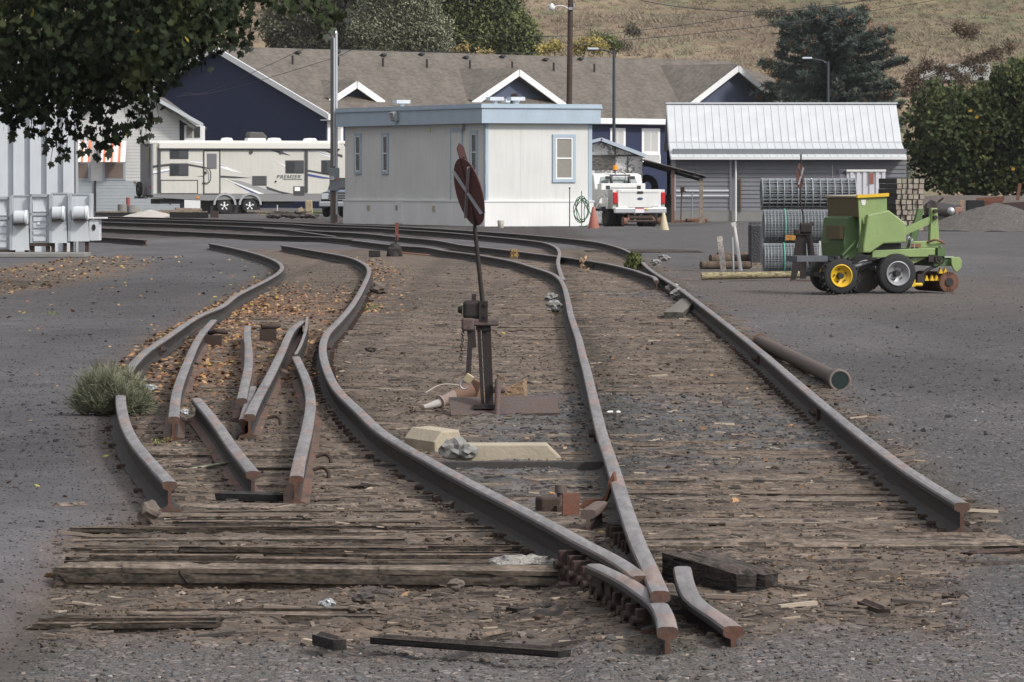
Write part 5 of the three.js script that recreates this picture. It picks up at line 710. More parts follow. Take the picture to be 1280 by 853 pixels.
lying('concrete_offcut', 842, 399, 862, 381, .22, .12, concrete, 'pale tan concrete offcut lying beside the right-hand rail', 'concrete block', 15, 0);
for (const [px, py, r, lab, mat, sy, sd] of [[186, 655, .052, 'dark clod leaning under the cut end of the leftmost rail', 'clod_tan', 1, 3], [690, 377, .09, 'upper of two grey stones beside the middle rail', 'stone', .6, 4], [693, 391, .1, 'lower of two grey stones beside the middle rail', 'stone', .7, 5], [840, 366, .09, 'pale stone at the foot of the right-hand rail', 'stone_pale', .7, 6], [847, 375, .1, 'grey broken block at the foot of the right-hand rail', 'stone', .8, 7], [643, 715, .09, 'white lump of broken concrete on the near ties', 'stone_white', .35, 8], [666, 713, .07, 'white fragment at the right end of the broken concrete', 'stone_white', .4, 10], [830, 327, .12, 'pale boulder right of the far right-hand rail', 'stone', .6, 11], [820, 332, .1, 'smaller pale boulder near the far right-hand rail', 'stone', .6, 12], [965, 724, .026, 'small tan stone on top of the dark timber end', 'clod_tan', .7, 13], [595, 797, .022, 'small tan pebble on the gravel in front of the blackened strip', 'clod_tan', .7, 14], [455, 756, .04, 'dark clod on the gravel in front of the thick tie', 'clod', .5, 15], [570, 737, .032, 'tan stone lying on the thick tie', 'clod_tan', .7, 17], [474, 368, .14, 'brown stone just right of the tightly curved rail', 'clod_tan', .6, 18], [463, 440, .05, 'dark stone on the dirt left of the switch stand', 'clod', .6, 19], [1140, 610, .05, 'round grey stone on the dirt left of the near right rail', 'stone', .7, 20]]) {
  const mm = { clod: M('clod', lin(.2, .17, .155), { map: T.dirt, size: .4, rough: 1 }), clod_tan: M('clod_tan', lin(.13, .105, .09), { map: T.grime, size: .4, rough: 1 }), stone: concreteGrey, stone_pale: concrete, stone_white: M('stone_white', lin(.36, .345, .33), { map: T.osb, size: .3, bump: T.rustH, bs: .006, rough: .95 }) }[mat];
  const p = G(px, py); const o = one('stone', new MB().add(rock(r, sd, sy, 2), [0, 0, 0], [0, sd, 0], mat === 'stone_white' ? [1.6, 1, 1] : [1, 1, 1]), mm, lab, 'stone'); o.position.set(p.x, -.01 * (sy > .5 ? 1 : 0), p.z); }
const plastic = M('plastic_clear', lin(.42, .44, .47), { map: T.osb, size: .2, rough: .25 });
function crumple(px, py, r, lab, cat, mat, name) { const p = G(px, py); const mb = new MB(); for (let k = 0; k < 4; k++) mb.add(rock(r * rr(.4, .7), 40 + k, .6, 1), [rr(-r, r), r * .35, rr(-r, r)], [rr(0, 3), rr(0, 3), 0]); const o = one(name, mb, mat, lab, cat); o.position.set(p.x, 0, p.z); }
crumple(186, 490, .055, 'crumpled clear plastic bottle beside the weed', 'plastic bottle', plastic, 'crushed_bottle'); crumple(229, 521, .045, 'crumpled clear plastic bottle at the cut end of a loose rail', 'plastic bottle', plastic, 'crushed_bottle');
crumple(408, 762, .032, 'white scrap of plastic on the gravel in front of the ties', 'plastic scrap', plastic, 'plastic_scrap'); crumple(767, 519, .035, 'white scrap of paper right of the middle rail', 'paper scrap', whitePaint, 'paper_scrap'); crumple(361, 424, .05, 'scrap of rusty metal among the leaves near the curled rail strip', 'metal scrap', plateMat, 'metal_scrap');
one('guard_block', new MB().box(.2, .1, .25, 0, .05, 0).tube([V(-.02, .12, -.1), V(.06, .14, .05), V(.16, .13, .02)], .025, 12), plateMat, 'dark guard block beside the top of the leftmost loose rail', 'casting').position.copy(G(268, 432)); one('guard_block', new MB().box(.16, .13, .2, 0, .06, 0).tube([V(-.06, .15, .1), V(.06, .15, .06), V(.1, .15, -.1), V(-.02, .15, -.15)], .025, 14), plateMat, 'small hooked iron block between two loose rails', 'casting').position.copy(G(338, 427));
for (const [px, py, lab] of [[343, 533, 'bent rail anchor by the long slanting loose rail'], [405, 583, 'upper bent rail anchor beside the bowed loose rail'], [402, 600, 'lower bent rail anchor beside the bowed loose rail']]) { const o = one('rail_anchor', new MB().tube([V(-.05, .05, 0), V(0, .062, 0), V(.03, .045, .02), V(.036, .0, .03)], .011, 12), plateMat, lab, 'rail anchor'); o.position.copy(G(px, py)); }
one('wire_scrap', new MB().tube([V(-.17, 0, 0), V(-.05, .06, -.05), V(.1, .05, -.05), V(.17, .02, 0)], .006, 14), M('wire_pale', lin(.36, .32, .27), { rough: .8 }), 'pale curl of wire lying on the dirt left of the switch stand', 'wire').position.copy(G(560, 492));
one('stick', new MB().cyl([-.17, .02, .2], [.17, .06, -.2], .009, .007, 6), M('stick_green', lin(.28, .29, .2), { rough: .8 }), 'thin pale stick between two loose rails', 'stick').position.copy(G(269, 588));
{ // iron pipe by the right-hand rail
  const a = G(950, 427, .07), b = G(1050, 476, .07), g = thing('iron_pipe', 'heavy iron pipe with a flared socket lying right of the right-hand rail', 'pipe'), d = b.clone().sub(a).normalize(), at = (t) => a.clone().addScaledVector(d, t).toArray(), L = b.distanceTo(a), pm = M('pipe_iron', lin(.17, .135, .115), { map: T.rust, bump: T.rustH, size: .5, bs: .003, rough: .75 });
  new MB().cyl(at(0), at(L - .3), .06, .06, 18).build('pipe_barrel', pm, g); new MB().cyl(at(L - .35), at(L - .3), .06, .085, 20).cyl(at(L - .3), at(L), .085, .085, 20).build('socket', pm, g); new MB().cyl(at(-.02), at(.06), .075, .075, 18).build('collar', M('pipe_collar', lin(.25, .17, .12), { map: T.rust, size: .3 }), g); new MB().cyl(at(L - .0005), at(L + .004), .064, .064, 20).build('bore', M('bore', lin(.012, .024, .024), { rough: .9 }), g); const rg = new MB(); rg.g.push(strip(new THREE.TorusGeometry(.076, .011, 8, 24).applyMatrix4(new THREE.Matrix4().compose(V(...at(L)), new THREE.Quaternion().setFromUnitVectors(V(0, 0, 1), d), V(1, 1, 1))))); rg.build('rim', M('pipe_rim', lin(.3, .27, .24), { map: T.rust, size: .3 }), g); rebase(g);
}
// ---------- fence wire rolls, posts and logs on the right ----------
{
  const wireM = M('fence_wire', lin(.34, .365, .39), { map: T.grime, size: .5, rough: .5, metal: .4 }), coreM = M('roll_core', lin(.10, .108, .12), { map: T.grime, size: .4, rough: .8 }), green = M('strap_green', lin(.12, .42, .32), { rough: .5 });
  const roll = (px0, px1, py0, py1, D, lab, nr, na, big) => {
    const s = S(D), L = (px1 - px0) / s, R = (py1 - py0) / s / 2, p = P((px0 + px1) / 2, (py0 + py1) / 2, D), g = thing('wire_fence_roll', lab, 'wire roll', p, .03);
    new MB().cyl([-L / 2 + .01, 0, 0], [L / 2 - .01, 0, 0], R * .8, R * .8, 24).build('roll_core', coreM, g);
    const m = new MB(); for (const rad of big ? [R, R * .9] : [R, R * .95, R * .89]) { for (let k = 0; k <= nr; k++) { const x = -L / 2 + .02 + k / nr * (L - .04) + rr(-.008, .008); m.add(new THREE.TorusGeometry(rad, big ? .011 : .0055, 4, 24), [x, 0, 0], [rr(0, 3), Math.PI / 2, 0]); } for (let k = 0; k < na; k++) { const a = (k + rr(-.1, .1)) / na * 6.2832 + rad * 5; m.cyl([-L / 2, rad * Math.sin(a), rad * Math.cos(a)], [L / 2, rad * Math.sin(a), rad * Math.cos(a)], big ? .007 : .0042, big ? .007 : .0042, 4); } }
    const w = m.build('wire_mesh', wireM, g); w.userData.kind = 'stuff';
    return [g, L, R];
  };
  roll(951, 1070, 223, 262, 92, 'top wire fence roll, the longest, with wide deep meshes', 13, 22, true);
  const [g2, L2, R2] = roll(954, 1048, 262.5, 304, 90, 'middle wire fence roll with an orange tag and a green strap', 22, 40); const [g3, L3, R3] = roll(954, 1046, 304.5, 342.5, 89.6, 'bottom wire fence roll lying on the ground', 22, 40);
  new MB().box(.3, .09, .02, -.14, -.19, R2 + .01).build('tag', M('tag_orange', lin(.5, .24, .05), { map: T.osb, size: .3, rough: .6 }), g2, 'orange printed tag'); for (const [g, R] of [[g2, R2], [g3, R3]]) new MB().add(new THREE.TorusGeometry(R + .012, .011, 6, 28), [-.28, 0, 0], [0, Math.PI / 2, 0]).build('strap', green, g);
}
{
  const at = (px, D) => { const p = P(px, 300, D); return V(p.x, 0, p.z); }, Y = (py, D) => (HORIZON - py) / S(D) + CH;
  const put = (name, px, D, mb, mat, lab, cat, ry = 0, gr) => { const o = one(name, mb, mat, lab, cat, gr); o.position.add(at(px, D)); o.rotation.y = ry; return o; };
  put('wrapped_bundle', 944, 97, new MB().rbox(.24, .8, .5, .05, 0, .42, 0, 0, 0, .01).rbox(.21, .1, .4, .03, .0, .8, 0), M('black_wrap', lin(.03, .032, .036), { map: T.grime, bump: T.rustH, size: .4, bs: .02, rough: .4 }), 'bundle in shiny black plastic wrap left of the wire rolls', 'bundle'); put('pallet_end', 946, 96.6, new MB().box(.18, .09, .3, 0, .045, 0), bareWood, 'small tan wood block under the black wrapped bundle', 'wood block');
  put('weathered_board', 909, 93, new MB().bar([-.06, 0, 0], [-.13, .62, -.1], .1, .03), M('board_peeling', lin(.6, .56, .52), { map: T.osb, size: .4, rough: .9 }), 'leaning board with peeling white paint left of the white pole', 'board'); put('leaning_pole', 922, 93, new MB().cyl([.06, 0, 0], [-.06, .85, -.1], .035, .032, 8).box(.09, .07, .07, -.06, .84, -.1, 0, 0, .3), M('pole_peeling', lin(.66, .64, .62), { map: T.worn, size: .4, rough: .85 }), 'leaning white pole tied with rope at its top', 'pole'); put('pvc_pipe', 917, 93.4, new MB().cyl([0, 0, 0], [-.02, .6, -.05], .02, .02, 8), galv, 'thin grey pipe standing behind the leaning white pole', 'pipe');
  for (const [x0, x1, y, r, D, lab] of [[876, 938, 317.5, .075, 95, 'front log of the small heap behind the boards'], [888, 940, 309, .085, 97, 'upper log of the small heap behind the boards'], [897, 940, 302, .06, 99, 'rear thin log of the small heap behind the boards']]) { const s = S(D); put('log', (x0 + x1) / 2, D, new MB().cyl([-(x1 - x0) / 2 / s, r + (317.5 - y) / s * .6, .1], [(x1 - x0) / 2 / s, r + (317.5 - y) / s * .6, -.2], r, r * .95, 12), M('log_bark', lin(.22, .17, .14), { map: T.bark, bump: T.bark, size: .5, bs: .01, rough: 1 }), lab, 'log'); }
  put('fallen_pole', 940, 84, new MB().cyl([-.82, .075, .1], [.82, .1, -.1], .062, .055, 14), M('pole_tan', lin(.75, .66, .4), { map: T.wood, size: .9, rough: .8 }), 'long yellowish pole lying in front of the wire rolls', 'pole');
  { const hp = at(1045, 85), g = thing('hook_post', 'white-painted post with rusty hooks at its top behind the green drill', 'post', hp); new MB().cyl([0, 0, 0], [0, 1.2, 0], .035, .035, 10).build('post', M('pole_peeling'), g); new MB().cyl([0, 1.12, 0], [0, 1.3, 0], .045, .045, 10).tube([V(-.14, 1.22, 0), V(-.1, 1.15, 0), V(0, 1.15, .02), V(.1, 1.15, 0), V(.14, 1.22, 0)], .013, 16).build('hook', rusty, g); }
  put('green_stake', 1053.5, 84, new MB().box(.035, .72, .02, 0, .36, 0), M('strap_green'), 'slim green stake beside the white hook post', 'stake'); put('white_channel', 1029, 86, new MB().box(.02, .62, .1, -.055, .31, 0).box(.02, .62, .1, .055, .31, 0).box(.11, .62, .015, 0, .31, -.045), M('channel_white', lin(.6, .6, .6), { map: T.grime, rough: .5 }), 'upright white metal channel in front of the bottom wire roll', 'metal channel');
  // stack of creosoted ties
  const D = 170, s = S(D), base = at(1120, D), m1 = M('tie_end', lin(.86, .77, .66), { map: T.wood, size: .5, rough: .95 }), m2 = M('tie_end_pale', lin(1, .93, .82), { map: T.wood, size: .4, rough: .95 }), sideM = M('creosote', lin(.09, .08, .08), { map: T.wood, size: .9, rough: .9 });
  const tg = new THREE.BoxGeometry(.15, .148, .02), sg = new THREE.BoxGeometry(.17, .167, 2.55); let n = 0;
  for (let r = 0; r < 10; r++) for (let c = 0; c < 5; c++) { const t = thing('stacked_tie', 'creosoted tie in the tall stack, its pale sawn end facing the tracks', 'tie', V(base.x + .09 + c * .183 + rr(-.012, .012) + [0, .03, -.03, .02, 0, -.02, .03, 0, .02, .02][r], r * .172, base.z + rr(-.06, .06)), .16, 'creosoted ties in the tall stack'); const a = mesh('tie_body', sg, sideM, t); a.position.set(0, .085, -1.28); const b = mesh('tie_end', tg, n++ % 3 ? m1 : m2, t); b.position.set(0, .085, .006); }
  // container
  { const D2 = 198, s2 = S(D2), b2 = at(1083, D2), g = thing('white_container', 'white corrugated container with a small red-brown sticker behind the wire rolls', 'container', b2, .05), W = 48 / s2, H = Y(212, D2); const m = new MB(); for (let k = 0; k < 12; k++) { const x0 = -W / 2 + k * W / 12; m.span(x0, x0 + W / 12, .1, H, -2.4 + (k % 2) * .0, k % 2 ? 0 : -.05); } m.build('wall', M('container_white', lin(.62, .62, .66), { map: T.grime, size: 2, rough: .6 }), g); new MB().span(-W / 2 - .02, W / 2 + .02, H - .08, H, -2.42, .03).build('top_rail', whitePaint, g); new MB().span(.1, .28, H - .55, H - .12, .0, .02).build('sticker', M('sticker_red', lin(.3, .12, .09), { map: T.worn, size: .5 }), g); new MB().span(-W / 2 - .3, -W / 2 + .25, H - .18, H - .02, -1, -.3).build('roof_tarp', M('tarp_dark', lin(.06, .06, .09), { rough: .7 }), g); }
}
// ---------- the green seed drill ----------
{
  const D = 73.6, s = S(D), b = P(1048, 369, D), g = thing('seed_drill', 'small green seed drill with one yellow and one grey wheel hub and a yellow-topped hopper', 'seed drill', V(b.x, 0, b.z), .27);
  const c = Math.cos(.27), X = (px) => (px - 1048) / s / c, Y = (py) => (369 - py) / s;
  const gr = M('drill_green', lin(.25, .345, .13), { map: T.worn, size: 1.3, rough: .5 }), grD = M('drill_green_dark', lin(.085, .15, .05), { map: T.worn, size: .8, rough: .6 }), yel = M('drill_yellow', lin(.72, .45, .02), { map: T.grime, size: .5, rough: .5 }), brn = M('hopper_shade_brown', lin(.13, .105, .05), { map: T.worn, size: .8, rough: .8 });
  const plate = (pts, z0, z1, mat, name, bev = .008) => new MB().prism(pts.map(([x, y]) => [X(x), Y(y)]), z0, z1, bev).build(name, mat, g), Wd = 1.35;
  // hopper with its lid and long side, shade put into its dark brown
  plate([[1076, 297], [1073, 248], [1110, 247], [1110.5, 270], [1100, 275], [1080, 282], [1078, 272]], -.03, -.004, gr, 'hopper_end'); plate([[1073, 248], [1110, 247], [1110, 275], [1074, 272]], -Wd, -.035, brn, 'hopper_box');
  plate([[1071.5, 247.5], [1071.5, 245.5], [1111, 244], [1111, 246.5]], -Wd - .02, .0, M('lid_tan', lin(.42, .36, .24), { map: T.grime, size: .6, rough: .7 }), 'hopper_lid', 0); plate([[1071.3, 248.2], [1071.3, 244.6], [1111.5, 242], [1111.5, 246.2]], -.02, .035, yel, 'lid_edge', 0);
  new MB().box(.07, .05, .004, X(1080), Y(252.5), .0).box(.05, .03, .004, X(1080), Y(256), .001).build('label', whitePaint, g);
  plate([[1062, 305], [1066, 274], [1082, 268], [1082, 300], [1075, 322], [1064, 322]], -Wd + .1, -.25, grD, 'rear_housing'); plate([[1058, 300], [1058, 283], [1076, 283], [1076, 300]], -.9, -.28, brn, 'seed_box'); new MB().box(.02, .05, .02, X(1066), Y(291), -.27).build('box_latch', black, g);
  plate([[1084, 269], [1110.5, 263.5], [1133, 280], [1133, 304], [1104, 305.5], [1087, 316.8], [1078, 316.6], [1078, 309]], -.2, .06, gr, 'side_cover', .02); plate([[1087, 316], [1104, 305.8], [1130, 305], [1130, 312], [1096, 320]], -.5, -.06, black, 'gear_opening', 0);
  plate([[1092, 314], [1173, 311], [1173, 322], [1092, 323]], -.1, -.02, gr, 'frame_beam'); plate([[1092, 314], [1173, 311], [1173, 322], [1092, 323]], -Wd + .1, -Wd + .2, grD, 'frame_beam'); plate([[1146, 303], [1187, 302], [1187, 311], [1146, 312]], -.28, -.2, gr, 'top_beam');
  new MB().bar([X(1164), Y(317), -Wd + .1], [X(1164), Y(317), -.05], .1, .1).bar([X(1180), Y(316), -Wd], [X(1180), Y(316), .02], .12, .12).build('cross_beam', grD, g);
  plate([[1175, 261], [1183, 261], [1186, 308], [1186, 314], [1173, 314]], -.36, -.26, gr, 'mast'); plate([[1174, 262], [1182, 262], [1170, 314], [1160, 314]], -.85, -.78, grD, 'mast'); for (const [x, y] of [[1179, 265], [1179, 273], [1184, 311.5]]) new MB().cyl([X(x), Y(y), -.26], [X(x), Y(y), -.2], .03, .03, 8).build('pin', darkMetal, g);
  new MB().bar([X(1131), Y(295), -.3], [X(1176), Y(275.5), -.3], .05, .1).build('brace', gr, g); new MB().bar([X(1138), Y(331), -.12], [X(1162), Y(321), -.12], .05, .07).build('brace', gr, g); new MB().bar([X(1062), Y(326), -.2], [X(1080), Y(313), -.2], .05, .08).bar([X(1056), Y(320), -.1], [X(1074), Y(302), -.12], .02, .02).build('brace', grD, g); new MB().cyl([X(1072), Y(335), -.2], [X(1096), Y(328), -.2], .035, .03).build('hydraulic_ram', M('ram_grey', lin(.22, .22, .23), { rough: .4, metal: .4 }), g);
  for (const [x0, y0, x1, y1] of [[1138, 305, 1142, 297], [1142, 312, 1146, 300]]) new MB().tube([V(X(x0), Y(y0), -.1), V(X(x0) + .02, Y(y1) - .02, -.06), V(X(x1), Y(y1), -.1), V(X(x1) + .04, Y(y0) - .02, -.12)], .01, 16).build('spring_clip', galv, g); new MB().tube([V(X(1168), Y(304), -.2), V(X(1176), Y(301), -.12), V(X(1184), Y(303), -.15), V(X(1190), Y(306), -.2)], .016, 16).box(.16, .05, .08, X(1150), Y(308), -.15).build('hose', rusty, g);
  // wheels
  const wheel = (px, py, r, w, z, rimM, lug, lab) => { const q = new THREE.Group(); q.name = 'wheel'; q.position.set(X(px), Y(py), z); if (lab) q.userData.label = lab; g.add(q); new MB().lathe([[r * .6, -w / 2], [r * .9, -w / 2], [r, -w * .3], [r, w * .3], [r * .9, w / 2], [r * .6, w / 2]], [0, 0, 0], [Math.PI / 2, 0, 0], 32).build('tyre', rubber, q);
    if (lug) { const lg = new MB(); for (let k = 0; k < 18; k++) { const a = k / 18 * 6.2832; for (const e of [-1, 1]) lg.box(.026, .024, w * .46, (r + .008) * Math.cos(a + e * .08), (r + .008) * Math.sin(a + e * .08), e * w * .26, 0, 0, a + Math.PI / 2); } lg.build('lug', rubber, q); }
    new MB().lathe([[.001, -.05], [r * .22, -.05], [r * .26, -.02], [r * .42, -.03], [r * .48, .02], [r * .6, .03], [r * .63, .05], [r * .58, .05]], [0, 0, w * .3], [Math.PI / 2, 0, 0], 30).build('rim', rimM, q); new MB().cyl([0, 0, 0], [0, 0, w * .3 + .05], .045, .04, 12).build('hub', black, q); const nt = new MB(); for (let k = 0; k < 5; k++) { const a = k / 5 * 6.2832 + .5; nt.cyl([.09 * Math.cos(a), .09 * Math.sin(a), w * .25], [.09 * Math.cos(a), .09 * Math.sin(a), w * .3 + .0], .014, .014, 6); } nt.build('wheel_bolt', darkMetal, q); return q; };
  wheel(1049, 345.5, .262, .2, -.0, yel, true, 'lugged wheel with a yellow rim'); wheel(1122.5, 343, .285, .19, -.04, M('rim_grey', lin(.36, .36, .38), { map: T.grime, size: .4, rough: .45, metal: .3 }), false, 'smooth wheel with a grey rim'); wheel(1066, 345, .25, .16, -Wd + .25, yel, false); wheel(1114, 343, .285, .19, -Wd + .2, M('rim_grey'), false);
  new MB().bar([X(1049), Y(345), -Wd], [X(1049), Y(345), 0], .07, .07).bar([X(1122), Y(343), -Wd + .2], [X(1122), Y(343), 0], .07, .07).bar([X(1049), Y(345), -.25], [X(1130), Y(322), -.25], .06, .08).bar([X(1085), Y(345), -.4], [X(1096), Y(362), -.4], .05, .05).build('axle', black, g);
  for (let k = 0; k < 5; k++) new MB().add(new THREE.CylinderGeometry(.19, .19, .012, 26), [X(1088) , .2, -.3 - k * .2], [Math.PI / 2, 0, .12]).build('opener_disc', M('disc_dark', lin(.06, .05, .045), { map: T.rust, size: .3, rough: .6, metal: .3 }), g);
  // ribbed roller of coulters at the front with its guard
  { const r = new MB(), R = .145, cx = X(1190), cy = Y(354); for (let k = 0; k < 12; k++) r.add(new THREE.CylinderGeometry(R, R, .02, 30), [cx, cy, -.02 - k * .105], [Math.PI / 2, 0, 0]); r.cyl([cx, cy, -Wd + .1], [cx, cy, 0], .09, .09, 14); r.build('coulter_roller', M('roller_rust', lin(.15, .08, .05), { map: T.rust, size: .3, rough: .8 }), g); for (let k = 0; k < 30; k++) { const a = k / 30 * 6.2832; new MB().bar([cx + .06 * Math.cos(a), cy + .06 * Math.sin(a), .0], [cx + R * 1.02 * Math.cos(a), cy + R * 1.02 * Math.sin(a), .0], .012, .02).build('coulter_rib', M('rib_rust', lin(.26, .135, .09), { map: T.rust, size: .3, rough: .8 }), g); } new MB().add(new THREE.CylinderGeometry(.06, .06, .03, 16), [cx, cy, .01], [Math.PI / 2, 0, 0]).build('roller_hub', darkMetal, g); }
  plate([[1192, 323], [1203, 322.5], [1206, 327], [1205.5, 336], [1199, 342], [1195, 338], [1192.5, 331]], -.02, .02, gr, 'roller_guard'); plate([[1168, 322], [1196, 323], [1196, 334], [1172, 334]], -Wd, -.06, grD, 'guard_box'); plate([[1176, 321], [1197, 322], [1197, 323.5], [1176, 323.5]], -Wd, -.03, M('guard_pale', lin(.36, .42, .33), { rough: .6 }), 'guard_top', 0);
  for (const [x, y] of [[1181, 338], [1187, 338], [1163, 347], [1170, 347], [1176, 347]]) new MB().prism([[X(x) - .03, Y(y) - .06], [X(x) + .03, Y(y) - .06], [X(x), Y(y) + .02]], -.12, -.05).build('scraper', yel, g); new MB().rbox(.14, .05, .08, .02, X(1150), Y(357), -.02).box(.05, .1, .08, X(1144), Y(355), -.02).build('scraper_foot', yel, g); new MB().tube([V(X(1156), Y(358), -.05), V(X(1156), Y(348), -.05), V(X(1162), Y(340), -.05), V(X(1178), Y(333), -.1)], .025, 20).box(.1, .14, .08, X(1154), Y(350), -.05).build('spring_arm', darkMetal, g); new MB().add(new THREE.TorusGeometry(.065, .014, 8, 20), [X(1178), Y(325), .0]).bar([X(1178) - .06, Y(325), 0], [X(1178) + .06, Y(325), 0], .015, .015).box(.14, .1, .1, X(1170), Y(324), -.06).build('crank_wheel', darkMetal, g);
  new MB().span(X(1003), X(1042), Y(328), Y(321), -.75, -.25).span(X(1040), X(1064), Y(326), Y(321), -.7, -.6).build('footboard', M('footboard_grey', lin(.10, .11, .13), { map: T.worn, size: .6, rough: .6 }), g);
}
// ---------- gravel heap, earth bank and what lies before it ----------
{
  const D = 172, s = S(D), p = P(1247, 290, D), R = 3.1, H = 1.0, g = new THREE.CylinderGeometry(.05, R, H, 90, 40, true).toNonIndexed(); const q = g.attributes.position; for (let i = 0; i < q.count; i++) { const x = q.getX(i), y = q.getY(i), z = q.getZ(i), t = (y + H / 2) / H, r = Math.hypot(x, z), k = 1 + .22 * (fbm(x * .9 + 30, z * .9 + 30, 0, 4, 401) - .5) ; const hh = H * (1 - Math.pow(r / R, .95)) ; q.setXYZ(i, x * k, Math.max(-.05, hh * .98 - .06 * Math.exp(-r * r * 6) + .1 * (fbm(x * 4 + 9, z * 4 + 9, 0, 3, 407) - .5)), z * k); } g.computeVertexNormals(); g.deleteAttribute('uv'); const m = mesh('gravel_heap', boxUV(g), M('heap_gravel', lin(.38, .345, .32), { map: T.gravel, bump: T.gravelH, size: 1.4, bs: .03, rough: .97 })); m.position.set(p.x, 0, p.z); tag(m, 'heap of grey-brown gravel on the lot right of the green drill', 'gravel heap');
}
{ // bank
  const n = 160, m = 12, g = new THREE.PlaneGeometry(26, 9, n, m).rotateX(-Math.PI / 2), q = g.attributes.position; for (let i = 0; i < q.count; i++) { const x = q.getX(i), z = q.getZ(i); q.setY(i, 1.0 * sstep(4.4, 1.2, z) + .22 * (fbm(x * .8 + 20, z * .8 + 20, 0, 4, 411) - .5) - .3 * sstep(4, 4.5, z)); } g.computeVertexNormals(); const o = mesh('earth_bank', boxUV(strip(g.toNonIndexed())), M('bank_earth', lin(.40, .34, .30), { map: T.gravel, bump: T.gravelH, size: 2.2, bs: .04, rough: .98 })); const p = P(1160, 280, 213); o.position.set(p.x + 12.2, 0, p.z); structure(o);
}
{
  const at = (px, D) => { const p = P(px, 300, D); return V(p.x, 0, p.z); }; const put = (name, px, D, mb, mat, lab, cat, ry = 0) => { const o = one(name, mb, mat, lab, cat); o.position.add(at(px, D)); o.rotation.y = ry; return o; };
  put('dark_crate', 1219, 186, new MB().rbox(.62, .95, .7, .03, 0, .48, 0).box(.66, .06, .74, 0, .5, 0), M('crate_dark', lin(.035, .038, .045), { map: T.wood, size: 1 }), 'dark upright crate behind the gravel heap', 'crate'); put('tan_post', 1202, 185, new MB().box(.16, .95, .16, 0, .48, 0), M('post_tan', lin(.85, .58, .4), { map: T.wood, size: .6 }), 'short tan wooden post left of the dark crate', 'post');
  put('rusty_beam', 1238, 187, new MB().bar([-.5, .95, 0], [.5, 1.02, 0], .2, .14).bar([-.2, .8, 0], [.45, .85, .1], .14, .2), M('rust_orange'), 'rusty red beam resting on the dark crate behind the gravel heap', 'beam'); put('rusty_beam', 1266, 188, new MB().bar([-.75, .62, 0], [.9, .7, 0], .3, .42).box(.2, .62, .3, .3, .3, 0), M('beam_dark', lin(.085, .06, .055), { map: T.rust, size: .6 }), 'dark timber beam at the right edge behind the gravel heap', 'beam');
  put('machine_drum', 1184, 176, new MB().cyl([-.3, .62, 0], [.45, .55, .1], .3, .26, 20).cyl([.45, .55, .1], [.5, .55, .1], .27, .22, 20).box(.5, .4, .5, -.35, .5, 0), M('drum_dark', lin(.06, .055, .055), { map: T.rust, size: .5, rough: .5 }), 'dark machine drum with a bright end behind the green drill mast', 'machine'); put('drum_end', 1189, 175.4, new MB().lathe([[.001, .07], [.09, .05], [.13, 0]], [0, .62, 0], [Math.PI / 2, 0, 0], 20), galv, 'bright metal dome of the machine behind the drill mast', 'machine part'); put('brick_block', 1198, 175.8, new MB().rbox(.24, .3, .3, .03, 0, .6, 0, 0, 0, .1), M('block_pink', lin(.36, .2, .15), { map: T.worn, size: .4 }), 'small reddish block beside the bright metal dome', 'block'); put('scrap_heap', 1168, 178, new MB().add(rock(.5, 3, .8, 2), [0, .5, 0]).add(rock(.35, 5, .8, 2), [.4, .35, .1]).bar([-.5, .4, 0], [.3, 1.05, .1], .07, .07), darkMetal, 'dark tangle of scrap between the tie stack and the drill mast', 'scrap'); put('fire_hydrant_like_post', 1272, 200, new MB().bar([0, .9, 0], [.1, 1.55, 0], .12, .1), M('rust_orange'), 'rusty upright stub on the earth bank at the right edge', 'post').name = 'rusty_stub';
}
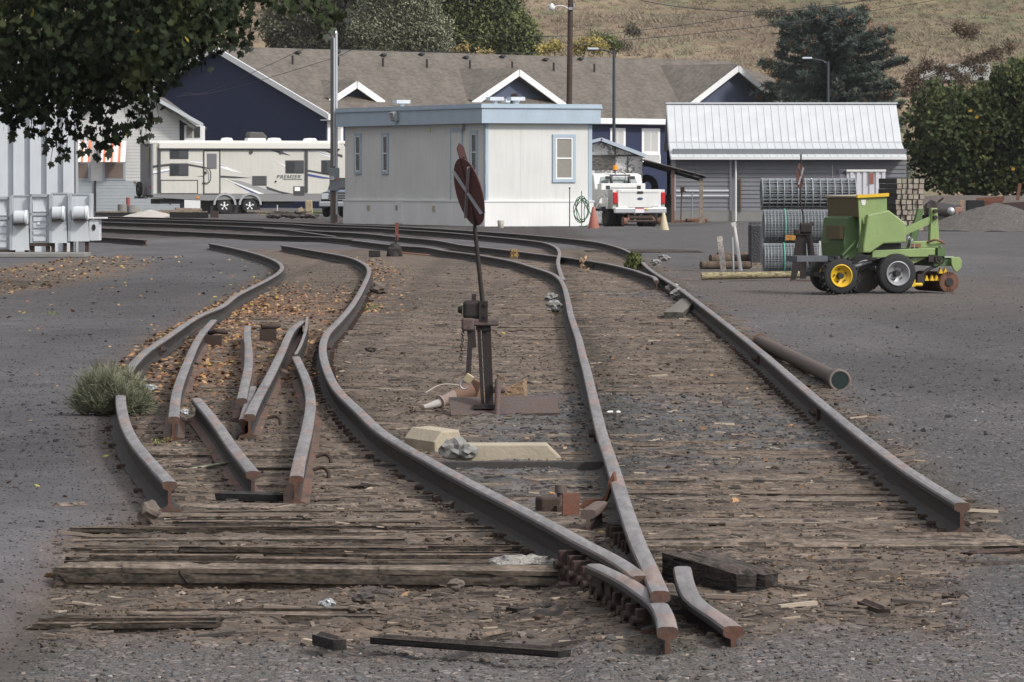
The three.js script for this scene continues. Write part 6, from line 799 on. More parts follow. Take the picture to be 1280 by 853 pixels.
// ---------- junk beyond the tracks on the left ----------
{
  const at = (px, D) => { const p = P(px, 300, D); return V(p.x, 0, p.z); }; const put = (name, px, D, mb, mat, lab, cat, ry = 0, gr) => { const o = one(name, mb, mat, lab, cat, gr); o.position.add(at(px, D)); o.rotation.y = ry; return o; };
  { const D = 232, g = new THREE.SphereGeometry(1, 40, 16, 0, 6.2832, 0, Math.PI / 2), q = g.attributes.position; for (let i = 0; i < q.count; i++) { const x = q.getX(i), y = q.getY(i), z = q.getZ(i), r = Math.hypot(x, z); q.setXYZ(i, x * 1.42 * (1 + .2 * (fbm(x * 2 + 9, z * 2 + 9, 0, 3, 421) - .5)), .36 * Math.pow(1 - Math.min(r, 1), .9) + .03 * fbm(x * 6 + 9, z * 6, 0, 2, 423), z * 1.1); } g.computeVertexNormals(); const m = mesh('white_gravel_heap', boxUV(strip(g)), M('white_gravel', lin(.62, .57, .53), { map: T.grime, bump: T.gravelH, size: 1, bs: .02, rough: .95 })); m.position.copy(at(188, D)); tag(m, 'low heap of white gravel in front of the trailer rear', 'gravel heap'); }
  put('drum', 152.5, 246, new MB().cyl([0, .0, 0], [0, .55, 0], .22, .22, 16), concreteGrey, 'left of two squat grey barrels behind the white gravel', 'barrel'); put('drum', 163.5, 246.5, new MB().cyl([0, 0, 0], [0, .5, 0], .2, .2, 16), concreteGrey, 'right of two squat grey barrels behind the white gravel', 'barrel'); put('concrete_blocks', 172, 247, new MB().box(.34, .42, .3, 0, .21, 0), concrete, 'pale concrete block right of the squat grey barrels', 'concrete block');
  for (const [px, D, L, y, ry, lab] of [[216, 250, 2.2, .22, .1, 'upper board of the lumber heap under the trailer'], [225, 249, 2.6, .12, -.15, 'middle board of the lumber heap under the trailer'], [212, 248, 1.6, .06, .05, 'front board of the lumber heap under the trailer'], [236, 251, 1.3, .3, .3, 'slanting board on top of the lumber heap under the trailer'], [342, 252, 2.6, .16, .0, 'pale timber lying under the front half of the trailer'], [140, 243, 1.4, .2, .1, 'grey board left of the squat barrels']]) put('board', px, D, new MB().box(L, .1, .2, 0, y, 0, 0, 0, rr(-.04, .04)).box(L * .7, .07, .18, .15, Math.max(.035, y - .12), .15), bareWood, lab, 'board', ry);
  put('red_can', 160, 250, new MB().cyl([0, .5, 0], [0, .86, 0], .1, .1, 12).cyl([0, 0, 0], [0, .5, 0], .17, .17, 12), M('can_red', lin(.35, .1, .08), { map: T.worn, size: .5 }), 'red can standing on a brown drum behind the squat barrels', 'can');
  put('black_beam', 236, 231, new MB().box(1.7, .26, .3, 0, .13, 0), M('beam_black', lin(.03, .027, .027), { map: T.wood, size: 1 }), 'dark timber lying right of the white gravel heap', 'timber'); put('rusty_crate', 268, 231, new MB().box(.36, .3, .4, 0, .17, 0), M('beam_dark'), 'small rusty block at the end of the dark timber by the trailer wheel', 'block'); put('black_beam', 158, 240, new MB().box(2.9, .2, .4, 0, .1, 0), M('beam_black'), 'low dark timber between the barrels and the white gravel', 'timber');
  put('wooden_post_block', 383, 249, new MB().rbox(.34, .72, .34, .04, .12, .36, 0, 0, 0, .05).box(.2, .4, .2, -.22, .2, .05, 0, 0, .5), M('block_tan', lin(1, .85, .55), { map: T.wood, size: .6 }), 'pale tan wooden block standing under the trailer tongue', 'wood block'); { const g = one('rubble_heap', (() => { const m = new MB(); for (let k = 0; k < 26; k++) m.add(rock(rr(.1, .24), k, .5, 1), [rr(-1, 1), .06, rr(-.5, .5)], [0, rr(0, 3), 0]); for (let k = 0; k < 6; k++) m.bar([rr(-1, 1), .1, rr(-.4, .4)], [rr(-1, 1), .25, rr(-.4, .4)], .07, .05); return m; })(), M('clod'), 'dark flat heap of rubble in front of the trailer tongue', 'rubble'); g.position.copy(at(366, 226)); }
  { const t = one('lawn', new MB().box(16, .06, 14, 0, .03, 0), M('lawn_green', lin(.13, .19, .07), { map: T.hill, size: 3, rough: 1 }), 'strip of green grass showing beneath the trailer', 'grass'); t.position.set(at(350, 274).x, 0, -272); t.userData.kind = 'stuff'; } for (const [px, lab] of [[324, 'thin white marker post on the grass under the trailer, left'], [346.5, 'thin white marker post on the grass under the trailer, right']]) put('marker_post', px, 270, new MB().cyl([0, 0, 0], [0, .62, 0], .03), whitePaint, lab, 'post');
}
// ---------- poles, street lamps and wires ----------
const Yd = (py, D) => (HORIZON - py) / S(D) + CH;
{
  const D = 200, p = P(417.5, 275, D), g = thing('meter_pole', 'grey steel pole with a pale conduit and an electric meter box by the office', 'utility pole', V(p.x, 0, p.z)), H = Yd(38, D);
  new MB().cyl([-.05, 0, 0], [-.05, H, 0], .1, .085, 14).build('pole', M('pole_grey', lin(.16, .145, .14), { map: T.worn, size: 2, rough: .6 }), g); new MB().cyl([.09, 0, .06], [.09, H - .1, .06], .055, .055, 12).cyl([.01, 2.2, .11], [.01, H - .3, .11], .035, .035, 10).build('conduit', M('conduit_pale', lin(.52, .54, .56), { rough: .35, metal: .5 }), g); new MB().lathe([[.001, .16], [.06, .1], [.09, 0]], [.05, H - .12, .06], [0, 0, -.3], 12).build('weatherhead', M('conduit_pale'), g);
  const mb = new THREE.Group(); mb.name = 'meter_box'; g.add(mb); const y0 = Yd(238.5, D), y1 = Yd(210, D); new MB().rbox(.38, y1 - y0, .22, .02, .02, (y0 + y1) / 2, .14).build('box', M('meter_grey', lin(.22, .25, .27), { map: T.grime, size: .6, rough: .5 }), mb); new MB().cyl([-.06, (y0 + y1) / 2 + .04, .25], [-.06, (y0 + y1) / 2 + .04, .32], .09, .085, 16).build('meter_dial', M('dial', lin(.5, .5, .48), { rough: .2 }), mb); new MB().box(.1, .06, .01, .1, (y0 + y1) / 2 + .0, .255).build('red_label', M('label_red', lin(.6, .08, .06), { rough: .6 }), mb); new MB().cyl([.0, 0, .14], [.0, y0, .14], .04, .04, 8).box(.06, .3, .06, .1, .2, .1).build('lower_conduit', M('post_rusty'), g);
}
{
  const D = 270, p = P(710, 130, D), g = thing('utility_pole', 'brown wooden utility pole with a white lamp arm above the office roof', 'utility pole', V(p.x, 0, p.z)), H = 13.5; new MB().cyl([0, 0, 0], [.16, H, 0], .17, .13, 14).build('pole', M('pole_wood', lin(.16, .105, .09), { map: T.wood, size: 1, rough: .9 }), g);
  const y = Yd(10, D); new MB().tube([V(.1, y - .1, .1), V(-.25, y + .08, .15), V(-.5, y + .1, .15), V(-.78, y + .02, .15)], .035, 16).build('lamp_arm', M('lamp_white', lin(.62, .64, .64), { rough: .5 }), g); new MB().lathe([[.001, -.18], [.13, -.12], [.17, .0], [.13, .12], [.06, .2], [.001, .24]], [-.84, y, .15]).build('lamp_head', M('lamp_white'), g); new MB().box(.2, .14, .14, .14, y - .05, .15).cyl([.3, y + .02, .12], [.3, y + .22, .12], .05).build('bracket', galv, g);
}
const lampPole = (px, pyTop, pxHead, pyHead, D, lab) => { const p = P(px, pyTop, D), g = thing('street_lamp', lab, 'street lamp', V(p.x, 0, p.z)), H = p.y, s = S(D), hx = (pxHead - px) / s, hy = Yd(pyHead, D); new MB().cyl([0, 0, 0], [0, H, 0], .11, .075, 12).build('pole', M('lamp_dark', lin(.035, .042, .055), { rough: .5 }), g); new MB().tube([V(0, H - .15, 0), V(hx * .35, lerp(H, hy, .55) - .05, 0), V(hx, hy, 0)], .05, 12).build('arm', M('lamp_dark'), g); new MB().rbox(.62, .13, .24, .05, hx - .25, hy + .03, 0).build('lamp_head', M('lamp_head_pale', lin(.5, .54, .6), { rough: .4 }), g); };
lampPole(767.5, 64, 747, 62, 292, 'dark street lamp with a short arm right of the office'); lampPole(1035.5, 77, 1014, 73.5, 330, 'far street lamp rising in front of the spruce');
const wireM2 = M('wire', lin(.03, .03, .035), { rough: .7 });
const wire = (pts, D, r, lab) => { const v = pts.map(([x, y, d]) => P(x, y, d ?? D)); one('overhead_wire', new MB().tube(v, r, 40, 5), wireM2, lab, 'wire'); };
wire([[780, -4], [845, 8], [950, 15], [1010, 12], [1105, -4]], 285, .022, 'highest overhead wire sagging across the hillside'); wire([[560, 46, 275], [711, 45, 270], [780, 40], [850, 32], [950, 17], [1062, 3], [1180, -6]], 290, .018, 'overhead wire running from the wooden pole up to the right'); wire([[711, 57, 270], [770, 51], [860, 43], [960, 32], [1100, 12], [1180, -2]], 295, .018, 'lower overhead wire running from the wooden pole across the hillside'); wire([[417, 62, 200], [480, 63], [560, 65], [660, 66], [712, 60, 268]], 240, .014, 'thin wire along the ridge of the blue building'); wire([[417, 41, 200], [360, 70], [300, 98], [228, 117, 284]], 240, .012, 'upper service wire falling left from the steel pole'); wire([[445, 60, 205], [380, 84], [320, 102], [220, 121, 284]], 240, .012, 'lower service wire falling left across the blue gable'); wire([[560, -3], [640, 12], [660, 0], [700, -8]], 280, .012, 'short loop of wire at the top edge above the hillside');
{ const D = 300, p = P(1063, 0, D), o = one('utility_pole', new MB().cyl([0, 0, 0], [0, 14, 0], .16, .12, 10).box(1.6, .12, .12, 0, 12.3, .1), M('pole_wood'), 'slim distant pole rising behind the spruce', 'utility pole'); o.position.add(V(p.x, 0, p.z - 75)); }

// ---------- hillside ----------
const hillH = (x, D) => { const t = Math.max(0, D - 352); return t * .16 + .00018 * t * t + 3.2 * (fbm(x * .022 + 50, D * .02, 0, 4, 501) - .5) * sstep(0, 60, t) + .45 * (fbm(x * .12 + 20, D * .09, 0, 3, 507) - .5) * sstep(0, 30, t) - .25; };
{
  const nx = 240, nz = 240, pos = [], uv = [], col = [], ix = [];
  for (let j = 0; j <= nz; j++) for (let i = 0; i <= nx; i++) { const D = 350 + Math.pow(j / nz, 1.5) * 560, x = (i / nx * 2 - 1) * 190; pos.push(x, hillH(x, D), -D); uv.push(x, D); const a = fbm(x * .045 + 7, D * .05, 0, 4, 511), b = fbm(x * .3 + 3, D * .22, 0, 3, 517), dk = sstep(.52, .68, a), gr = sstep(.46, .62, fbm(x * .03 + 80, D * .035, 0, 3, 523)); let c = [.47, .385, .30]; c = [lerp(c[0], .37, gr), lerp(c[1], .32, gr), lerp(c[2], .23, gr)]; c = [lerp(c[0], .24, dk * .7), lerp(c[1], .18, dk * .7), lerp(c[2], .135, dk * .7)]; const k = .75 + .5 * b; col.push(c[0] * k, c[1] * k, c[2] * k); }
  for (let j = 0; j < nz; j++) for (let i = 0; i < nx; i++) { const a = j * (nx + 1) + i, b = a + 1, c = a + nx + 1, d = c + 1; ix.push(a, b, d, a, d, c); }
  const g = new THREE.BufferGeometry(); g.setIndex(ix); g.setAttribute('position', new THREE.BufferAttribute(new Float32Array(pos), 3)); g.setAttribute('uv', new THREE.BufferAttribute(new Float32Array(uv), 2)); g.setAttribute('color', new THREE.BufferAttribute(new Float32Array(col), 3)); g.computeVertexNormals();
  structure(mesh('hillside', g, M('hill_grass', lin(.8, .8, .8), { vc: 1, map: T.hill, size: 14, rough: 1 })));
}
// ---------- scattering tools ----------
const _c = new THREE.Color();
function scatter(name, geo, mat, list, parent, label, category) {      // list of [Vector3, Euler, scale or [x,y,z], [r,g,b]]
  const m = new THREE.InstancedMesh(geo, mat, list.length); list.forEach(([p, e, s, c], i) => { _m.compose(p, _q.setFromEuler(e), Array.isArray(s) ? V(...s) : V(s, s, s)); m.setMatrixAt(i, _m); m.setColorAt(i, _c.setRGB(c[0], c[1], c[2])); });
  m.name = parent ? name : numbered(name); m.castShadow = m.receiveShadow = true; m.userData.kind = 'stuff'; (parent ?? scene).add(m); if (label) tag(m, label, category); return m;
}
function flat(pts) { const s = new THREE.ShapeGeometry(new THREE.Shape(pts.map((p) => new THREE.Vector2(p[0], p[1])))); return s; }
const leafMat = new THREE.MeshPhysicalMaterial({ color: 0xffffff, roughness: .8, specularIntensity: .2, side: THREE.DoubleSide }); leafMat.name = 'leaf';
const hillD = (px, py) => { for (let D = 352; D < 900; D += .5) { const p = P(px, py, D); if (hillH(p.x, D) >= p.y) return D; } return 900; };
const mapleLeaf = (() => { const g = flat([[0, -.5], [.05, -.28], [.3, -.34], [.26, -.2], [.5, -.02], [.36, .04], [.4, .2], [.2, .14], [.12, .3], [0, .52], [-.12, .3], [-.2, .14], [-.4, .2], [-.36, .04], [-.5, -.02], [-.26, -.2], [-.3, -.34], [-.05, -.28]]); const p = g.attributes.position; for (let i = 0; i < p.count; i++) p.setZ(i, -.35 * p.getX(i) ** 2 - .22 * p.getY(i) ** 2); g.computeVertexNormals(); return g; })();
const leafSpray = (n, sz, sd) => { const gs = []; let k = seed; seed = sd; for (let i = 0; i < n; i++) { const g = flat([[0, -.5], [.28, -.15], [.3, .15], [0, .55], [-.3, .15], [-.28, -.15]]).scale(sz, sz, sz); g.applyMatrix4(new THREE.Matrix4().compose(V(rr(-.5, .5), rr(-.4, .4), rr(-.5, .5)), new THREE.Quaternion().setFromEuler(new THREE.Euler(rr(-1.4, .6), rr(0, 6.3), rr(-.5, .5))), V(1, 1, 1))); gs.push(g); } seed = k; return mergeGeometries(gs); };
const spray = leafSpray(12, .22, 77), spray2 = leafSpray(16, .17, 79);
function limb(parent, a, b, r0, r1, mat, bend = .3) { const m = a.clone().lerp(b, .5).add(V(rr(-bend, bend), rr(-.1, bend), rr(-bend, bend))); const c = new THREE.CatmullRomCurve3([a, m, b]), n = 8, pos = []; const pts = []; for (let i = 0; i <= n; i++) pts.push(c.getPoint(i / n)); const mb = new MB(); for (let i = 0; i < n; i++) mb.cyl(pts[i].toArray(), pts[i + 1].toArray(), lerp(r0, r1, i / n), lerp(r0, r1, (i + 1) / n), 8); return mb.g; }
const barkM = M('bark', lin(.11, .09, .075), { map: T.bark, bump: T.bark, size: 1, bs: .02, rough: 1 });
// a tree made from clumps: [x, y, z, r, sy] in world; leaves crowd the outside of each clump
function clumpTree(name, label, category, trunkAt, clumps, o) {
  const g = thing(name, label, category, trunkAt); const base = trunkAt.clone(); const tb = new MB(); const topY = o.top ?? 5; tb.g.push(...limb(g, V(0, -.2, 0), V(rr(-.3, .3), topY, 0), o.r0 ?? .3, (o.r0 ?? .3) * .4, barkM, .2)); tb.build('trunk', barkM, g);
  const lb = new MB(); for (const [x, y, z, r] of clumps) if (r > (o.limbMin ?? .5) && r < (o.limbMax ?? 99)) lb.g.push(...limb(g, V(0, Math.min(topY, Math.max(.8, y * .55)), 0), V(x - base.x, y - base.y, z - base.z), (o.r0 ?? .3) * .3, .02, barkM, r * .4)); if (lb.g.length) lb.build('limb', barkM, g);
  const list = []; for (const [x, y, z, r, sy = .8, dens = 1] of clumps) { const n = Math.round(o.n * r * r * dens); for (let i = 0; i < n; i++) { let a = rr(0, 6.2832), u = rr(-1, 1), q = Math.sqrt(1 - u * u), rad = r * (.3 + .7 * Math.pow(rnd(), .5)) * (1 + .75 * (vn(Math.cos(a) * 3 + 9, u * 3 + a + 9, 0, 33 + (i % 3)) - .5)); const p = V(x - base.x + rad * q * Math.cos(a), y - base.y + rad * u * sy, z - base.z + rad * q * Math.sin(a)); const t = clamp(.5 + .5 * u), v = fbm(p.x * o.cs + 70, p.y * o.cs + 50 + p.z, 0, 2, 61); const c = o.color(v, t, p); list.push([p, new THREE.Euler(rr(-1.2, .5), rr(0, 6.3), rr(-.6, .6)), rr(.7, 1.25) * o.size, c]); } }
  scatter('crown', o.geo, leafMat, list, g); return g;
}
const mixc = (a, b, t) => [0, 1, 2].map((i) => lerp(a[i], b[i], t));
// ---------- the maple over the left foreground ----------
{
  const D = 80, s = S(D), at = P(-170, 300, D).setY(0), cl = []; const add = (px, py, r, dz = 0, sy = .8, dens = 1) => { const p = P(px, py, D + dz); cl.push([p.x, p.y, p.z, r / s, sy, dens]); };
  for (const [px, py, r] of [[10, 20, 90], [90, 10, 90], [170, 15, 85], [240, 10, 65], [25, 95, 62], [85, 85, 62], [145, 80, 60], [190, 60, 55], [215, 35, 50], [255, 40, 42], [285, 20, 34], [300, 50, 17], [20, 135, 34], [62, 120, 40], [110, 125, 34], [150, 125, 34], [180, 110, 28], [200, 85, 28], [222, 70, 20], [55, 158, 16], [95, 158, 20], [125, 165, 22], [150, 158, 18], [172, 150, 16], [186, 138, 15], [115, 182, 10], [18, 152, 15], [35, 160, 9], [75, 160, 12], [70, 178, 9], [60, 186, 8], [75, 190, 7], [136, 182, 10], [196, 112, 14], [240, 55, 16], [265, 58, 14]]) for (const dz of r > 45 ? [-1.3, -.3, .9] : [0]) add(px + rr(-6, 6), py + rr(-5, 5), r, dz + rr(-.4, .4), .85, r > 45 ? 1 : 1.25);
  for (const [px, py, r] of [[318, -8, 30], [350, -6, 26], [375, 2, 22], [398, 8, 19], [412, 18, 16], [410, 34, 8], [428, 20, 9], [365, 12, 12], [400, 45, 5]]) add(px, py, r, rr(-.3, .3), .75, 1.1);
  for (let k = 0; k < 34; k++) add(rr(-330, 330), rr(-330, -50), rr(80, 130), rr(-3.5, 3.5), .8, .45);
  for (let k = 0; k < 10; k++) add(rr(-420, -60), rr(-80, 90), rr(70, 100), rr(-2, 2.5), .8, .6);
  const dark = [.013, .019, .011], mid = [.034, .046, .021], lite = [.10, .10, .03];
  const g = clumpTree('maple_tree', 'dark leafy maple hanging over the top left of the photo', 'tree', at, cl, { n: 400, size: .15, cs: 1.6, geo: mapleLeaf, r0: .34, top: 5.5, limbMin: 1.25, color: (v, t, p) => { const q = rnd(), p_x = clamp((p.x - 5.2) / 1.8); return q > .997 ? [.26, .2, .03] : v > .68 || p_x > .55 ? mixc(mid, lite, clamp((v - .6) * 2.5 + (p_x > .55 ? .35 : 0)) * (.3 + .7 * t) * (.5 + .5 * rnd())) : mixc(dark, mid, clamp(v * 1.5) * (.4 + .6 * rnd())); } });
  // single leaves one can pick out along the lower fringe
  const leafMats = [0, 1, 2].map((k) => M('single_leaf_' + 'abc'[k], lin(...mixc(dark, mid, k / 2)), { rough: .65 })); const twig = new MB();
  for (const [px, py] of [[57, 184], [63, 206], [75, 188], [73, 200], [82, 196], [84, 199], [61, 176], [56, 190], [16, 168], [14, 174], [33, 168], [40, 170], [118, 195], [122, 199], [137, 190], [135, 195], [146, 178], [160, 168], [185, 158], [188, 170], [182, 172], [176, 175], [198, 150], [110, 190], [100, 192], [104, 182], [128, 184], [262, 87], [300, 68], [309, 62], [312, 55], [313, 47], [290, 60], [408, 47], [416, 38], [434, 26], [436, 14], [398, 28], [352, 14], [345, 8], [222, 96], [218, 106], [226, 82]]) { const q = P(px, py, D + rr(-.5, .5)); const m = mesh('leaf', mapleLeaf, leafMats[Math.floor(rnd() * 3)], g); m.position.copy(q).sub(at); m.rotation.set(rr(-.5, .2), rr(-.7, .7), Math.PI + rr(-.7, .7)); m.scale.setScalar(rr(.14, .19)); twig.cyl([q.x - at.x, q.y - at.y + .06, q.z - at.z], [q.x - at.x + rr(-.05, .05), q.y - at.y + .3, q.z - at.z], .004, .006, 4); }
  const tw = twig.build('twig', barkM, g); tw.userData.kind = 'stuff';
}
// ---------- trees at the right and on the slope ----------
{
  const D = 226, s = S(D), cl = []; const add = (px, py, r, dz = 0, d = 1) => { const p = P(px, py, D + dz); cl.push([p.x, p.y, p.z, r / s, .85, d]); };
  for (const [px, py, r] of [[1150, 150, 22], [1143, 175, 16], [1150, 195, 22], [1160, 125, 22], [1168, 108, 14], [1185, 125, 24], [1205, 122, 20], [1180, 160, 30], [1210, 155, 32], [1175, 195, 30], [1205, 195, 30], [1238, 120, 26], [1240, 155, 34], [1240, 190, 34], [1262, 98, 24], [1275, 85, 20], [1285, 110, 34], [1275, 150, 38], [1285, 190, 38], [1320, 120, 50], [1330, 170, 50], [1340, 80, 40], [1160, 222, 20], [1190, 225, 24], [1225, 225, 26], [1260, 222, 28], [1300, 222, 30]]) for (const dz of r > 22 ? [-1.2, .8] : [0]) add(px, py, r, dz + rr(-.5, .5), .8);
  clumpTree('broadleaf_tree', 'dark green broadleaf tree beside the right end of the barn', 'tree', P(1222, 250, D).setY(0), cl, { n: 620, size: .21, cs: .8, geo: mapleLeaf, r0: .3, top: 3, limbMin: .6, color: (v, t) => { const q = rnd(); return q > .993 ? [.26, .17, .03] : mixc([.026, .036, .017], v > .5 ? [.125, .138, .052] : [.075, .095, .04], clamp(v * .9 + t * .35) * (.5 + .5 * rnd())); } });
}
const hillTree = (name, lab, px, pyBase, D, list, o) => { const s = S(D), cl = []; for (const [x, y, r] of list) for (const dz of [-r / s * .4, r / s * .3]) { const p = P(x + rr(-4, 4), y + rr(-3, 3), D + dz); cl.push([p.x, p.y, p.z, r / s, .85, 1]); } const b = P(px, pyBase, D); b.y = hillH(b.x, D); return clumpTree(name, lab, 'tree', b, cl, { n: 150, size: 1, cs: .45, geo: spray, r0: .3, top: 4, limbMin: 1, ...o }); };
hillTree('willow_tree', 'olive-grey tree directly behind the ridge above the steel pole', 400, 60, 384, [[355, 30, 26], [372, 50, 24], [385, 10, 34], [410, 45, 26], [425, 20, 34], [430, -30, 50], [380, -40, 40], [352, 48, 16], [440, 55, 22]], { color: (v, t) => mixc([.09, .09, .068], [.23, .22, .15], clamp(v * 1.1 + t * .25 - .15)) });
hillTree('olive_tree', 'pale silvery green tree between the olive-grey tree and the dark green one', 490, 60, 378, [[465, 35, 26], [485, 45, 24], [505, 30, 26], [525, 45, 22], [545, 55, 15], [480, 10, 26], [515, 5, 26], [500, -35, 40], [538, 38, 18], [462, 58, 16]], { geo: spray2, color: (v, t) => mixc([.12, .125, .085], [.32, .33, .225], clamp(v * 1.1 + t * .3 - .2)) });
hillTree('dark_green_tree', 'dense dark green tree behind the ridge left of the wooden pole', 600, 62, 386, [[550, 20, 24], [565, 45, 24], [580, 15, 28], [600, 40, 28], [615, 10, 28], [635, 35, 26], [655, 45, 18], [660, 58, 14], [590, -20, 34], [620, -10, 24], [570, 62, 16], [640, 58, 18], [645, 25, 14], [560, -10, 26]], { color: (v, t) => mixc([.05, .07, .032], [.23, .25, .10], clamp(v * 1.15 + t * .25 - .2)) });
const bush = (lab, px, py, D, list, color, geo = spray, sz = .7) => { const low = list.reduce((a, q) => q[1] + q[2] * .5 > a[1] + a[2] * .5 ? q : a); if (D > 376) D = hillD(low[0], low[1] + low[2] * .6); const s = S(D), cl = list.map(([x, y, r]) => { const p = P(x, y, D); return [p.x, p.y, p.z, r / s, .8, 1]; }); const b = P(low[0], py, D); b.y = Math.max(0, hillH(b.x, D)); return clumpTree('bush', lab, 'bush', b, cl, { n: 170, size: sz, cs: .5, geo, r0: .06, top: .8, limbMin: .4, color }); };
bush('yellow bush behind the ridge right of the wooden pole', 735, 60, 372, [[722, 60, 9], [735, 55, 11], [748, 58, 10], [694, 58, 9], [682, 62, 7]], (v, t) => mixc([.16, .14, .05], [.5, .4, .13], clamp(v + t * .3 - .1))); bush('green bush behind the ridge at the street lamp', 752, 60, 374, [[745, 50, 11], [760, 52, 10], [770, 58, 8]], (v, t) => mixc([.06, .08, .035], [.18, .2, .08], v)); bush('dry grey bush on the slope above the ridge', 790, 40, 395, [[787, 36, 7], [795, 40, 6], [780, 60, 8]], (v, t) => mixc([.06, .055, .045], [.16, .14, .1], v)); bush('brownish bush on the slope at the top right', 1205, 38, 420, [[1200, 34, 10], [1215, 38, 9], [1208, 46, 8]], (v, t) => mixc([.1, .075, .055], [.22, .165, .11], v)); bush('wide brown thicket above the right-hand tree', 1170, 85, 395, [[1146, 88, 8], [1160, 82, 9], [1176, 86, 7], [1192, 90, 8], [1212, 78, 9], [1228, 72, 8], [1244, 66, 9], [1262, 58, 8], [1140, 100, 9], [1225, 88, 8], [1132, 116, 9], [1172, 100, 8], [1205, 98, 8], [1150, 108, 9]], (v, t) => mixc([.07, .05, .04], [.17, .125, .085], v)); bush('dark grey bush at the top edge of the slope', 960, 15, 411, [[955, 18, 9], [966, 20, 8], [975, 14, 6]], (v, t) => mixc([.08, .07, .05], [.17, .15, .1], v)); bush('orange dry bush at the left foot of the spruce', 967, 90, 366, [[965, 86, 7], [972, 96, 7], [980, 102, 5]], (v, t) => mixc([.2, .13, .07], [.42, .28, .16], v)); bush('yellow-brown bush in front of the dark green tree', 580, 62, 370, [[579, 62, 6], [571, 65, 5], [600, 66, 4], [612, 66, 4]], (v, t) => mixc([.16, .13, .05], [.4, .31, .14], v));
{ // far house on the slope
  const D = hillD(1195, 104), p = P(1195, 100, D), g = thing('far_house', 'tiny pale house half hidden by thicket on the slope at the right', 'house', V(p.x, p.y - 3, p.z)); new MB().span(-2.4, 2.4, 0, 3, -4, 0).build('wall', M('far_wall', lin(.2, .19, .185), { rough: .8 }), g); new MB().quad([-2.8, 3, .4], [2.8, 3, .4], [2.8, 4.3, -2], [-2.8, 4.3, -2], .15).quad([-2.8, 4.3, -2], [2.8, 4.3, -2], [2.8, 3, -4.4], [-2.8, 3, -4.4], .15).build('roof', concreteGrey, g); for (const x of [-1.4, 1.2]) new MB().span(x - .5, x + .5, 1, 2.2, 0, .05).build('window', glassDark, g);
}
{ // spruce
  const D = 352, s = S(D), b = P(1048, 130, D); b.y = -.2; const g = thing('spruce_tree', 'blue-green spruce with ragged drooping branches behind the barn', 'tree', V(b.x, 0, b.z)), H = Yd(14, D); new MB().cyl([0, 0, 0], [-.6, H, 0], .4, .04, 10).build('trunk', barkM, g);
  const tuft = (() => { const gs = []; for (let i = 0; i < 10; i++) { const q = flat([[0, 0], [.075, .18], [.04, .62], [0, .8], [-.04, .62], [-.075, .18]]); q.applyMatrix4(new THREE.Matrix4().makeRotationFromEuler(new THREE.Euler(rr(-.9, .9), rr(0, 6.3), rr(-1.1, 1.1)))); gs.push(q); } return mergeGeometries(gs); })();
  const list = [], lb = new MB();
  const half = (y) => { const t = y / H; return t > .97 ? 1.2 : t > .85 ? lerp(3.7, 1.9, (t - .85) / .12) : t > .6 ? lerp(4.5, 3.7, (t - .6) / .25) : lerp(5.1, 4.5, t / .6); };
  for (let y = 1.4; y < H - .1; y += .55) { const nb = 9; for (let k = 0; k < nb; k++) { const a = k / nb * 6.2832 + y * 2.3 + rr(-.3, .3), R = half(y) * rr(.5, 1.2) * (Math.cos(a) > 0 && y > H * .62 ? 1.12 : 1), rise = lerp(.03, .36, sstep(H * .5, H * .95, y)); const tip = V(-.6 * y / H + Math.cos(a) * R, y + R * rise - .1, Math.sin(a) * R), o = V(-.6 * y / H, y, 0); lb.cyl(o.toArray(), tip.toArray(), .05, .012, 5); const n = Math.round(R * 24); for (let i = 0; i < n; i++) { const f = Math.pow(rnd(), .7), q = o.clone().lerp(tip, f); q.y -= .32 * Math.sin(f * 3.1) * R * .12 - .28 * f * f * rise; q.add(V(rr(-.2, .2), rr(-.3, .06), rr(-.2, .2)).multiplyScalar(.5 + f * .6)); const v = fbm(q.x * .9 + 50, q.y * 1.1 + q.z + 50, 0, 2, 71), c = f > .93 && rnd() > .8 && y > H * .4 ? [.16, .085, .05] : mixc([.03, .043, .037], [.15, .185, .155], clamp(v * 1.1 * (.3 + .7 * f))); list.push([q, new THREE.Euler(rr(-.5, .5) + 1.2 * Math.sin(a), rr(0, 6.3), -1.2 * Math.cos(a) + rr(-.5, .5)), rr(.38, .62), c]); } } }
  const l = lb.build('branch', barkM, g); l.userData.kind = 'stuff'; scatter('crown', tuft, leafMat, list, g);
}
{ // dry grass tufts on the slope
  const blade = (() => { const gs = []; for (let i = 0; i < 8; i++) { const q = flat([[-.06, 0], [.06, 0], [0, 1]]); q.applyMatrix4(new THREE.Matrix4().compose(V(rr(-.35, .35), 0, rr(-.3, .3)), new THREE.Quaternion().setFromEuler(new THREE.Euler(rr(-.5, .5), rr(0, 6.3), rr(-.6, .6))), V(1, 1, 1))); gs.push(q); } return mergeGeometries(gs); })(); const list = [];
  for (let i = 0; i < 26000; i++) { const D = 362 + Math.pow(rnd(), 1.3) * 130, x = rr(-.115, .125) * D, v = fbm(x * .09 + 70, D * .08, 0, 3, 531), w = fbm(x * .4 + 7, D * .3, 0, 2, 533); const c = mixc(mixc([.25, .20, .152], [.19, .165, .115], sstep(.46, .62, fbm(x * .03 + 80, D * .035, 0, 3, 523))), v > .5 ? [.34, .28, .21] : [.18, .145, .11], rnd() * .7 * w * 1.6); list.push([V(x, hillH(x, D) - .05, -D), new THREE.Euler(0, rr(0, 6.3), 0), [rr(.7, 1.3), rr(.15, .42) * (v > .56 ? 1.4 : 1), 1], c]); }
  scatter('dry_grass', blade, leafMat, list, null, 'dry tan grass and weeds covering the hillside', 'grass');
}
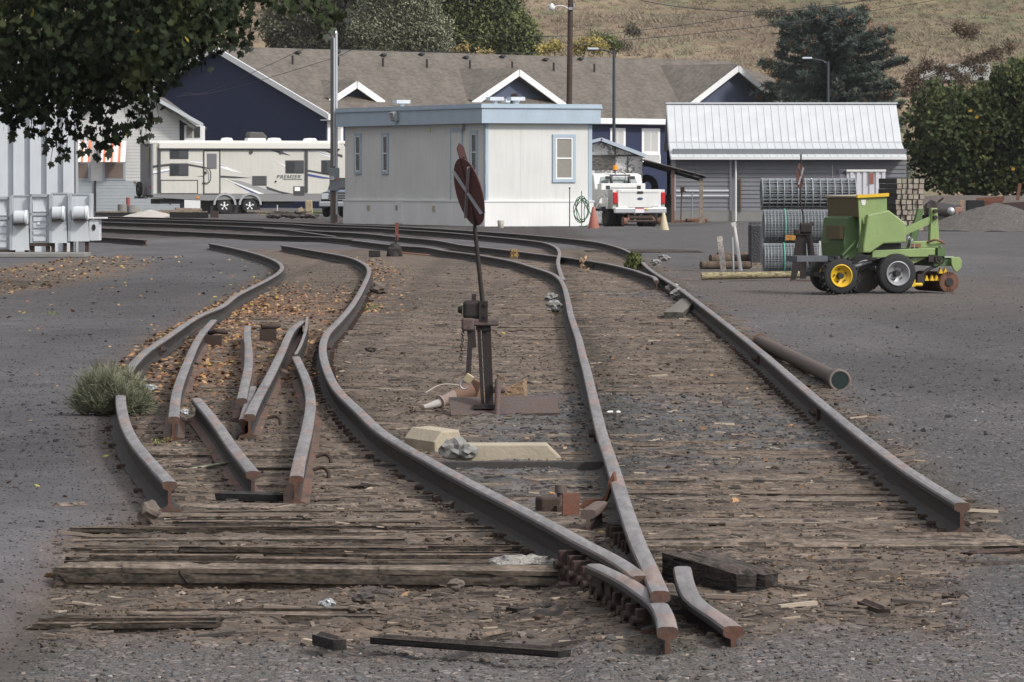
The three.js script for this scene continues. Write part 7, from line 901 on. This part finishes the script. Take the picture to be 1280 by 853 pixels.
// ---------- small growth by the tracks ----------
{
  const p = G(133, 520), g = thing('tumbleweed', 'bushy grey-green weed growing against the leftmost rail', 'weed', V(p.x, 0, p.z)), st = (() => { const gs = []; for (let i = 0; i < 5; i++) { const q = flat([[-.004, 0], [.004, 0], [.0015, .16], [-.0015, .16]]); q.applyMatrix4(new THREE.Matrix4().makeRotationFromEuler(new THREE.Euler(rr(-.5, .5), rr(0, 6.3), rr(-.7, .7)))); gs.push(q); } return mergeGeometries(gs); })(), list = [];
  for (let i = 0; i < 3000; i++) { const a = rr(0, 6.2832), u = rnd(), r = Math.pow(rnd(), .5), q = V(Math.cos(a) * r * .235 * Math.sqrt(1 - u * u * .9), .02 + u * r * .23 * (1 + .3 * Math.sin(a * 5)), Math.sin(a) * r * .2); q.x += .02 + (q.x > 0 ? .03 : 0); const v = fbm(q.x * 12 + 9, q.y * 12 + q.z * 9, 0, 2, 72), c = mixc([.10, .11, .075], [.29, .295, .20], clamp(v * .9 + u * .3 - .15)); list.push([q, new THREE.Euler(rr(-.8, .8), rr(0, 6.3), -q.x * 4 + rr(-.6, .6)), rr(.4, .85), c]); }
  scatter('foliage', st, leafMat, list, g); const sm = new MB(); for (let k = 0; k < 14; k++) { const a = rr(0, 6.28); sm.tube([V(.04, 0, .1), V(Math.cos(a) * .06 - .03, .03, .1 + Math.sin(a) * .05), V(Math.cos(a) * .18, rr(.05, .2), Math.sin(a) * .14)], .003, 8, 4); } sm.build('stem', M('stem_tan', lin(.36, .28, .15), { rough: .9 }), g);
}
const weedTuft = (px, py, h, w, n, ca, cb, lab, cat = 'weed') => { const p = G(px, py), g = thing('weed', lab, cat, V(p.x, 0, p.z)), list = [], geo = flat([[0, 0], [.25, .3], [.2, .6], [0, 1], [-.2, .6], [-.25, .3]]); for (let i = 0; i < n; i++) { const a = rr(0, 6.28), r = Math.sqrt(rnd()) * w, y = rnd() * h; list.push([V(Math.cos(a) * r * (1 - y / h * .5), y * .8, Math.sin(a) * r), new THREE.Euler(rr(-.8, .8), rr(0, 6.3), rr(-.8, .8)), rr(.05, .1) * h / .3, mixc(ca, cb, rnd())]); } scatter('foliage', geo, leafMat, list, g); return g; };
weedTuft(793, 338, .34, .2, 240, [.06, .08, .03], [.15, .17, .065], 'green weed growing inside the right-hand rail at the upper switch'); weedTuft(643, 324, .22, .12, 90, [.3, .2, .08], [.46, .33, .14], 'small yellow-orange weed between the far rails'); weedTuft(660, 322, .12, .08, 40, [.3, .15, .08], [.4, .2, .1], 'tiny reddish weed right of the yellow-orange weed'); weedTuft(64, 395, .06, .16, 70, [.12, .16, .03], [.24, .28, .05], 'small green weed on the left pavement'); weedTuft(1110, 366, .08, .5, 160, [.25, .2, .08], [.45, .38, .16], 'dry yellow weeds under the grey-hubbed wheel of the drill'); weedTuft(463, 388, .1, .15, 80, [.1, .13, .05], [.3, .24, .1], 'low weed beside the bend of the tightly curved rail'); weedTuft(203, 558, .05, .12, 60, [.12, .16, .04], [.3, .3, .1], 'tiny green weed on a tie right of the leftmost rail'); weedTuft(730, 340, .3, .1, 30, [.3, .2, .13], [.45, .32, .2], 'dry reddish weed beside the short far rail');
// ---------- loose ground cover ----------
{
  const stones = [0, 1, 2].map((k) => { const g = rock(1, 60 + k, .6, 0); return strip(g); }), white = M('loose_stone', lin(1, 1, 1), { rough: .95 }), list = [[], [], []];
  const drop = (D, x, z, sc, c) => list[Math.floor(rnd() * 3)].push([V(x, groundH(x, D, z) + sc * .15, -D), new THREE.Euler(rr(-.5, .5), rr(0, 6.3), rr(-.5, .5)), sc, c]);
  for (let i = 0; i < 150000; i++) { const D = 15.5 * Math.pow(100 / 15.5, Math.pow(rnd(), .9)), x = (rnd() * 2 - 1) * (D * .105 + .3), z = zones(x, D); const q = rnd(); if (z.pav > .5 && q > .4) continue; if (z.lot > .5 && q > (D < 20 ? .5 : .16)) continue; if (z.dirt > .5 && q > .6) continue; if (D > 20.9 && D < 23.6 && x > -1.95 && x < .2 && q > .45) continue; const far = D > 45; if (far && rnd() > .6) continue; const sc = (rnd() < .02 ? rr(.012, .024) : rr(.003, .0095)) * (D > 30 ? 1.35 : 1) * (z.pav > .5 ? .78 : 1), t = rnd(), k = t > .985 ? 2.8 : t > .9 ? 1.6 : rr(.6, 1.25), w = rr(-.1, .12); drop(D, x, z, sc, [z.col[0] * .85 * k * (1 + w), z.col[1] * .85 * k, z.col[2] * .85 * k * (1 - w)]); }
  stones.forEach((g, k) => scatter('loose_gravel', g, white, list[k], null, ['loose small stones scattered over the dirt, pavement and lot', 'loose angular pebbles scattered over the dirt, pavement and lot', 'loose chips of ballast scattered over the dirt, pavement and lot'][k], 'gravel'));
  // splinters and chips lying mostly along the ties
  const chip = strip(new THREE.BoxGeometry(1, .12, .16)), cl = []; for (let i = 0; i < 15000; i++) { const D = 17.5 * Math.pow(80 / 17.5, rnd()), x = (rnd() * 2 - 1) * (D * .1 + .4), z = zones(x, D); if (z.dirt < .5 || (D > 20.9 && D < 23.6 && x > -1.95 && x < .2 && rnd() > .3)) continue; const t = rnd(), c = t > .9 ? [.36, .30, .23] : t > .4 ? [.17, .135, .11] : [.06, .05, .045], L = rr(.02, .075) * (rnd() > .93 ? 2.2 : 1); cl.push([V(x, groundH(x, D, z) + .006, -D), new THREE.Euler(rr(-.1, .1), rr(-.5, .5) + (rnd() > .85 ? 1.2 : 0), rr(-.15, .15)), [L, L * rr(.5, 1), L * rr(.6, 1.4)], c]); } scatter('wood_chips', chip, white, cl, null, 'splinters and chips of rotten tie wood strewn between the rails', 'wood chips');
  // fallen leaves
  const lf = mapleLeaf.clone().rotateX(-Math.PI / 2), ll = []; const leaf = (x, D, sc, c) => ll.push([V(x, groundH(x, D, zones(x, D)) + sc * .18, -D), new THREE.Euler(rr(-.6, .6), rr(0, 6.3), rr(-.6, .6)), sc, c]);
  const tint = () => { const t = rnd(); return t > .95 ? [.34, .27, .08] : t > .55 ? mixc([.34, .185, .08], [.42, .27, .15], rnd()) : mixc([.16, .075, .04], [.26, .14, .075], rnd()); };
  for (let i = 0; i < 17000; i++) { const D = rr(34, 88), a = leftRail(D), b = midRail(D), x = lerp(a - .15, b + .05, rnd()); const den = sstep(34, 43, D) * sstep(88, 62, D) * (.18 + 1.05 * fbm(x * 1.4 + 30, D * .4, 0, 3, 611) * sstep(b, a + .5, x + .35)); if (rnd() > den) continue; leaf(x, D, rr(.028, .06), tint()); }
  for (let i = 0; i < 650; i++) { const D = rr(60, 112), x = lerp(G(-40, 345).x, G(125, 345).x, Math.pow(rnd(), 1.4)); if (rnd() > patch(x, D, G(50, 340).x - .4, -G(50, 340).z, 2.2, 26, 6) + .06) continue; leaf(x, D, rr(.04, .09), tint()); }
  for (let i = 0; i < 260; i++) { const D = rr(20, 110), x = leftEdge(D) - Math.pow(rnd(), 2) * 4; leaf(x, D, rr(.025, .055) * (D > 60 ? 1.5 : 1), rnd() > .75 ? [.32, .29, .08] : tint()); }
  for (let i = 0; i < 700; i++) { const D = rr(20, 110), x = rr(-.6, 2.4) * (D > 40 ? 1 : .8); leaf(x, D, rr(.02, .05), tint()); }
  for (let i = 0; i < 700; i++) { const D = rr(62, 110), x = midRail(D) + rr(-.1, .9) * rr(.2, 1); leaf(x, D, rr(.03, .06), tint()); }
  scatter('fallen_leaves', lf, leafMat, ll, null, 'orange and brown fallen leaves strewn between the left rails', 'leaves');
}

// ---------- thin haze that softens the far hillside ----------
scene.fog = new THREE.FogExp2(new THREE.Color(.78, .8, .83), .00006);

renderer.render(scene, camera);
